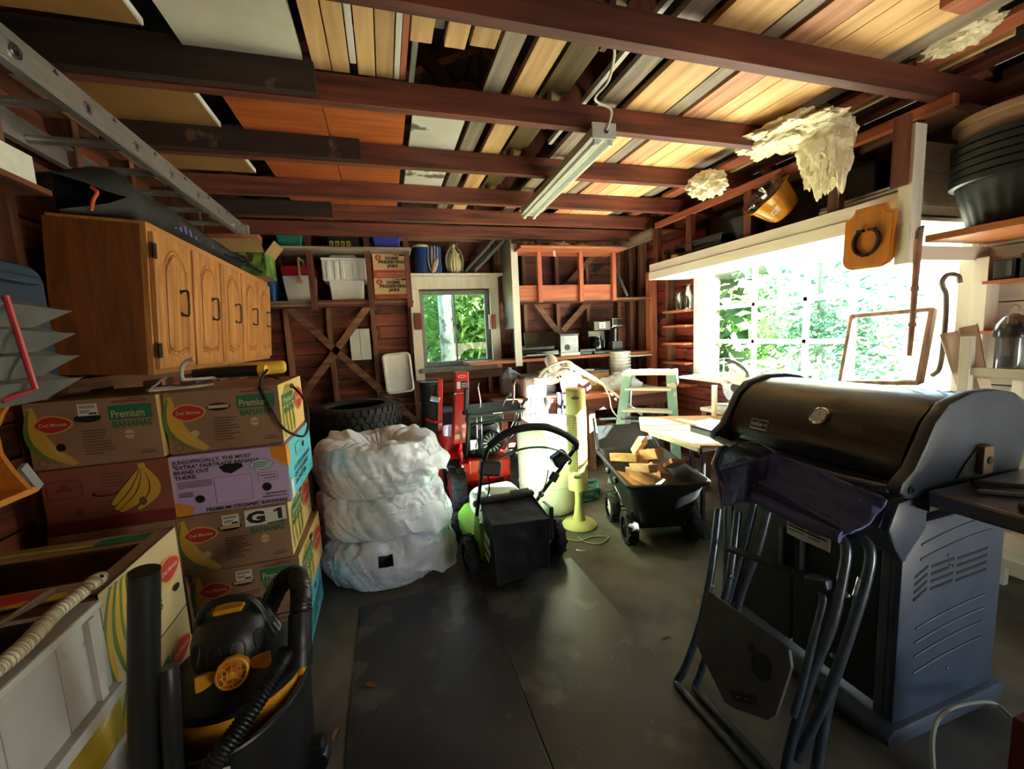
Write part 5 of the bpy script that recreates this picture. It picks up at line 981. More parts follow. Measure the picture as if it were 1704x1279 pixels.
# ---------------------------------------------------------------- step ladder with a cloth, plywood, table, bench behind
teal = mat('teal_flaking_paint', '#7aa89c', '#93bcb0', rough=.6, scale=6, spots=(7, .56, '#d8d4c6'))
sl_ = thing('step_ladder', 'old teal and white painted wooden step ladder', 'step ladder', (2.1, 3.2, 0)); T = place((2.48, 3.52, 0), -.72) @ M.Scale(1.08, 4)
for s in (-1, 1):
    G(T).bar((s * .27, -.42, .0), (s * .19, .0, .93), .03, .08, (1, 0, 0)).obj('stile', teal, sl_); G(T).bar((s * .25, .27, .0), (s * .18, .02, .90), .025, .05, (1, 0, 0)).obj('rear_leg', teal, sl_)
for k, f in enumerate((.22, .44, .66, .86)): G(T).box((0, -.42 + .42 * f, .93 * f), (.52 - .14 * f, .12, .022)).obj('step', whitewood_m('X'), sl_, bevel=.003)
G(T).box((0, .0, .94), (.46, .2, .028)).obj('top_board', whitewood_m('X'), sl_, bevel=.004); G(T).bar((-.21, .15, .45), (.21, .15, .45), .03, .02).obj('rear_rail', teal, sl_)
clothw = sheet('white_cloth', '#d9d5cf', .2, .7); g = G(T)
def drape(u, v):
    x = -.22 + .50 * u; y = -.13 + .28 * v; z = .958
    if x > .24: z -= (x - .24) * 3.2; x = .24 + (x - .24) * .2
    return V((x, y, z + .012 * NZ.noise(V((u * 6, v * 6, 0)))))
g.grid(drape, 26, 14); tag(g.obj('drop_cloth', clothw, smooth=True, solid=.002), 'white paint stained cloth draped over the step ladder top', 'cloth')
ply = wood('plywood', '#c79a62', '#e0b983', 'X', rough=.6, scale=1.0, bump=.08, rand=.02)
pc = [AZ(1063, 693, .715), AZ(1066, 712, .715), AZ(1165, 741, .715), AZ(1230, 741, .715), AZ(1235, 690, .715)]
g = G(); n = len(pc); g.add([p - V((0, 0, .018)) for p in pc] + pc, [tuple(range(n))[::-1], tuple(range(n, 2 * n))] + [(i, (i + 1) % n, n + (i + 1) % n, n + i) for i in range(n)])
tag(g.obj('plywood_sheet', ply, bevel=.001), 'sunlit plywood sheet lying on the grey work table', 'plywood')
t = thing('work_table', 'grey topped folding work table with a black leg', 'table', (2.3, 2.4, 0)); wt = mat('table_grey', '#9aa0a4', '#abb0b4', rough=.4, scale=5)
tx0, ty0 = 1.90, 2.16
G().b2((tx0, ty0, .63), (tx0 + .85, ty0 + .55, .695)).obj('table_top', wt, t, bevel=.006); G().b2((tx0 + .0, ty0 - .006, .615), (tx0 + .02, ty0 + .02, .70)).obj('corner_guard', sblk, t, bevel=.004)
for x, y in ((.10, .08), (.75, .08), (.34, .47), (.75, .47)):
    l = G().cyl((tx0 + x, ty0 + y, .10), (tx0 + x, ty0 + y, .63), .016, n=10).obj('leg', sblk, t); G().hexa([(tx0 + x - .03, ty0 + y - .05, 0), (tx0 + x + .03, ty0 + y - .05, 0), (tx0 + x + .03, ty0 + y + .03, 0), (tx0 + x - .03, ty0 + y + .03, 0)], [(tx0 + x - .02, ty0 + y - .02, .13), (tx0 + x + .02, ty0 + y - .02, .13), (tx0 + x + .02, ty0 + y + .02, .13), (tx0 + x - .02, ty0 + y + .02, .13)]).obj('foot', sblk, l)
# ---------------------------------------------------------------- hanging shelf at the left of the back wall
SY = 4.33
t = thing('hanging_shelf', 'rough red brown hanging shelf left of the back window', 'shelf', (-.4, 4.5, 1.8))
piece('shelf_board', (-.40, 4.52, 1.835), (1.42, .42, .02), stud_m('X'), t); piece('front_lip', (-.84, SY, 1.84), (.52, .025, .05), weather_m('X'), t); piece('front_lip', (-.16, SY, 1.835), (.84, .025, .06), joist_m('X'), t)
piece('upper_board', (-.28, 4.45, 2.325), (1.2, .5, .02), weather_m('X'), t)
for x, z0 in ((-.60, 1.77), (-.09, 1.78), (.275, 1.78)): piece('hanger', (x, SY - .03, (z0 + 2.5) / 2), (.05, .035, 2.5 - z0), joist_m('Z'), t)
def item(px0, py0, px1, py1, Y): a, b = AY(px0, py1, Y), AY(px1, py0, Y); return a.x, b.x, a.z, b.z
SZ = 1.846
# coolers and bins
x0, x1, z0, z1 = item(428, 445, 455, 495, 4.36); bl = mat('blue_tub', '#1f4f8f', '#2a5ea3', rough=.45, scale=10)
t = thing('blue_tub', 'blue plastic tub at the left end of the hanging shelf', 'tub', ((x0 + x1) / 2, 4.5, SZ)); G().hexa([(x0 - .08, 4.38, SZ), (x1 - .02, 4.38, SZ), (x1 - .02, 4.66, SZ), (x0 - .08, 4.66, SZ)], [(x0 - .1, 4.36, SZ + .26), (x1, 4.36, SZ + .26), (x1, 4.68, SZ + .26), (x0 - .1, 4.68, SZ + .26)]).obj('tub', bl, t, bevel=.008)
for i in range(5): G().b2((x0 - .06 + .045 * i, 4.352, SZ + .03), (x0 - .045 + .045 * i, 4.375, SZ + .22)).obj('rib', bl, t)
G().b2((x0 - .11, 4.35, SZ + .255), (x1 + .008, 4.69, SZ + .275)).obj('rim', bl, t, bevel=.004)
x0, x1, z0, z1 = item(472, 432, 519, 494, 4.37); t = thing('picnic_cooler', 'small white cooler with a red lid and cream handle', 'cooler', ((x0 + x1) / 2, 4.5, SZ)); cw = mat('cooler_white', '#cfcfc6', '#d9d9d0', rough=.5, scale=6)
G().hexa([(x0 + .03, 4.39, SZ), (x1 - .02, 4.39, SZ), (x1 - .02, 4.62, SZ), (x0 + .03, 4.62, SZ)], [(x0, 4.37, SZ + .26), (x1, 4.37, SZ + .26), (x1, 4.64, SZ + .26), (x0, 4.64, SZ + .26)]).obj('body', cw, t, bevel=.015, smooth=True)
G().b2((x0 - .004, 4.365, SZ + .262), (x1 + .004, 4.645, SZ + .345)).obj('lid', mat('cooler_red', '#a3172b', rough=.45), t, bevel=.02, smooth=True)
xc = (x0 + x1) / 2; G().tube(spl([(xc + .02, 4.362, SZ + .20), (xc + .02, 4.352, SZ + .3), (xc + .02, 4.37, SZ + .41), (xc + .02, 4.5, SZ + .42), (xc + .02, 4.63, SZ + .41), (xc + .02, 4.65, SZ + .2)], 5), .011, 8).obj('handle', mat('cooler_cream', '#cdbd92', rough=.5), t, smooth=True); G().cyl((xc + .02, 4.372, SZ + .20), (xc + .02, 4.345, SZ + .20), .022).obj('pivot', mat('cooler_cream', '#cdbd92'), t)
x0, x1, z0, z1 = item(540, 430, 607, 493, 4.36); t = thing('foam_cooler', 'white ribbed foam cooler in the middle of the hanging shelf', 'cooler', ((x0 + x1) / 2, 4.5, SZ)); fm = mat('styrofoam', '#d6d6d2', '#e2e2de', rough=.8, scale=40, bump=.1)
G().hexa([(x0 + .06, 4.41, SZ), (x1 - .045, 4.41, SZ), (x1 - .045, 4.66, SZ), (x0 + .06, 4.66, SZ)], [(x0 + .045, 4.39, SZ + .22), (x1 - .03, 4.39, SZ + .22), (x1 - .03, 4.68, SZ + .22), (x0 + .045, 4.68, SZ + .22)]).obj('lower_body', fm, t, bevel=.012)
G().b2((x0 + .0, 4.36, SZ + .205), (x1, 4.7, SZ + .40)).obj('upper_body', fm, t, bevel=.012); G().b2((x0 - .005, 4.355, SZ + .40), (x1 + .005, 4.705, SZ + .42)).obj('lid', fm, t, bevel=.006); G().hexa([(x0 + .05, 4.42, SZ + .42), (x1 - .06, 4.42, SZ + .42), (x1 - .06, 4.65, SZ + .42), (x0 + .05, 4.65, SZ + .42)], [(x0 + .08, 4.44, SZ + .46), (x1 - .1, 4.44, SZ + .46), (x1 - .1, 4.63, SZ + .46), (x0 + .08, 4.63, SZ + .46)]).obj('lid_top', fm, t, bevel=.006)
for f in (.1, .28, .42, .70, .84): G().b2((x0 + (x1 - x0) * f, 4.352, SZ + .22), (x0 + (x1 - x0) * f + .03, 4.365, SZ + .385)).obj('rib', fm, t, bevel=.003)
jb = mat('jar_carton', '#c6a476', '#d2b182', rough=.7, scale=5); jr = mat('jar_red', '#b23a30', rough=.6); jo = mat('jar_orange', '#b9592f', rough=.6)
for k, (px0, py0, px1, py1, zb, lab) in enumerate(((624, 459, 679, 494, SZ, 'lower cardboard carton of preserving jars with a faded orange band'), (622, 424, 676, 458, SZ + .235, 'upper cardboard carton of preserving jars with a red band'))):
    x0, x1, z0, z1 = item(px0, py0, px1, py1, 4.38); w = x1 - x0; h = .23; t = thing('jar_carton', lab, 'box', ((x0 + x1) / 2, 4.5, zb), 0, 'stacked preserving jar cartons')
    G().b2((x0, 4.38, zb), (x1, 4.64, zb + h)).obj('carton', jb, t, bevel=.003); F = Face(frame((x0, 4.3795, zb), (1, 0, 0), z=(0, -1, 0)))
    F.rect(jo if k == 0 else jr, 0, .002, w, h * .3)
    for i, (s, ww) in enumerate((('HOME', .38), ('PRESERVING', .8), ('JARS', .32))): F.text(bar, s, w * (.5 - ww / 2) + .02, h * (.75 - .16 * i), h * .125, w * ww, .05)
    F.text(pr['tan'], 'consumers glass', w * .1, h * .13, h * .085, w * .8, .02); F.rects(pr['tan'], [(w * .1, h * .05, w * .8, h * .025)]); F.shape(jr, oval(w * .09, h * .12, 18, w * .16, h * .83)); F.rects(jb, [(w * .13, h * .8, w * .07, h * .03), (w * .155, h * .76, w * .02, h * .16)]); F.rects(bar, [(w * .78, h * .9, w * .17, h * .06), (w * .64, h * .92, w * .11, h * .03)]); F.out('front_print', t)
UZ = 2.336
for nm, px0, px1, h, c, lab, z, Y in (('green_bin', 460, 508, .16, '#1f7f68', 'green plastic bin on the upper shelf above the red lidded cooler', UZ, 4.4), ('blue_bin', 618, 668, .16, '#1d2fa0', 'royal blue bin on the upper shelf above the jar cartons', UZ, 4.4)):
    a, b = AY(px0, 405, 4.35).x, AY(px1, 405, 4.35).x; m = mat(nm + '_plastic', c, rough=.45); t = thing(nm, lab, 'bin', ((a + b) / 2, Y, z)); G().hexa([(a + .03, 4.3, z), (b - .03, 4.3, z), (b - .03, 4.6, z), (a + .03, 4.6, z)], [(a, 4.27, z + h), (b, 4.27, z + h), (b, 4.62, z + h), (a, 4.62, z + h)]).obj('bin_body', m, t, bevel=.01); G().b2((a - .008, 4.262, z + h - .02), (b + .008, 4.628, z + h)).obj('rim', m, t, bevel=.004)
a, b = AY(545, 405, 4.35).x, AY(598, 405, 4.35).x; t = thing('black_carton', 'black carton with yellow print on the upper shelf', 'box', ((a + b) / 2, 4.4, UZ)); G().b2((a, 4.32, UZ), (b, 4.55, UZ + .11)).obj('carton', dark_m, t, bevel=.003); F = Face(frame((a, 4.3195, UZ), (1, 0, 0), z=(0, -1, 0))); F.rects(mat('yellow_ink', '#c9b93a', rough=.6), [(.02 + .05 * i, .03, .035, .045) for i in range(4)]); F.rects(dark_m, [(.03 + .05 * i, .04, .012, .02) for i in range(4)]); F.out('front_print', t)
for px0, px1, py, lab in ((640, 668, 345, 'bright blue box seen above the joists near the middle'), (575, 655, 372, 'flat blue tarpaulin pack seen between the last two joists')):
    a, b = AY(px0, py, 4.1), AY(px1, py, 4.1); o = G().b2((a.x, 4.0, ZL), (b.x, 4.45 if px1 > 660 else 4.25, ZL + (.22 if px1 > 660 else .05))).obj('blue_box', mat('blue_box_plastic', '#1f35a8', rough=.5), bevel=.01); tag(o, lab, 'box')
# ---------------------------------------------------------------- on the window head
HZ = 2.156
x0, x1, z0, z1 = item(690, 405, 713, 457, 4.67); t = thing('blue_drum', 'dark blue canister with a pale rim on the window head', 'canister', ((x0 + x1) / 2, 4.68, HZ)); navy = mat('canister_navy', '#1a2f5c', '#20386b', rough=.4, scale=5); G(M.Translation(((x0 + x1) / 2, 4.7, HZ))).lathe([(.075, 0), (.085, .01), (.085, .27), (.08, .285), (0, .285)], None, 24).obj('body', navy, t, smooth=True); G(M.Translation(((x0 + x1) / 2, 4.7, HZ))).lathe([(.082, .275), (.088, .28), (.088, .30), (.06, .305), (0, .305)], None, 24).obj('lid', mat('lid_cream', '#b8ad8c', rough=.5), t, smooth=True)
x0, x1, z0, z1 = item(713, 405, 732, 457, 4.67); t = thing('blue_box_with_cord', 'blue box hung with looped cream cord on the window head', 'box', ((x0 + x1) / 2, 4.68, HZ)); G().b2((x0, 4.64, HZ), (x1, 4.76, HZ + .28)).obj('body', mat('box_blue', '#24458f', rough=.5), t, bevel=.006)
g = G()
for i in range(3): g.tube(spl([(x0 + .015 + .035 * i, 4.635, HZ + .29), (x0 + .0 + .035 * i, 4.62, HZ + .15), (x0 + .03 + .02 * i, 4.615, HZ + .02), (x0 + .05 + .025 * i, 4.62, HZ + .14), (x0 + .05 + .03 * i, 4.635, HZ + .29)], 6), .005, 6)
g.obj('cord_loops', mat('hemp', '#b9ab90', rough=.8), t, kind='stuff'); G().ell((x0 + .07, 4.61, HZ + .08), (.03, .02, .085), 12, 8, M.Rotation(.4, 3, 'Y')).obj('tassel', mat('tassel', '#a08b6c', '#c9b696', rough=.9, scale=30, stretch=(6, 6, 1)), t, smooth=True)
gown = mat('statue_cream', '#b8a878', '#d6caa2', rough=.4, scale=8, stretch=(6, 6, 1)); mant = mat('statue_mantle', '#5a6a4e', '#8a8a62', rough=.4, scale=12)
c = AY(756, 430, 4.67); t = thing('religious_statue', 'cream and green robed statue standing on the window head', 'statue', (c.x, 4.69, HZ)); T = place((c.x, 4.69, HZ)) @ M.Diagonal((.92, .7, .86, 1))
g = G(T)
def robe(u, v): q = 2 * PI * u; r = [.05, .075, .082, .085, .08, .07, .058, .04, .022][min(8, int(v * 8))] ; r2 = [.05, .075, .082, .085, .08, .07, .058, .04, .022][min(8, int(v * 8) + 1)]; f = v * 8 - int(v * 8); r = r + (r2 - r) * f; return V((r * (1 + .09 * math.cos(q * 14) * (1 - v)) * math.cos(q), r * (1 + .09 * math.cos(q * 14) * (1 - v)) * math.sin(q), .02 + .30 * v))
g.grid(robe, 84, 24); g.obj('gown', gown, t, smooth=True); G(T).lathe([(.06, 0), (.065, .01), (.05, .02), (0, .02)], None, 24).obj('base', mant, t, smooth=True)
for s in (-1, 1): G(T).tube(spl([(s * .08, -.03, .03), (s * .096, -.02, .10), (s * .098, -.02, .2), (s * .07, -.03, .28), (s * .036, -.02, .33)], 5), .013, 8).obj('mantle_edge', mant, t, smooth=True)
G(T).grid(lambda u, v: V(((.105 - .06 * v) * math.cos(PI * u), .01 + .07 * math.sin(PI * u), .03 + .32 * v)), 16, 6).obj('mantle_back', mant, t, smooth=True, solid=.004)
G(T).ell((0, -.01, .355), (.026, .032, .034), 14, 10).obj('head', mat('statue_skin', '#c9a98c', rough=.4), t, smooth=True); G(T).grid(lambda u, v: V(((.036) * math.cos(PI * u * 1.3 - .47) , .002 + .04 * math.sin(PI * u * 1.3 - .47), .31 + .085 * v)) * 1.0, 14, 5).obj('veil', mant, t, smooth=True, solid=.004)
for s in (-1, 1): G(T).tube([(s * .05, -.05, .24), (s * .02, -.085, .235), (0, -.09, .255)], [.016, .012, .006], 8).obj('forearm', gown, t, smooth=True)
pipe = mat('grey_pipe', '#55585a', '#6a6d6f', rough=.45, scale=6)
for (a, b, l, r) in (((776, 450), (818, 402), 'grey pipe leaning on the window head, leftmost', .022), ((784, 456), (834, 404), 'thick grey pipe leaning on the window head, in front', .024), ((800, 430), (845, 400), 'grey pipe leaning on the window head, rearmost', .02)):
    p, q = AY(*a, 4.66 if 'front' in l else 4.7), AY(*b, 4.52 if 'front' in l else 4.56)
    p = p.lerp(q, 0); d = (q - p); k = (HZ + .03 - p.z) / d.z; p = p + d * k; q = p + d.normalized() * .5; tag(G().cyl(p, q, r, n=14).obj('grey_pipe', pipe, smooth=True), l, 'pipe')
# ---------------------------------------------------------------- right shelf bay of the back wall
t = thing('shelf_bay', 'open wall shelf bay of red and white boards right of the window', 'shelf', (2.2, 4.5, 1.1))
piece('white_post', (1.39, 4.32, 1.76), (.075, .025, 1.3), whitewood_m('Z'), t); G().b2((1.355, 4.34, 1.52), (1.375, 4.72, 2.5)).obj('side_panel', mat('grey_white_panel', '#a9aca8', '#b8bbb7', rough=.5, scale=4), t)
piece('lip_board', (2.02, 4.33, 1.90), (1.18, .022, .155), fresh_m('X'), t); piece('shelf_board', (2.26, 4.53, 1.815), (1.72, .40, .022), stud_m('X'), t)
for x in (1.66, 2.155, 2.57): piece('hanger', (x, 4.295, 2.14), (.048, .045, .70), fresh_m('Z'), t)
piece('upper_board', (2.0, 4.3, 2.335), (1.22, .45, .02), fresh_m('X'), t); piece('counter_board', (1.97, 4.52, 1.165), (2.26, .42, .03), fresh_m('X'), t); piece('counter_batten', (2.93, 4.5, 1.135), (.3, .4, .02), whitewood_m('X'), t)
film = sheet('clear_film', '#b9bcbb', .35, .2, '#d2d4d2'); g = G()
g.grid(lambda u, v: V((1.45 + 1.12 * u, 4.10 + .4 * v, 2.349 + .10 * math.sin(PI * v) * (.6 + .5 * NZ.noise(V((u * 9, 0, 3)))) + .04 * abs(NZ.noise(V((u * 16, v * 7, 0)))))), 60, 14); tag(g.obj('plastic_sheeting', film, smooth=True), 'crumpled clear plastic sheeting on the board under the last joist', 'sheeting')
p = AY(905, 388, 4.25); tag(G().tube(spl([p + V((0, 0, .03)), p + V((.07, -.02, -.05)), p + V((.05, -.03, -.15)), p + V((-.06, -.02, -.17)), p + V((.02, -.03, -.14)), p + V((.12, -.02, -.2))], 6), .005, 6).obj('yellow_wire', mat('yellow_wire', '#c9a936', rough=.5), smooth=True), 'yellow wire drooping from the last joist', 'wire')
p = AY(915, 390, 4.25); 
for k, dx in enumerate((0, .12)): tag(G().hexa([(p.x + dx, 4.24, 2.45 + .05 * k), (p.x + dx + .03, 4.24, 2.45 + .05 * k), (p.x + dx + .03, 4.243, 2.45 + .05 * k), (p.x + dx, 4.243, 2.45 + .05 * k)], [(p.x + dx + .02, 4.2, 2.26 + .1 * k), (p.x + dx + .04, 4.2, 2.26 + .1 * k), (p.x + dx + .04, 4.203, 2.26 + .1 * k), (p.x + dx + .02, 4.203, 2.26 + .1 * k)]).obj('plastic_strip', white_pl), ['longer', 'shorter'][k] + ' torn white plastic strip hanging from the last joist', 'strip')
tag(G().cyl(AY(1022, 442, 4.5), AY(1044, 492, 4.35), .016).obj('grey_rod', pipe, smooth=True), 'grey rod leaning in the corner above the counter shelf', 'rod')
CZ = 1.181; gloss = mat('appliance_black', '#0e0f11', rough=.18, coat=.4); gl2 = mat('appliance_grey', '#3c3e40', '#4a4c4e', rough=.4, scale=10); chrome = mat('chrome', '#c9cacc', rough=.12, metal=1.)
x0, x1, z0, z1 = item(868, 548, 926, 592, 4.38); t = thing('printer', 'black printer with a raised scanner panel on the counter shelf', 'printer', ((x0 + x1) / 2, 4.45, CZ))
G().b2((x0, 4.36, CZ), (x1 + .02, 4.7, CZ + .085)).obj('base', gloss, t, bevel=.02, smooth=True); G().b2((x0 - .03, 4.45, CZ + .085), (x1, 4.7, CZ + .15)).obj('body', gl2, t, bevel=.012); G().hexa([(x0 + .06, 4.40, CZ + .12), (x1 + .0, 4.40, CZ + .12), (x1 + .0, 4.42, CZ + .12), (x0 + .06, 4.42, CZ + .12)], [(x0 + .06, 4.46, CZ + .29), (x1 + .0, 4.46, CZ + .29), (x1 + .0, 4.48, CZ + .29), (x0 + .06, 4.48, CZ + .29)]).obj('display_panel', gloss, t, bevel=.006); G().b2((x0 + .04, 4.34, CZ + .03), (x1 - .02, 4.37, CZ + .045)).obj('paper_tray', chrome, t, bevel=.003); G().b2((x0 - .03, 4.5, CZ + .15), (x0 + .06, 4.68, CZ + .30)).obj('side_column', gl2, t, bevel=.01)
x0, x1, z0, z1 = item(933, 550, 962, 584, 4.40); t = thing('steel_dispenser', 'square grey metal dispenser with a round hole on a white block', 'dispenser', ((x0 + x1) / 2, 4.45, CZ)); G().b2((x0 - .01, 4.38, CZ), (x1 + .01, 4.62, CZ + .04)).obj('white_base', white_pl, t, bevel=.004); G().b2((x0, 4.40, CZ + .04), (x1, 4.6, CZ + .235)).obj('body', mat('dull_steel', '#6c6e6f', '#828485', rough=.4, metal=.8, scale=9), t, bevel=.004); G().b2((x0 - .006, 4.39, CZ + .235), (x1 + .006, 4.61, CZ + .255)).obj('lid', gl2, t, bevel=.003); G(frame(((x0 + x1) / 2 - .03, 4.399, CZ + .1), (1, 0, 0), z=(0, -1, 0))).lathe([(.035, 0), (.035, .004), (.028, .004), (.028, .001), (0, .001)], None, 20).obj('hole', dark_m, t)
x0, x1, z0, z1 = item(964, 578, 994, 590, 4.40)
for k in range(2): tag(G().b2((x0 + .01 * k, 4.40, CZ + .034 * k), (x1 - .02 * k, 4.62, CZ + .032 + .034 * k)).obj('grey_tray', gl2, bevel=.004), ['lower', 'upper'][k] + ' flat dark grey tray beside the coffee maker', 'tray')
x0, x1, z0, z1 = item(988, 533, 1037, 590, 4.38); xm = x0 + (x1 - x0) * .58; t = thing('coffee_maker', 'black two way coffee maker with steel buttons on the counter shelf', 'coffee maker', ((x0 + x1) / 2, 4.45, CZ)); G().b2((x0, 4.36, CZ), (x1, 4.66, CZ + .035)).obj('base', gl2, t, bevel=.008); G().b2((x0, 4.52, CZ + .035), (x1, 4.68, CZ + .39)).obj('tower', gloss, t, bevel=.01); G().b2((x0, 4.37, CZ + .27), (xm, 4.52, CZ + .39)).obj('brew_head', gloss, t, bevel=.012); G().b2((xm + .01, 4.37, CZ + .30), (x1 + .01, 4.52, CZ + .42)).obj('pod_head', chrome, t, bevel=.012); G().b2((xm + .03, 4.362, CZ + .33), (x1 - .01, 4.372, CZ + .40)).obj('pod_window', gloss, t, bevel=.004)
for i in range(2):
    for j in range(3): G().b2((x0 + .07 + .045 * i, 4.362, CZ + .30 + .024 * j), (x0 + .108 + .045 * i, 4.372, CZ + .318 + .024 * j)).obj('button', chrome, t, bevel=.002)
G(M.Translation((x0 + .09, 4.44, CZ + .04))).lathe([(.055, 0), (.065, .03), (.06, .11), (.045, .15), (.05, .17), (0, .172)], None, 24).obj('carafe', mat('dark_glass', '#17191b', rough=.05, coat=.6), t, smooth=True); G().box((x0 + .16, 4.42, CZ + .12), (.015, .02, .1)).obj('carafe_handle', gloss, t, bevel=.004); G().b2((xm + .02, 4.38, CZ + .04), (x1 - .01, 4.5, CZ + .14)).obj('cup_stand', gl2, t, bevel=.006); G(M.Translation(((xm + x1) / 2, 4.45, CZ + .14))).lathe([(.05, 0), (.055, .15), (0, .15)], None, 20).obj('reservoir', mat('dark_glass', '#17191b'), t, smooth=True)
# ---------------------------------------------------------------- low bench along the back with clutter
t = thing('back_bench', 'rough plank bench under the back shelves', 'bench', (1.9, 4.2, 0)); BZ = .80
for k in range(4): piece('plank', (1.95, 3.88 + .21 * k, BZ - .02), (1.9, .2, .04), [fresh_m('X'), weather_m('X'), joist_m('X'), fresh_m('X')][k], t)
for x in (1.05, 2.0, 2.85):
    for y in (3.85, 4.5): piece('leg', (x, y, BZ / 2 - .02), (.07, .07, BZ - .04), stud_m('Z'), t)
piece('front_rail', (1.95, 3.80, .70), (1.9, .03, .12), joist_m('X'), t); piece('lower_shelf', (1.95, 4.15, .36), (1.85, .6, .025), fresh_m('X'), t)
for k, (x, w, z, m, l) in enumerate(((1.75, .5, .375, fresh_m('X'), 'orange brown lumber offcut on the lower bench shelf, left'), (2.1, .45, .375, pale_m('X'), 'pale lumber offcut on the lower bench shelf, right'), (1.9, .6, .45, joist_m('X'), 'dark lumber offcut lying across the lower bench shelf'))): tag(G().b2((x - w / 2, 3.9, z), (x + w / 2, 4.1, z + .07)).obj('lumber_offcut', m, bevel=.003), l, 'lumber', 'offcuts under the back bench')
jug = mat('jug_plastic', '#8fa3b4', '#a3b6c5', rough=.35, scale=6); c = AY(848, 632, 4.35); t = thing('plastic_jug', 'translucent blue grey jug on the back bench left of the silver case', 'jug', (c.x, 4.35, BZ)); G(place((c.x, 4.35, BZ), .5)).lathe([(.10, 0), (.11, .02), (.11, .19), (.085, .25), (.03, .28), (.03, .30), (0, .30)], None, 8).obj('body', jug, t, bevel=.008); G().tube(spl([(c.x + .02, 4.26, BZ + .24), (c.x + .08, 4.22, BZ + .22), (c.x + .09, 4.22, BZ + .14)], 4), .014, 8).obj('handle', jug, t, smooth=True)
silver = mat('silver_case', '#9aa7b5', '#b4c0cc', rough=.3, scale=5, metal=.3); a, b = AY(868, 660, 4.05), AY(905, 632, 4.05); t = thing('silver_case', 'silver case with a dark lid on the back bench', 'case', ((a.x + b.x) / 2, 4.05, BZ)); G().b2((a.x, 3.96, BZ), (b.x, 4.2, BZ + .22)).obj('case_body', silver, t, bevel=.035, smooth=True, seg=3); G().b2((a.x - .005, 3.955, BZ + .19), (b.x + .005, 4.205, BZ + .235)).obj('case_lid', gl2, t, bevel=.02); G().b2((a.x + .1, 3.945, BZ + .15), (a.x + .15, 3.962, BZ + .21)).obj('clasp', steel, t, bevel=.004)
potm = mat('grey_pot', '#5f5d58', '#74726c', rough=.6, scale=8); c = AY(915, 645, 4.15); T = M.Translation((c.x, 4.2, BZ)); t = thing('flower_pot', 'grey flower pot with a wide rim beside the silver case', 'pot', (c.x, 4.2, BZ)); G(T).lathe([(.07, 0), (.085, .13), (.115, .135), (.125, .24), (.115, .24), (.10, .15), (.08, .02), (0, .02)], None, 28).obj('pot_body', potm, t, smooth=True)
t = thing('terracotta_pipe', 'brown u shaped pipe elbow on the back bench', 'pipe', (1.35, 4.1, BZ)); G().tube(spl([(1.24, 4.1, BZ + .01), (1.24, 4.1, BZ + .13), (1.28, 4.1, BZ + .19), (1.33, 4.1, BZ + .13), (1.33, 4.1, BZ + .01)], 6), .025, 12).obj('elbow', mat('brown_pipe', '#5e4538', '#77594a', rough=.5, scale=6), t, smooth=True)
# cardboard box, white pot stack, lids, bag
a, b = AY(962, 668, 4.1), AY(1012, 618, 4.1); t = thing('cardboard_box', 'brown cardboard box with a white label on the back bench', 'box', ((a.x + b.x) / 2, 4.2, BZ)); G().b2((a.x, 4.08, BZ), (b.x, 4.4, b.z)).obj('carton', card, t, bevel=.003); F = Face(frame((a.x, 4.0795, BZ), (1, 0, 0), z=(0, -1, 0))); F.rect(pr['wht'], .12, .06, .10, .09); F.rects(pr['gray'], [(.13, .075 + .02 * i, .07, .006) for i in range(3)]); F.out('label', t)
bzz = b.z; tag(G().b2((a.x - .04, 4.05, bzz + .001), (b.x - .02, 4.42, bzz + .028)).obj('black_tray', gl2, bevel=.006), 'flat black tray lying on the cardboard box', 'tray')
c = AY(975, 605, 4.12); g = G()
for s in (-1, 1): g.tube([(c.x + s * .045 + .042 * math.cos(q), 4.12 + .05 * math.sin(q), bzz + .036) for q in [2 * PI * i / 20 for i in range(20)]], .006, 6, closed=True)
tag(g.obj('tied_cord', white_pl, smooth=True, kind=None), 'white cord tied in a figure eight on the black tray', 'cord')
c0 = AY(1032, 640, 4.3); t0 = None; whp = mat('white_pot', '#d2d2d2', '#dededd', rough=.4, scale=8)
for i in range(7):
    T = M.Translation((c0.x, 4.3, BZ + .038 * i)); t = thing('white_pot', ['lowest', 'second', 'third', 'fourth', 'fifth', 'sixth', 'topmost'][i] + ' white plastic pot in the nested stack on the back bench', 'pot', (c0.x, 4.3, BZ + .038 * i), 0, 'nested white pots'); G(T).lathe([(.085, 0), (.105, .145), (.125, .146), (.126, .175), (.118, .175), (.100, .148), (.08, .006), (0, .006)], None, 28).obj('pot_body', whp, t, smooth=True)
lump('plastic_bag', sheet('thin_white_bag', '#d9dcde', .3, .3), (AY(1042, 660, 3.85).x, 3.98, BZ + .075), (.19, .14, .10), 21, 'crumpled thin white plastic bag on the back bench behind the ladder', 'bag', .5)
lump('white_sack', mat('sack_white', '#d5d3cf', '#e2e0dc', rough=.7, scale=7, bump=.2), (AY(955, 660, 3.95).x, 3.98, BZ + .10), (.13, .1, .13), 33, 'bulky white sack on the bench behind the tower fan', 'sack', .15)
# paddle standing on the bench
c = AY(973, 644, 3.75); t = thing('table_tennis_bat', 'dark red round bat propped up behind the tower fan', 'bat', (c.x, 3.76, BZ)); T = frame((c.x, 3.76, c.z), (1, 0, 0), z=(0, -1, .12)); G(T).prism(oval(.072, .078, 26), .008).obj('rubber_face', mat('bat_rubber', '#5f2a2c', '#6d3335', rough=.6, scale=10), t); G(T).prism(oval(.074, .08, 26), .007, M.Translation((0, 0, -.0075))).obj('blade', fresh_m('X'), t); G(T).bar((0, -.07, 0), (0, -(c.z - BZ) + .003, 0), .028, .02, (0, 0, 1)).obj('handle', pale_m('X'), t, bevel=.004)
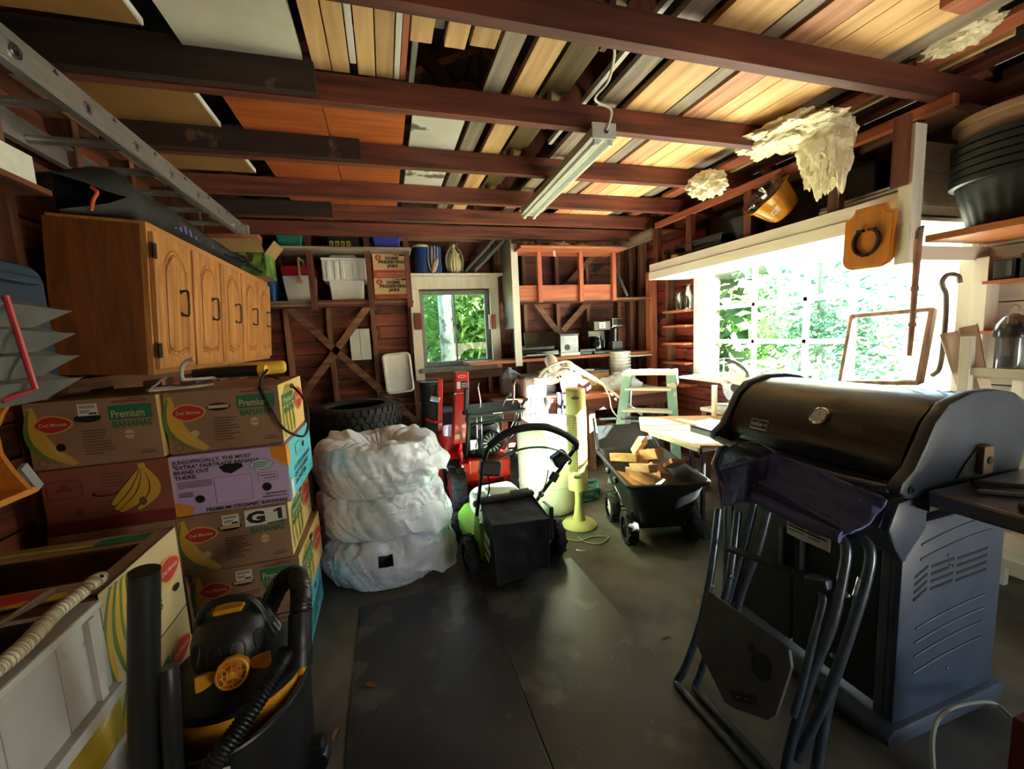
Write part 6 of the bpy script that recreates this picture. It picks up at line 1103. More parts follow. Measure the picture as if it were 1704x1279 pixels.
# white and black slatted plastic crates leaning on the bench
crw = mat('crate_white', '#cdced2', '#dadbe0', rough=.45, scale=6); crb = mat('crate_black', '#1c1d20', rough=.5)
for m1, m2, p0, p1, Y, lab in ((crw, gl2, (869, 700), (897, 658), 3.62, 'white folding crate panel with dark slots leaning on the bench'), (crb, crw, (922, 695), (946, 653), 3.72, 'black folding crate panel with pale slots leaning on the bench')):
    a, b = AY(*p0, Y), AY(*p1, Y); t = thing('folding_crate', lab, 'crate', ((a.x + b.x) / 2, Y, .4)); w = b.x - a.x + .04; R = M.Rotation(.12, 4, 'Y') @ M.Rotation(-.15, 4, 'X'); T = M.Translation((a.x + w / 2 + .02, Y, a.z - .20)) @ R; H = .20 + (b.z - a.z)
    G(T).box((0, .012, H / 2), (w, .02, H)).obj('panel', m1, t)
    for i in range(4):
        for j in range(3): G(T).box((-w / 2 + w * (i + .5) / 4, -.002, H * (j + .5) / 3), (w * .11, .012, H * .24)).obj('slot', m2, t)
    for i in range(5): G(T).box((-w / 2 + w * i / 4, -.004, H / 2), (w * .035, .02, H)).obj('rib', m1, t)
    G(T).box((0, .05, -.0), (w, .1, .02)).obj('base_rail', m1, t)
    zb = (T @ V((0, 0, 0))).z; G().b2((a.x + .02, Y + .0, .0), (a.x + w, Y + .1, zb - .01)).obj('support', crb, t)
# oscillating fan lying tilted over the bench
fanm = mat('fan_ivory', '#cfc9b8', '#dcd6c6', rough=.4, scale=6); c = AY(926, 620, 3.7); t = thing('pedestal_fan', 'ivory pedestal fan lying tilted with its cage facing down', 'fan', (c.x, 3.7, BZ)); Rm = frame(c, (1, .1, -.1), z=(.12, -.62, -.78)); 
g = G(Rm)
for k in range(36): a = 2 * PI * k / 36; g.tube([(r * math.cos(a), r * math.sin(a), z) for r, z in ((.03, .055), (.10, .05), (.17, .02), (.18, 0), (.17, -.03), (.08, -.05))], .0016, 4)
for r, z in ((.18, 0), (.14, .038), (.06, .055)): g.tube([(r * math.cos(q), r * math.sin(q), z) for q in [2 * PI * i / 40 for i in range(40)]], .004 if r > .17 else .002, 5, closed=True)
g.obj('cage', fanm, t, kind='stuff'); G(Rm).lathe([(.181, -.012), (.186, 0), (.181, .012)], None, 40, cap=False).obj('cage_band', fanm, t, smooth=True)
for k in range(3): a = 2 * PI * k / 3; G(Rm @ M.Rotation(a, 4, 'Z')).hexa([(.02, -.02, 0), (.14, -.06, .02), (.15, .05, -.015), (.02, .02, 0)], [(.02, -.02, .004), (.14, -.06, .024), (.15, .05, -.011), (.02, .02, .004)]).obj('blade', clear('fan_blade', '#cfd6d8', .25, .2), t)
mh = Rm @ V((0, 0, -.05)); G(Rm).lathe([(.06, -.04), (.065, -.06), (.06, -.16), (.045, -.19), (0, -.195)], None, 24).obj('motor_housing', fanm, t, smooth=True)
p1, p2, p3 = AY(945, 605, 3.72), AY(1000, 637, 3.68), AY(1068, 690, 3.55); G().hexa([p + V((0, dy, dz)) for p in (p1, p2) for dy, dz in ((-.02, -.03), (-.02, .03))][:2] + [p2 + V((0, -.02, .02)), p2 + V((0, -.02, -.02))], [p1 + V((0, .02, -.03)), p1 + V((0, .02, .03)), p2 + V((0, .02, .02)), p2 + V((0, .02, -.02))]).obj('neck', mat('fan_cream2', '#cdc08c', rough=.4), t, bevel=.008); G().tube([p2 - (p3 - p2) * .1, p3], .013, 10).obj('pole', fanm, t, smooth=True)
tag(G().tube(spl([AY(1004, 640, 3.66), AY(1014, 660, 3.6), AY(1018, 680, 3.6), AY(1030, 695, 3.58), AY(1048, 703, 3.5)], 6), .007, 8).obj('fan_cord', white_pl, smooth=True), 'white cord hanging from the tilted pedestal fan', 'cord')
# jar and bottle on the ledge by the right wall
jg = clear('jar_glass', '#eef4f2', .18, .03); LZ = 1.632
c = AX(1129, 500, 3.08); T = M.Translation((c.x, c.y, LZ)); t = thing('glass_jar', 'clear wide mouthed glass jar on the upper ledge by the window', 'jar', (c.x, c.y, LZ)); G(T).lathe([(0, 0), (.055, .003), (.06, .02), (.06, .12), (.045, .15), (.045, .185), (.05, .187), (.05, .195), (.042, .195), (.04, .15), (.054, .12), (.054, .012), (0, .01)], None, 28).obj('glass', jg, t, smooth=True)
c = AX(1145, 500, 3.07); T = M.Translation((c.x, c.y, LZ)); t = thing('milk_bottle', 'tall clear glass milk bottle next to the jar on the ledge', 'bottle', (c.x, c.y, LZ)); G(T).lathe([(0, 0), (.05, .003), (.055, .02), (.055, .12), (.04, .17), (.026, .20), (.024, .235), (.03, .24), (.03, .255), (.024, .255), (.02, .2), (.034, .17), (.049, .12), (.049, .012), (0, .01)], None, 28).obj('glass', jg, t, smooth=True)
# ---------------------------------------------------------------- shelf over the long window
BZ2 = 2.055
potb = mat('nursery_black', '#17181a', '#222325', rough=.5, scale=9)
def pot(c, r0, r1, h, m, label, grp='black nursery pots over the window', name='plant_pot', tilt=None):
    T = M.Translation(c) @ (tilt or M()); t = thing(name, label, 'pot', c, 0, grp); G(T).lathe([(r0, 0), (r1, h * .88), (r1 + .012, h * .885), (r1 + .014, h), (r1, h), (r0 * .95, .02), (0, .02)], None, 26).obj('pot_body', m, t, smooth=True); return t
c = AX(1114, 415, 2.85); pot((2.86, 3.60, BZ2), .075, .095, .16, potb, 'black ribbed pot at the far end of the window shelf')
tag(G().box((2.76, 3.46, BZ2 + .045), (.06, .075, .09), M.Rotation(.2, 3, 'Z')).obj('tan_block', pale_m('Z'), bevel=.006), 'tan wooden block beside the far black pot', 'block')
for k, (z, s, l) in enumerate(((0, 1, 'lower black seed tray over the window'), (.075, .98, 'upper black seed tray stacked over the window'))):
    t = thing('seed_tray', l, 'tray', (2.84, 3.12, BZ2 + z), 0, 'stacked black seed trays'); g = G(M.Translation((2.85, 3.10, BZ2 + z)) @ M.Rotation(.06, 4, 'Y')); g.hexa([(-.10, -.20, 0), (.10, -.20, 0), (.10, .20, 0), (-.10, .20, 0)], [(-.13 * s, -.24, .065), (.13 * s, -.24, .065), (.13 * s, .24, .065), (-.13 * s, .24, .065)]); g.obj('tray_body', potb, t, bevel=.006); G(M.Translation((2.85, 3.10, BZ2 + z)) @ M.Rotation(.06, 4, 'Y')).b2((-.145 * s, -.255, .062), (.145 * s, .255, .074)).obj('tray_rim', potb, t, bevel=.004)
pot((2.86, 2.70, BZ2), .085, .12, .24, potb, 'tall black grow pot between the trays and the amber bowls', tilt=M.Rotation(-.12, 4, 'Y'))
pot((2.98, 2.95, BZ2), .09, .11, .34, potb, 'tall dark pot standing behind the seed trays')
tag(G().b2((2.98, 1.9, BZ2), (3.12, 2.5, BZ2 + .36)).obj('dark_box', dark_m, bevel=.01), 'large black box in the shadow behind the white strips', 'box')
# nested amber plastic bowls, tilted
amb = mat('amber_plastic', '#b9761c', '#d1953a', rough=.25, scale=4, coat=.5); clr = clear('clear_plastic', '#e9e4dc', .22, .08)
t = thing('amber_bowl', 'amber plastic tub shaped like a scalloped bowl tilted on the shelf', 'bowl', (2.82, 2.3, BZ2))
def bowl(T, R, h, m, parent, nm, lobes=6, depth=.10, rimw=.03):
    g = G(T)
    def fn(u, v):
        q = 2 * PI * u; sc = 1 + depth * math.cos(lobes * q) * (v ** .7)
        r = R * (.55 + .45 * min(1, v / .85) ** .6) * sc if v <= .85 else (R * sc + rimw * (v - .85) / .15)
        if v < .12: r *= v / .12
        return V((r * math.cos(q), r * math.sin(q), h * min(1, max(0, v - .12) / .73)))
    g.grid(fn, 72, 18); return g.obj(nm, m, parent, smooth=True, merge=True, solid=.003)
bc_ = AX(1295, 342, 2.72); bt = M.Translation((2.72, bc_.y, bc_.z + .0)) @ frame((0, 0, 0), (.5, -.75, .1), z=(-.72, .25, .65)) @ M.Translation((0, 0, -.07))
bowl(bt, .135, .18, amb, t, 'bowl'); Fb = Face(bt @ frame((-.02, -.128, .07), (1, 0, 0), z=(0, -1, .2)) @ M.Translation((0, 0, .03))); Fb.rect(pr['wht'], 0, 0, .05, .03); Fb.rects(pr['gray'], [(.005, .005, .04, .004), (.005, .013, .03, .004), (.005, .02, .035, .004)]); Fb.out('price_label', t)
t = thing('clear_bowl', 'clear plastic tub nested over the amber one', 'bowl', (2.78, 2.36, BZ2 + .1)); bowl(bt @ M.Translation((0, 0, .055)), .13, .17, clr, t, 'bowl')
for i in range(6): tag(G().bar((2.83, 1.56, BZ2 + .012 + .022 * i), (2.86 + .004 * i, 2.14, BZ2 + .012 + .022 * i), .09 - .006 * i, .016).obj('white_strip', [white_pl, steel][i % 2], bevel=.002), ['lowest', 'second', 'third', 'fourth', 'fifth', 'topmost'][i] + ' pale strip of the bundle over the window', 'strip', 'bundle of pale strips over the window')
tag(G().b2((2.74, 2.02, BZ2), (2.80, 2.16, BZ2 + .055)).obj('small_carton', card, bevel=.002), 'small brown carton between the amber bowl and the white strips', 'box')
# ---------------------------------------------------------------- horseshoe plaque
t = thing('horseshoe_plaque', 'varnished wooden plaque with an iron horseshoe hung on the white beam', 'plaque', (2.60, 1.66, 1.62)); plq = wood('plaque_wood', '#a0611e', '#c07c2e', 'Z', rough=.35, rand=.02, scale=1.2, bump=.05)
pcs = [AX(1420, 470, 2.60), AX(1496, 470, 2.60), AX(1500, 372, 2.60), AX(1422, 372, 2.60)]; Pc = (pcs[0] + pcs[1] + pcs[2] + pcs[3]) / 4
T = frame((2.6, 1.665, 1.885), (0, -1, 0), z=(-1, 0, 0)) @ M.Rotation(-.03, 4, 'Z'); w, h = .25, .33; w2, h2 = w / 2, h / 2
P = [(-w2 + .05, -h2), (w2 - .05, -h2)] + [(w2 - .05 + .05 * math.sin(q), -h2 + .05 - .05 * math.cos(q)) for q in (.5, 1.05, PI / 2)] + [(w2, h2 - .06)] + [(w2 - .06 + .06 * (1 - math.sin(q)) - 0, h2 - .06 + .06 * (1 - math.cos(q))) for q in (.4, .8, 1.2, PI / 2)][::1] 
P = [(-w2 + .06, -h2)] + [(w2 - .06 + .06 * math.sin(q), -h2 + .06 - .06 * math.cos(q)) for q in (0, .4, .8, 1.2, PI / 2)] + [(w2 - .05 * math.sin(q), h2 - .05 * math.cos(q) * 1.0) for q in (0, .4, .8, 1.2, PI / 2)] + [(-w2 + .05 * math.sin(q), h2 - .05 * math.cos(q)) for q in (PI / 2, 1.2, .8, .4, 0)] + [(-w2 + .06 - .06 * math.sin(q), -h2 + .06 - .06 * math.cos(q)) for q in (PI / 2, 1.2, .8, .4)]
G(T).prism(P, .022).obj('plaque', plq, t, bevel=.004); G(T).prism([(x * .9, y * .92) for x, y in P], .003, M.Translation((0, 0, .0215))).obj('raised_field', plq, t, bevel=.002)
iron = mat('old_iron', '#1d1b1c', '#3a3534', rough=.45, metal=.6, scale=25, bump=.2); g = G(T)
hs = [(.062 * math.sin(q) * (1 if abs(q) < 2.2 else .93), -.02 - .072 * math.cos(q)) for q in [-2.55 + 5.1 * i / 28 for i in range(29)]]
for i in range(28): a, b = V((*hs[i], .033)), V((*hs[i + 1], .033)); g.bar(a, b + (b - a) * .2, .012, .024 if 0 else .022, (0, 0, 1))
g.obj('horseshoe', iron, t, merge=False, kind=None); g = G(T)
for i in (0, 28): g.box((hs[i][0] * .9, hs[i][1] + .0, .04), (.03, .014, .024))
g.obj('horseshoe_heels', iron, t, kind='stuff'); G(T).box((.0, -.095, .036), (.03, .012, .02)).obj('toe_clip', iron, t)
tag(G().cyl((2.595, 1.665, 2.03), (2.64, 1.665, 2.04), .004, n=8).obj('nail', steel), 'nail holding the horseshoe plaque', 'nail')
# ---------------------------------------------------------------- old screen frame leaning in the window, pruning saw, hooked bar
t = thing('window_screen', 'old brown wooden frame leaning against the long window', 'frame', (2.95, 1.8, .97)); q = [AX(1400, 638, 2.90), AX(1530, 640, 2.90), AX(1553, 517, 3.06), AX(1420, 528, 3.06)]; zo = .968 - min(q[0].z, q[1].z); q = [p + V((0, 0, max(0, zo) + .012)) for p in q]; brn = wood('flaking_brown', '#4a2c1d', '#8a6248', 'Z', rough=.7, rand=.1)
for a, b in ((0, 1), (1, 2), (2, 3), (3, 0)): G().bar(q[a], q[b], .024, .036, (1, 0, .2)).obj('frame_bar', brn, t, bevel=.002)
G().poly(q).obj('clear_sheet', clear('old_sheet', '#f2f2ee', .12, .15), t)
t = thing('pole_saw', 'long rusty pole saw hanging from the shelf in front of the window', 'saw', (2.6, 1.45, 1.3)); rust = mat('rust', '#6e4a3a', '#9a6f58', rough=.7, scale=14, bump=.2); p = [AY(1530, 382, 1.438), AY(1522, 480, 1.438), AY(1518, 540, 1.438), AY(1513, 592, 1.438)]
G().tube(p, [.016, .013, .012, .010], 10).obj('pole', rust, t, smooth=True); G().tube([p[1] + V((0, 0, .012)), p[1] - V((0, 0, .012))], .017, 10).obj('collar', rust, t); G().tube([p[2] + V((0, 0, .01)), p[2] - V((0, 0, .01))], .016, 10).obj('collar', rust, t)
G().hexa([AY(1527, 396, 1.43), AY(1531, 378, 1.43), AY(1539, 374, 1.43), AY(1535, 400, 1.43)], [v + V((0, .012, 0)) for v in (AY(1527, 396, 1.43), AY(1531, 378, 1.43), AY(1539, 374, 1.43), AY(1535, 400, 1.43))]).obj('blade_head', gl2, t)
t = thing('hooked_bar', 'grey metal bar with a hooked top hung on the window casing', 'bar', (3.0, 1.45, 1.0)); pts = [AY(x, y, 1.385) for x, y in ((1597, 470), (1595, 460), (1586, 456), (1575, 458), (1568, 468), (1569, 478), (1574, 490), (1574, 520), (1571, 560), (1567, 595), (1562, 615), (1552, 624))]; G().tube(spl(pts, 5), .011, 10).obj('bar', mat('bar_grey', '#5a5450', '#77706a', rough=.5, metal=.5, scale=10), t, smooth=True)
# ---------------------------------------------------------------- front part of the right wall: shelves, planters
t = thing('planter_shelf', 'orange wooden shelf carrying the big planters on the right', 'shelf', (2.9, .9, 1.83)); G().b2((2.66, .15, 1.815), (3.17, 1.455, 1.85)).obj('shelf_board', wood('shelf_orange', '#9a5524', '#b86f36', 'Y', rough=.5), t, bevel=.004); G().b2((2.70, .5, 1.73), (3.17, .54, 1.815)).obj('support', whitewood_m('X'), t)
cl = mat('planter_clay', '#8a6c54', '#a58468', rough=.6, scale=5)
for k in range(7):
    z = 1.852 + .035 * k; m = potb if k < 6 else cl; hh = .30 if k == 6 else .24; R1 = .235; T = M.Translation((2.93, 1.235, z)); t = thing('planter', ('brown ribbed planter on top of the nested black ones' if k == 6 else ['lowest', 'second', 'third', 'fourth', 'fifth', 'sixth'][k] + ' black planter of the nested stack on the orange shelf'), 'planter', (2.93, 1.235, z), 0, 'nested planters on the right shelf')
    g = G(T)
    def fn(u, v):
        q = 2 * PI * u; r = (.165 + (R1 - .165) * v) * (1 + .012 * math.cos(24 * q) * (1 if v < .8 else 0))
        return V((r * math.cos(q), r * math.sin(q), hh * v))
    g.grid(fn, 96, 6); g.obj('planter_wall', m, t, smooth=True, merge=True, solid=.005); G(T).lathe([(R1 - .002, hh - .03), (R1 + .014, hh - .026), (R1 + .016, hh), (R1 - .002, hh)], None, 48).obj('rim', m, t, smooth=True); G(T).lathe([(.165, .0), (.165, .006), (0, .006)], None, 40).obj('planter_base', m, t)
for z, l in ((1.595, 'upper narrow wooden shelf on the white boards at the right'), (1.335, 'lower narrow wooden shelf on the white boards at the right')): tag(G().b2((3.03, .2, z), (3.18, 1.40, z + .016)).obj('narrow_shelf', fresh_m('Y'), bevel=.002), l, 'shelf')
for k in range(6): y = 1.33 - .095 * k; hh = .10 + .02 * (k % 3); t = thing('black_block', ['first', 'second', 'third', 'fourth', 'fifth', 'sixth'][k] + ' black plastic holder from the window along the upper narrow shelf', 'holder', (3.1, y, 1.612), 0, 'black holders on the narrow shelf'); G().b2((3.05, y - .04, 1.612), (3.16, y + .04, 1.612 + hh)).obj('holder_body', dark_m, t, bevel=.004); G().b2((3.044, y - .03, 1.63), (3.051, y - .012, 1.60 + hh)).obj('holder_rib', gl2, t)
# white rack with bird feeder tubes and a beige cloth
rk = thing('white_rack', 'white wooden rack behind the barbecue lid', 'rack', (2.75, 1.0, 0)); 
for (x, y) in ((2.62, 1.24), (2.62, .30), (3.06, 1.24), (3.06, .30)): G().b2((x - .02, y - .02, 0), (x + .02, y + .02, 1.34)).obj('post', whitewood_m('Z'), rk, bevel=.003)
for z in (.30, .62, 1.16): G().b2((2.61, .30, z), (2.635, 1.26, z + .035)).obj('front_rail', whitewood_m('Y'), rk); G().b2((2.635, .30, z - .015), (3.08, 1.26, z)).obj('rack_shelf', whitewood_m('Y'), rk)
fe = clear('feeder_tube', '#dfe4ea', .25, .05); capm = mat('feeder_cap', '#5c6468', '#8a9296', rough=.2, metal=.9, scale=9)
for k, y in enumerate((1.13, .975)):
    t = thing('bird_feeder', ['clear tube bird feeder nearer the window in the white rack', 'clear tube bird feeder nearer the door in the white rack'][k], 'bird feeder', (2.75, y, 1.16), 0, 'tube bird feeders in the white rack'); T = M.Translation((2.70, y, 1.161)); G(T).lathe([(.05, 0), (.05, .17), (.048, .17), (.048, .004), (0, .004)], None, 24).obj('tube', fe, t, smooth=True); G(T).lathe([(.055, .17), (.06, .175), (.06, .20), (.052, .23), (.035, .26), (.012, .275), (0, .277)], None, 24).obj('cap', capm, t, smooth=True); G(T).tube(spl([(-.05, 0, .19), (-.04, 0, .29), (0, 0, .315), (.04, 0, .29), (.05, 0, .19)], 5), .003, 6).obj('bail', steel, t); G(T).lathe([(.056, .0), (.056, .02), (0, .02)], None, 24).obj('base', capm, t)
bg_ = sheet('beige_cloth', '#e6d5c8', .25, .8); g = G()
def cl2(u, v):
    y = 1.27 + .10 * u - .08 * v + .03 * math.sin(u * 9 + v * 4) * v; x = 2.74 - .10 * u * (1 - v) + .06 * v + .03 * math.sin(u * 14 + 2 * v); z = 1.40 - .06 * u - .50 * v
    return V((x, y, z))
g.grid(cl2, 30, 16); tag(g.obj('beige_cloth', bg_, smooth=True, solid=.003), 'folded beige cloth hung on the end of the white rack', 'cloth')
for k, (y, z, s) in enumerate(((.62, .40, 1.), (.80, .39, .8))): lump('plastic_sack', sheet('sack_film', '#cfc9c2', .25, .5), (2.86, y, z), (.17 * s, .15 * s, .12 * s), 40 + k, ['larger white plastic sack on the low shelf behind the barbecue', 'smaller white plastic sack on the low shelf behind the barbecue'][k], 'sack', .4)
# ---------------------------------------------------------------- mitre saw on the bench at the window
mb_ = thing('saw_bench', 'white topped bench under the long window', 'bench', (2.8, 2.6, 0)); G().b2((2.60, 1.75, .715), (3.08, 2.95, .745)).obj('bench_top', whitewood_m('Y'), mb_, bevel=.003)
for y in (1.8, 2.9):
    for x in (2.62, 3.05): G().b2((x - .025, y - .03, 0), (x + .025, y + .03, .715)).obj('leg', stud_m('Z'), mb_)
t = thing('window_bracket', 'brown diagonal bracket holding the window stool', 'bracket', (3.0, 3.0, .75)); G().bar((2.96, 3.02, .92), (3.1, 3.02, .55), .04, .09, (0, 1, 0)).obj('strut', brn, t); tag(G().b2((2.66, 2.72, .965), (3.0, 3.3, .985)).obj('stool_shelf', whitewood_m('Y'), bevel=.004), 'white painted shelf board sticking out below the window', 'shelf')
ms = thing('mitre_saw', 'mitre saw with a blue motor and round blade by the window', 'saw', (2.75, 2.55, .745)); C0 = AX(1222, 645, 2.70); sawg = mat('saw_cast', '#c9cbc9', '#d6d8d6', rough=.4, metal=.3, scale=8); sblue = mat('saw_blue', '#4d86a8', '#5b95b8', rough=.4, scale=8)
Tm = frame(C0, (0, -1, 0), z=(-1, 0, 0)); Rb = .125; P = []
for i in range(72): r = Rb * (1 if i % 2 else .955); a = 2 * PI * i / 72; P.append((r * math.cos(a), r * math.sin(a)))
G(Tm).prism(P, .003).obj('blade', steel, ms); G(Tm).lathe([(.03, .003), (.03, .01), (.012, .014), (0, .014)], None, 18).obj('arbor', sblk, ms)
G(Tm).prism([(.145 * math.cos(a), .145 * math.sin(a)) for a in [-.1 + (PI + .0) * i / 18 for i in range(19)]] + [(-.06, -.02), (.06, -.02)], .05, M.Translation((0, 0, -.045))).obj('blade_guard', sawg, ms, bevel=.008, smooth=True)
G(Tm).prism([(.11, -.09), (.02, -.06), (.0, .03), (.12, .02)], .008, M.Translation((0, 0, .012))).obj('dark_guard', sblk, ms)
G().cyl(C0 + V((.03, -.07, .02)), C0 + V((.06, -.30, -.0)), .048, n=22).obj('motor', sblue, ms, smooth=True, bevel=.006); G().cyl(C0 + V((.06, -.30, 0)), C0 + V((.065, -.345, -.005)), .05, .036, n=22).obj('motor_cap', mat('saw_blue_light', '#7aa9c9', rough=.4), ms, smooth=True)
G().tube(spl([C0 + V((.01, -.02, .11)), C0 + V((.0, .03, .16)), C0 + V((-.02, .04, .20))], 5), .018, 10).obj('handle_stem', sawg, ms, smooth=True); G().tube(spl([C0 + V((-.01, .06, .17)), C0 + V((-.02, .02, .215)), C0 + V((-.01, -.06, .19)), C0 + V((0, -.12, .14)), C0 + V((.01, -.12, .10))], 5), .017, 10).obj('grip', gl2, ms, smooth=True)
G().bar(C0 + V((.05, -.04, .02)), C0 + V((.10, -.20, -.15)), .05, .04).obj('arm', sawg, ms, bevel=.008); G().bar(C0 + V((.09, -.06, .0)), C0 + V((.12, -.24, -.16)), .02, .03).obj('arm_link', steel, ms)
zb = .746; G().b2((C0.x - .12, C0.y - .33, zb), (C0.x + .2, C0.y + .12, zb + .05)).obj('table', sawg, ms, bevel=.01); G().b2((C0.x - .02, C0.y - .34, zb + .05), (C0.x + .0, C0.y - .12, zb + .12)).obj('fence', sawg, ms, bevel=.004)
G().b2((C0.x - .16, C0.y - .26, zb + .052), (C0.x - .06, C0.y - .10, zb + .12)).obj('clamp_block', gl2, ms, bevel=.006)
for i in range(5): G().b2((C0.x - .162, C0.y - .25 + .03 * i, zb + .06), (C0.x - .16, C0.y - .235 + .03 * i, zb + .112)).obj('clamp_rib', sawg, ms)
pz = .7165
for k, (dx, dy, rz, w, l, th, m, lab) in enumerate(((.0, .0, .1, .16, .26, .03, sawg, 'grey white tool case lying on the plywood sheet'), (.10, -.16, -.25, .10, .42, .022, pale_m('Y'), 'pale offcut lying across the plywood by the saw'), (.02, -.30, .35, .12, .30, .018, whitewood_m('Y'), 'white offcut nearest the barbecue on the plywood'))):
    c = AZ(1180, 712, pz); o = G(place((c.x + dx + .08, c.y + dy, pz + .001 + (.03 if k == 1 else 0)), rz)).box((0, 0, th / 2), (w, l, th)).obj(['tool_case', 'offcut', 'offcut'][k], m, bevel=.003); tag(o, lab, ['case', 'offcut', 'offcut'][k])
c = AZ(1187, 705, pz); tag(G().b2((2.50, 2.68, .70), (2.53, 2.71, .97)).obj('upright_stick', whitewood_m('Z')), 'white upright stick standing beside the mitre saw', 'stick')
t = thing('wire_stand', 'thin wire stand with an orange base on the window shelf', 'ornament', (2.85, 2.95, .986)); G(M.Translation((2.85, 2.95, .986))).lathe([(.035, 0), (.03, .02), (.01, .035), (0, .035)], None, 16).obj('base', mat('orange_base', '#c98a4a', rough=.5), t, smooth=True); G().tube([(2.85, 2.95, 1.02), (2.85, 2.95, 1.16)], .006, 8).obj('stem', steel, t); G().tube([(2.8, 3.02, 1.13), (2.85, 2.95, 1.16), (2.87, 2.76, 1.165)], .003, 6).obj('wire_arm', steel, t)
# ---------------------------------------------------------------- gas barbecue
gk = mat('grill_grey', '#444c5a', '#525b6a', rough=.45, scale=8); gend = mat('grill_end_grey', '#3b4557', '#475266', rough=.4, scale=6); enam = mat('grill_enamel', '#1c1413', '#261c19', rough=.32, coat=.35, scale=4); gdark = mat('grill_black', '#141518', rough=.5)
gr_ = thing('gas_barbecue', 'large gas barbecue with a dark brown lid and grey end caps', 'barbecue', (1.8, 1.15, 0)); Y0, Y1 = .82, 1.55
lidp = [(1.515, .935), (1.505, .97), (1.53, 1.04), (1.58, 1.12), (1.64, 1.165), (1.74, 1.19), (1.84, 1.188), (1.94, 1.165), (2.0, 1.11), (2.02, 1.02), (2.02, .935)]
g = G(); n = len(lidp); g.prism([(p[0], p[1]) for p in lidp], Y1 - Y0 - .06, frame((0, Y1 - .03, 0), (1, 0, 0), z=(0, -1, 0))); g.obj('lid', enam, gr_, smooth=True)
capp = [(1.43, .925), (1.44, .955), (1.49, .99), (1.535, 1.06), (1.57, 1.125), (1.63, 1.178), (1.74, 1.205), (1.86, 1.203), (1.96, 1.185), (2.03, 1.15), (2.045, 1.09), (2.04, .96), (2.02, .905), (1.62, .885), (1.47, .90)]
for yy, nm in ((Y0, 'right'), (Y1, 'left')): G().prism(capp, .04, frame((0, yy + .02, 0), (1, 0, 0), z=(0, -1, 0))).obj('end_cap', gend, gr_, bevel=.010, smooth=True)
G().tube(spl([(1.445, Y1 - .02, .925), (1.435, 1.4, .918), (1.43, 1.18, .915), (1.435, .96, .918), (1.445, Y0 + .02, .925)], 6), .014, 10).obj('lid_handle', gk, gr_, smooth=True)
c = V((1.562, 1.14, 1.085)); nz = V((-.82, 0, .57)); T = frame(c, (0, -1, 0), z=nz) ; G(T).lathe([(.034, 0), (.036, .012), (.03, .016), (.028, .013), (0, .013)], None, 32).obj('thermometer', chrome, gr_, smooth=True); Ft = Face(T @ M.Translation((0, 0, .0132))); Ft.shape(pr['wht'], oval(.026, .026, 24)); Ft.rects(pr['dk'], [(-.001, 0, .002, .018)]); Ft.out('dial', gr_)
T = frame((1.523, 1.37, 1.015), (0, -1, 0), z=(-.94, 0, .35)); G(T).prism(rr(.085, .045, .005, 3), .006).obj('badge', steel, gr_, bevel=.002); Fb = Face(T @ M.Translation((0, 0, .006))); Fb.rect(dark_m, -.038, -.018, .076, .036); Fb.text(steel, 'weber', -.034, -.009, .02, .055, .03); Fb.shape(steel, oval(.006, .006, 12, .03, 0)); Fb.out('badge_lettering', gr_)
T = frame((1.75, Y0 - .021, .985), (1, 0, 0), z=(0, -1, 0)); G(T).prism([(-.07, -.05), (.07, -.05), (.07, .045), (.03, .045), (-.03, -.005)], .004).obj('cap_recess', gdark, gr_); G(T).box((.045, .0, .012), (.05, .09, .02)).obj('hinge_plate', mat('tan_plate', '#8a7358', rough=.5), gr_, bevel=.003); G(T).lathe([(.012, .0225), (.012, .026), (0, .026)], M.Translation((.045, 0, 0)), 12).obj('hinge_bolt', gdark, gr_)
G(frame((1.475, Y0 - .02, .93), (1, 0, 0), z=(0, -1, 0))).lathe([(.013, 0), (.013, .004), (.007, .004), (.007, .001), (0, .001)], None, 16).obj('cap_screw', gdark, gr_)
# firebox, control panel, cabinet
G().b2((1.52, Y0 + .03, .80), (2.0, Y1 - .03, .925)).obj('cook_box', gdark, gr_, bevel=.01)
G().prism([(1.46, .76), (1.435, .80), (1.47, .875), (1.56, .89), (1.56, .70), (1.50, .70)], Y1 - Y0 - .02, frame((0, Y1 - .01, 0), (1, 0, 0), z=(0, -1, 0))).obj('control_panel', gk, gr_, bevel=.008, smooth=True)
for yy in (Y0 + .0, Y1 - .03): G().prism([(1.455, .74), (1.425, .80), (1.465, .882), (1.60, .895), (1.60, .68), (1.50, .68)], .03, frame((0, yy + .03, 0), (1, 0, 0), z=(0, -1, 0))).obj('panel_end', gend, gr_, bevel=.006, smooth=True)
for k in range(3): T = frame((1.45, 1.0 + .19 * k, .835), (0, -1, 0), z=(-.85, 0, .4)); G(T).lathe([(.03, 0), (.03, .02), (.02, .024), (.018, .04), (0, .04)], None, 20).obj('knob', gdark, gr_, smooth=True)
sidep = [(1.50, .10), (1.50, .70), (1.60, .80), (2.02, .80), (2.03, .70), (2.03, .10)]
for yy in (Y0 + .0, Y1 - .035): G().prism(sidep, .035, frame((0, yy + .035, 0), (1, 0, 0), z=(0, -1, 0))).obj('side_panel', gend, gr_, bevel=.012, smooth=True)
g = G()
for r in range(4):
    for k, (a, b) in enumerate(((1.56, 1.62), (1.64, 1.75), (1.77, 1.93))): z = .56 + .026 * r - (.02 if k == 0 else 0); z2 = .565 + .026 * r; g.hexa([(a, Y0 - .0015, z - .004), (b, Y0 - .0015, z2 - .004), (b, Y0 + .004, z2 - .004), (a, Y0 + .004, z - .004)], [(a, Y0 - .0015, z + .005), (b, Y0 - .0015, z2 + .005), (b, Y0 + .004, z2 + .005), (a, Y0 + .004, z + .005)])
g.obj('vent_slots', gdark, gr_, kind='stuff')
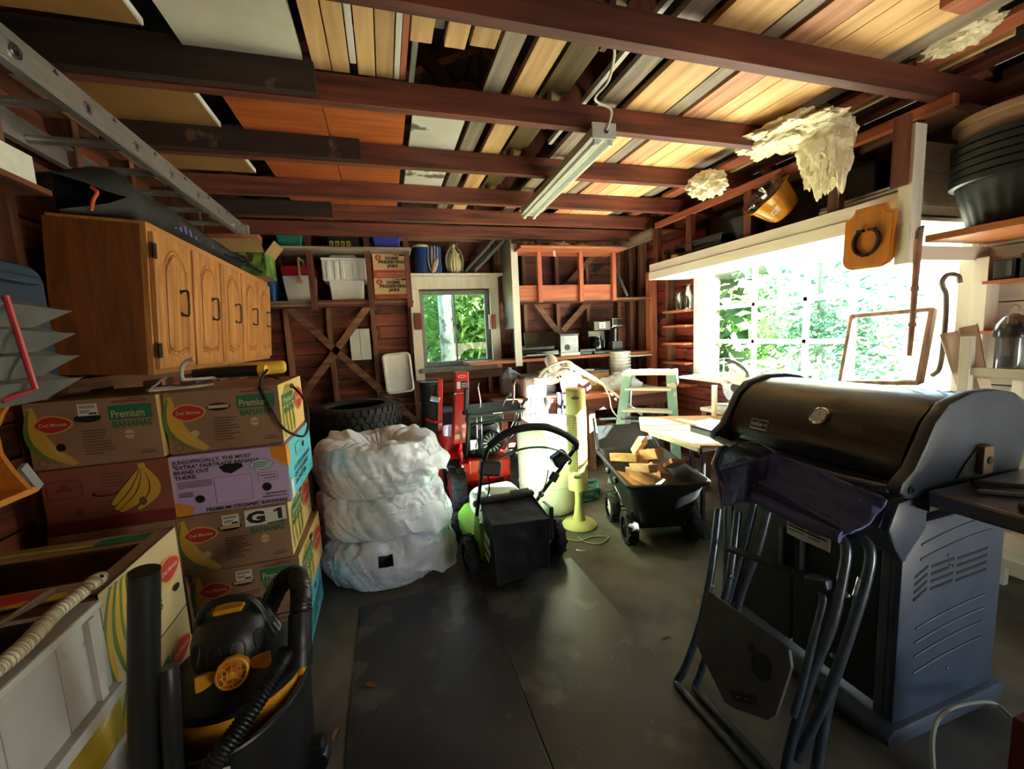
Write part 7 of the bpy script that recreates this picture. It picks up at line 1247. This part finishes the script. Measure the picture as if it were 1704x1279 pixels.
for z in (.76, .71, .47, .42, .37, .31): G().tube([(1.58 + .36 * t / 8, Y0 - .001, z - .035 * (1 - t / 8) ** 2) for t in range(9)], .0035, 6).obj('embossed_line', gk, gr_, smooth=True)
for x, z in ((1.72, .66), (1.73, .62), (1.76, .24)): G().ell((x, Y0, z), (.008, .005, .008), 10, 6).obj('rivet', gk, gr_, smooth=True)
for k, (a, b) in enumerate(((Y0 + .06, 1.18), (1.19, Y1 - .06))): G().b2((1.505, a, .14), (1.53, b, .69)).obj('door', gdark, gr_, bevel=.006); G().b2((1.49, (b - .05) if k == 0 else (a + .03), .45), (1.505, (b - .03) if k == 0 else (a + .05), .62)).obj('door_handle', gk, gr_, bevel=.004)
for yy in (Y0 + .045, Y1 - .045): G().b2((1.50, yy - .015, .10), (1.53, yy + .015, .70)).obj('front_stile', gk, gr_, bevel=.004)
G().prism([(1.46, .05), (1.45, .09), (1.48, .115), (2.06, .115), (2.07, .07), (2.04, .04)], Y1 - Y0 + .04, frame((0, Y1 + .02, 0), (1, 0, 0), z=(0, -1, 0))).obj('base_tray', gk, gr_, bevel=.012, smooth=True)
for x in (1.53, 1.98):
    for yy in (Y0 + .06, Y1 - .06): G().cyl((x, yy - .02, .022), (x, yy + .02, .022), .022, n=16).obj('caster', gdark, gr_); 
st_b = mat('brushed_steel', '#77767a', '#8b8a8e', rough=.28, metal=1., scale=6, stretch=(1, 30, 30))
G().b2((1.53, .30, .875), (2.03, Y0 - .03, .925)).obj('side_shelf', st_b, gr_, bevel=.008); G().b2((1.53, Y0 - .04, .86), (2.03, Y0 - .005, .90)).obj('shelf_mount', gdark, gr_); G().b2((1.56, Y1 + .005, .875), (2.0, Y1 + .30, .915)).obj('side_shelf', st_b, gr_, bevel=.008)
# papers on the door, tools on the shelf
Fp = thing('paper_sheet', 'white printed instruction sheet stuck on the barbecue behind the chair', 'paper', (1.49, 1.1, .7)); p = [AX(1290, 858, 1.43), AX(1363, 888, 1.43), AX(1362, 945, 1.43), AX(1296, 925, 1.43)]
T = frame((1.428, 1.155, .64), (0, -1, 0), z=(-1, 0, .1)); G(T).grid(lambda u, v: V((.16 * u, .17 * v, .004 * math.sin(u * 5 + v * 3))), 8, 8).obj('sheet', white_pl, Fp, solid=.001); F = Face(T @ M.Translation((0, 0, .006))); F.rects(pr['gray'], [(.01 + .075 * c, .16 - .0115 * r, .06 - .015 * ((r * 3 + c) % 3), .004) for r in range(13) for c in range(2)]); F.rects(pr['dk'], [(.008, .118, .145, .006), (.008, .075, .145, .006), (.008, .035, .145, .006)]); F.out('print', Fp)
for k, (a, b, m, w, l) in enumerate((((1.62, .72, .932), (1.95, .42, .932), steel, .012, 'steel tongs lying along the barbecue side shelf'), ((1.68, .76, .935), (1.98, .48, .935), gdark, .02, 'black handled spatula lying on the barbecue side shelf'), ((1.82, .55, .936), (1.80, .34, .94), gl2, .035, 'grill brush with dark bristles on the barbecue side shelf'), ((1.58, .62, .931), (1.72, .40, .931), gdark, .03, 'black flat scraper near the front edge of the side shelf'))):
    t = thing('grill_tool', l, 'tool', a); G().bar(a, V(a).lerp(V(b), .6), w, .012).obj('handle', m, t, bevel=.002); G().bar(V(a).lerp(V(b), .6), b, w * 2.2, .008).obj('tool_head', steel if k == 1 else m, t, bevel=.002)
cordm = mat('pale_cord', '#8f9086', rough=.5); pts = [AY(1553, 1279, .62), AY(1552, 1225, .66), AY(1565, 1190, .70), AY(1600, 1172, .74), AY(1650, 1168, .74), AY(1680, 1190, .70), AY(1704, 1222, .66), AY(1730, 1240, .66)]
tag(G().tube(spl([V((p.x, p.y, max(.006, p.z))) for p in pts], 8), .0055, 8).obj('extension_lead', cordm, smooth=True), 'pale extension cord arching out behind the barbecue', 'cord')
p = AZ(1704, 1279, .0); rp = AY(1712, 1240, .55); tag(G().b2((rp.x - .012, .53, 0), (rp.x + .05, .58, .36)).obj('red_post', mat('dull_red', '#6a2328', '#7c2c30', rough=.5, scale=6), bevel=.004), 'dull red upright post at the lower right edge', 'post')
# ---------------------------------------------------------------- folded camp chair leaning on the barbecue
ch = thing('camp_chair', 'folded blue camp chair with a grey side table leaning on the barbecue', 'chair', (1.15, 1.05, 0)); fab = mat('chair_blue', '#586298', '#646ea6', rough=.8, scale=70, bump=.15); fab2 = mat('chair_navy', '#464e80', '#525b8e', rough=.8, scale=70, bump=.15); tubem = mat('chair_tube', '#48525f', '#566270', rough=.3, metal=.6, scale=40)
def PL(x, y, off=0., k=.28): r = _ray(x, y); nn = V((1, 0, -k)); t = (1.03 + off - nn.dot(CAM)) / nn.dot(r); return CAM + r * t
def ct_(pts, off, r=.0145, nm='frame_tube'): P = [PL(x, y, off + (o or 0)) for x, y, o in pts]; P = [V((p.x, p.y, max(r, p.z))) for p in P]; return G().tube(spl(P, 5), r, 10).obj(nm, tubem, ch, smooth=True)
ct_([(1196, 845, 0), (1182, 960, 0), (1165, 1040, 0), (1140, 1110, 0), (1127, 1140, 0), (1132, 1162, 0), (1170, 1205, 0), (1225, 1258, 0), (1262, 1300, 0)], 0)
ct_([(1228, 850, 0), (1214, 960, 0), (1190, 1050, 0), (1162, 1130, 0), (1158, 1158, 0), (1185, 1190, 0), (1235, 1240, 0), (1300, 1310, 0)], .05)
ct_([(1255, 835, 0), (1240, 900, 0), (1212, 1000, 0), (1196, 1060, 0)], .07); ct_([(1278, 850, 0), (1262, 910, 0), (1236, 980, 0), (1222, 1030, 0)], .09)
ct_([(1240, 822, 0), (1330, 868, 0), (1375, 885, 0), (1398, 895, 0), (1408, 915, 0), (1402, 960, 0), (1384, 1040, 0), (1352, 1120, 0), (1318, 1230, 0), (1306, 1290, 0)], .02)
ct_([(1405, 885, 0), (1432, 893, 0), (1448, 918, 0), (1440, 970, 0), (1412, 1060, 0), (1375, 1160, 0), (1325, 1262, 0)], .06)
ct_([(1425, 985, 0), (1427, 1010, 0), (1405, 1080, 0), (1380, 1160, 0), (1356, 1290, 0)], .085); ct_([(1365, 985, 0), (1370, 1000, 0), (1352, 1070, 0), (1335, 1140, 0), (1320, 1190, 0)], .0, .011)
g = G(); a, b, c = PL(1212, 912, .01), PL(1352, 962, .01), PL(1384, 968, .02); g.bar(a, b, .012, .035, (1, 0, 0)); g.obj('cross_strap', gdark, ch, bevel=.003); G().bar(PL(1345, 962, 0), PL(1384, 972, 0), .03, .045, (1, 0, 0)).obj('arm_hinge', mat('hinge_grey', '#3d4a57', rough=.4), ch, bevel=.006)
# side table panel with cup hole and slot
tp = [PL(x, y, -.03) for x, y in ((1182, 982), (1318, 1080), (1322, 1110), (1296, 1190), (1282, 1198), (1225, 1178), (1210, 1168), (1163, 1072))]; c0 = PL(1240, 1090, -.03); ux = (tp[1] - tp[0]).normalized(); nx = V((-1, 0, .28)).normalized(); T = frame(c0, ux, z=nx); Ti = T.inverted(); P2 = [(Ti @ p).to_2d() for p in tp]
G(T).prism([(p.x, p.y) for p in P2], .014).obj('side_table', mat('table_grey_dark', '#3f4247', '#494c52', rough=.5, scale=20), ch, bevel=.004)
cc = (Ti @ PL(1272, 1108, -.03)).to_2d(); sc = (Ti @ PL(1242, 1160, -.03)).to_2d(); sa = (Ti @ PL(1215, 1150, -.03)).to_2d(); sb = (Ti @ PL(1280, 1165, -.03)).to_2d()
G(T).prism(oval(.032, .036, 24, cc.x, cc.y), .001, M.Translation((0, 0, .0141))).obj('cup_hole', gdark, ch); G(T).tube([(p[0], p[1], .0145) for p in oval(.034, .038, 24, cc.x, cc.y)], .003, 6, closed=True).obj('cup_rim', gdark, ch); G(T).prism(rr(.025, .03, .006, 3, cc.x - .045, cc.y + .03), .001, M.Translation((0, 0, .0141))).obj('cup_notch', gdark, ch)
an = math.atan2((sb - sa).y, (sb - sa).x); G(T @ M.Translation((sc.x, sc.y, .0141)) @ M.Rotation(an, 4, 'Z')).prism(rr(.10, .028, .005, 3), .001).obj('phone_slot', gdark, ch)
for d in (-.02, .015): G(T @ M.Translation((sc.x, sc.y, .0151)) @ M.Rotation(an, 4, 'Z')).box((d, -.002, .001), (.018, .004, .002)).obj('slot_bar', steel, ch)
# fabric: seat panel folded over the top, pouch at the left
def sheetq(q4, nm, m, nu=14, nv=10, amp=.012, seed=0, thick=.008):
    g = G(); a, b, c, d = q4
    nrm = (b - a).cross(d - a).normalized(); g.grid(lambda u, v: a.lerp(b, u).lerp(d.lerp(c, u), v) + nrm * amp * (NZ.noise(V((u * 4, v * 4, seed))) + 1.2 * math.sin(PI * v)), nu, nv); return g.obj(nm, m, ch, smooth=True, solid=thick)
sheetq((PL(1288, 752, .03), PL(1475, 832, .03), PL(1415, 888, -.01), PL(1262, 802, -.01)), 'seat_fabric', fab, amp=.02, seed=2); sheetq((PL(1245, 745, .10), PL(1470, 828, .14), PL(1475, 832, .03), PL(1288, 752, .03)), 'seat_fabric', fab2, seed=5)
sheetq((PL(1268, 800, -.0), PL(1418, 880, -.0), PL(1398, 893, .0), PL(1250, 822, .0)), 'fabric_hem', fab2, amp=.006, seed=4); G().tube(spl([PL(1245, 820, 0), PL(1300, 848, -.01), PL(1360, 876, -.01), PL(1400, 893, -.0)], 5), .02, 10).obj('fabric_sleeve', fab2, ch, smooth=True)
def loopf(u, v):
    # roll of fabric hanging at the left: from the back over the top and down
    xs = [1290, 1262, 1228, 1203, 1194, 1197, 1205]; ys = [752, 735, 737, 752, 775, 810, 848]; k = u * 5.999; i = int(k); f = k - i; x = xs[i] + (xs[i + 1] - xs[i]) * f; y = ys[i] + (ys[i + 1] - ys[i]) * f
    return PL(x, y, -.02 + .16 * v + .02 * math.sin(u * 7 + v * 3))
G().grid(loopf, 24, 8).obj('arm_fabric', fab, ch, smooth=True, solid=.008)
sheetq((PL(1200, 775, -.035), PL(1243, 768, -.045), PL(1238, 835, -.035), PL(1203, 842, -.02)), 'pouch', fab, amp=.012, seed=8); sheetq((PL(1243, 768, -.045), PL(1285, 755, .0), PL(1262, 838, .0), PL(1238, 835, -.035)), 'pouch', fab2, amp=.01, seed=9); sheetq((PL(1200, 775, -.037), PL(1240, 762, -.047), PL(1243, 770, -.05), PL(1200, 784, -.04)), 'pouch_hem', fab2, amp=.003, seed=3)
Fl = Face(frame(PL(1428, 1000, .045), (0, -1, 0), z=(-1, 0, .3))); p = PL(1432, 975, .06); G().tube([PL(1436, 962, .06), PL(1427, 992, .06)], .0145, 12).obj('silver_sticker', chrome, ch, smooth=True)
for x, y, o in ((1127, 1142, 0), (1158, 1158, .05)): G().ell(PL(x, y, o) + V((0, 0, .0)), .017, 10, 8).obj('corner_cap', gdark, ch, smooth=True)
for x, y, o in ((1410, 990, .02), (1400, 1000, .06), (1186, 975, 0), (1218, 960, .05), (1385, 1090, .06)): G().ell(PL(x, y, o - .012), .007, 8, 6).obj('rivet', steel, ch, smooth=True)
# ---------------------------------------------------------------- work lamp on the boxes, hangers, floor litter
wl_y = mat('lamp_yellow', '#c9a016', '#d6ad22', rough=.4, scale=8); t = thing('work_lamp', 'yellow and black work lamp lying on the top banana box', 'lamp', (-.62, 2.1, 1.295)); LZ2 = 1.315
G(place((-.60, 2.30, LZ2), .2)).box((0, 0, .035), (.24, .13, .06)).obj('lamp_head', wl_y, t, bevel=.02, smooth=True, seg=3); G().tube(spl([(-.80, 2.12, LZ2 + .03), (-.72, 2.11, LZ2 + .035), (-.62, 2.10, LZ2 + .035), (-.54, 2.09, LZ2 + .035)], 5), .025, 12).obj('handle', gdark, t, smooth=True); G().tube([(-.54, 2.09, LZ2 + .035), (-.515, 2.085, LZ2 + .035)], [.03, .022], 12).obj('collar', wl_y, t, smooth=True)
cpts = [V((-.51, 2.085, LZ2 + .035)), AY(433, 640, 1.98), AY(452, 680, 1.945), AY(470, 710, 1.94), AY(488, 722, 1.95), AY(507, 724, 1.98), AY(513, 700, 2.05), AY(506, 665, 2.15), AY(480, 638, 2.3), AY(440, 622, 2.4), AY(405, 610, 2.45)]
tag(G().tube(spl(cpts, 7), .0055, 8).obj('lamp_cord', gdark, smooth=True), 'black cord looping from the work lamp down the banana boxes', 'cord')
hgm = mat('hanger_grey', '#a6a6aa', '#b4b4b8', rough=.45, scale=8)
for k, (o, s, l) in enumerate((((-.86, 2.0, 1.30), 1., 'larger grey plastic coat hanger lying on the banana boxes'), ((-.93, 1.98, 1.30), .8, 'smaller pale coat hanger with a thin hook on the banana boxes'))):
    o = V(o) + V((0, .02, .0)); hk = [AY(x, y, 2.0) for x, y in (((322, 598), (312, 600), (304, 609), (302, 622), (305, 632)) if k == 0 else ((277, 628), (270, 630), (262, 638), (253, 645), (250, 650)))]
    t = thing('coat_hanger', l, 'hanger', o, 0, 'coat hangers on the boxes'); G().tube(spl(hk, 5), .0075 if k == 0 else .004, 8).obj('hook', hgm, t, smooth=True); e = hk[-1]; G().tube(spl([e, e + V((.09, .12, -.005)), e + V((.12, .28, -.01)), e + V((-.05, .30, -.01)), e + V((-.06, .12, -.005)), e], 5), .006, 8).obj('shoulders', hgm, t, smooth=True)
gm = mat('grass_clipping', '#3d4a22', '#5f6d34', rough=.9, scale=9); rn = random.Random(4)
for k, (px, py, n, r, l) in enumerate(((930, 1068, 320, .06, 'largest clump of grass clippings on the rubber mat'), (852, 1105, 160, .05, 'grass clippings on the mat nearest the viewer'), (846, 1040, 80, .03, 'small pinch of grass clippings on the mat'))):
    c = AZ(px, py, .008); g = G()
    for i in range(n): a, q, L_ = rn.gauss(0, r), rn.gauss(0, r * .7), rn.uniform(.01, .03); th = rn.uniform(0, 2 * PI); p = V((c.x + a, c.y + q, .008 + rn.uniform(0, .012))); d = V((math.cos(th), math.sin(th), rn.uniform(-.1, .3))) * L_; g.add([p, p + V((.002, 0, .0)), p + d], [(0, 1, 2)])
    o = g.obj('grass_clippings', gm); o['kind'] = 'stuff'; tag(o, l, 'grass clippings')
g = G()
for i in range(900):
    x, y = rn.uniform(-.25, 1.7), rn.uniform(.5, 3.2); s = rn.uniform(.002, .007); th = rn.uniform(0, 6.3); zz = .0072 if (x < 1.04 and y < 2.3) else .0012; g.add([(x + s * math.cos(th), y + s * math.sin(th), zz), (x - s * math.sin(th) * .4, y + s * math.cos(th) * .4, zz + .001), (x - s * math.cos(th), y - s * math.sin(th), zz)], [(0, 1, 2)])
o = g.obj('floor_dust', mat('dust_bits', '#6d6252', '#94866f', rough=.9, scale=30)); o['kind'] = 'stuff'; tag(o, 'scattered dust and chaff on the floor', 'debris')
lfm = mat('dry_leaf', '#6a4527', '#8f6238', rough=.8, scale=20)
for k, (px, py, l) in enumerate(((1108, 1064, 'dry brown leaf near the camp chair feet'), (560, 1222, 'dry leaf on the floor beside the vacuum'), (618, 1140, 'dry leaf in front of the bagged tyres'), (1160, 1000, 'dry leaf behind the camp chair'), (800, 990, 'dry leaf in front of the grass bag'))):
    c = AZ(px, py, .009); a = k * 1.3; T = place((c.x, c.y, .009), a); g = G(T); g.add([(-.03, 0, .0), (-.012, .012, .008), (.014, .011, .006), (.032, 0, .003), (.014, -.011, .007), (-.012, -.012, .006), (0, 0, .0)], [(0, 1, 6), (1, 2, 6), (2, 3, 6), (3, 4, 6), (4, 5, 6), (5, 0, 6)]); tag(g.obj('dry_leaf', lfm), l, 'leaf')
# ---------------------------------------------------------------- outdoors
def foliage(g, c, r, n, size, rn, flat=.5):
    for _ in range(n):
        while True:
            p = V((rn.uniform(-1, 1), rn.uniform(-1, 1), rn.uniform(-1, 1)))
            if .25 < p.length < 1: break
        p = V((c[0] + p.x * r[0], c[1] + p.y * r[1], c[2] + p.z * r[2])); a = V((rn.gauss(0, 1), rn.gauss(0, 1), rn.gauss(0, 1))).normalized(); b = a.orthogonal().normalized(); s = size * rn.uniform(.6, 1.3)
        g.add([p - a * s, p + b * s * flat, p + a * s, p - b * s * flat], [(0, 1, 2, 3)])
leafm = [sheet('leaf_' + str(i), c, .35, .5, c2) for i, (c, c2) in enumerate((('#3d6a33', '#6c9a52'), ('#3b6450', '#6a9378'), ('#5d8a3e', '#8fb35c')))]
bark = mat('grey_bark', '#7a8284', '#a0a7a6', rough=.9, scale=6, stretch=(1, 1, .4), bump=.4, spots=(5, .6, '#5a5c58'))
rn = random.Random(5)
def tree(x, y, h, cr, m, label, trunk=.1, n=2600, size=.09, cz=None):
    t = thing('tree', label, 'tree', (x, y, -.12), 0, 'trees outside the windows')
    G().tube([(x, y, -.12), (x + .03, y, h * .35), (x - .02, y, h * .7), (x, y, h)], [trunk * 1.15, trunk, trunk * .8, trunk * .4], 12).obj('trunk', bark, t, smooth=True)
    g = G()
    for k in range(5): foliage(g, (x + rn.uniform(-.5, .5) * cr, y + rn.uniform(-.4, .4) * cr, (cz or h * .6) + rn.uniform(-.6, .6) * cr), (cr * .75, cr * .6, cr * .8), n // 5, size, rn)
    g.obj('foliage', m, t, kind='stuff')
    return t
tree(1.85, 9.6, 5.2, 1.7, leafm[2], 'bright green bushy tree filling the right of the back window', n=6000, cz=2.0, size=.1)
tree(1.45, 12.5, 6, 2.2, leafm[0], 'mid green tree behind the grey trunk in the back window', n=4500, cz=2.4)
tree(.2, 13, 6, 2.2, leafm[1], 'bluish dark tree at the left of the back window', n=4500, cz=2.6)
tree(3.2, 14, 6, 2.4, leafm[1], 'dark green tree far behind the bright bushy one', n=4500, cz=2.5)
t = thing('birch_tree', 'pale grey tree trunk standing outside the back window', 'tree', (1.2, 8.4, -.12))
G().tube([(1.18, 8.4, -.12), (1.21, 8.4, 1.2), (1.2, 8.4, 3), (1.24, 8.4, 6)], [.17, .14, .13, .1], 14).obj('trunk', bark, t, smooth=True)
for p in (((1.2, 8.4, 2.2), (.5, 8.3, 2.9), (.2, 8.2, 2.6)), ((1.2, 8.4, 2.6), (1.7, 8.5, 3.4), (2.1, 8.6, 3.6))): G().tube(p, [.04, .025, .01], 6).obj('branch', bark, t)
pal = mat('pale_pallet', '#e2ddd0', '#efebe0', rough=.8, scale=10)
def pallet(x, y, rz, label, h=1.0):
    t = thing('pallet', label, 'pallet', (x, y, -.12), rz, 'pallets standing outside the back window'); T = place((x, y, -.12), rz)
    for i in range(5): G(T).box((0, 0, .08 + i * h / 5.2), (1.1, .02, .105)).obj('slat', pal, t)
    for a in (-.5, 0, .5): G(T).box((a, .06, h / 2), (.06, .09, h)).obj('stringer', pal, t)
pallet(1.95, 8.3, -.12, 'white slatted pallet at the right of the grey trunk'); pallet(.95, 9.2, .5, 'white slatted pallet at the left of the grey trunk')
for i, (x, y, h, c, l) in enumerate(((8.5, 8.2, 3.6, 1.5, 'leafy tree seen through the left panes of the long window'), (9.5, 7.0, 3.4, 1.5, 'pale green tree seen through the middle panes of the long window'), (7.4, 7.6, 3.2, 1.2, 'dark leafy bush nearest the long window'), (10.5, 9.5, 4, 1.8, 'tall green tree behind the others by the long window'))):
    tree(x, y, h, c, leafm[i % 3], l, n=2400, cz=1.25)
hm = sheet('hedge_leaf', '#24401e', .2, .6, '#3a5c2c'); t = thing('unseen_shade_hedge', 'added unseen hedge that shades the yard outside the back window', 'hedge', (6.5, 10, -.12)); g = G()  # out-of-view hedge, added to keep the sun off the back yard
for k in range(7): foliage(g, (6.2 + .2 * (k % 2), 6.9 + 1.5 * k, 2.5), (.8, 1.1, 3.2), 700, .26, rn)
g.obj('foliage', hm, t, kind='stuff')
for k in range(7): G().cyl((6.3, 6.9 + 1.5 * k, -.12), (6.3, 6.9 + 1.5 * k, 4.6), .08, .04, n=8).obj('trunk', bark, t)
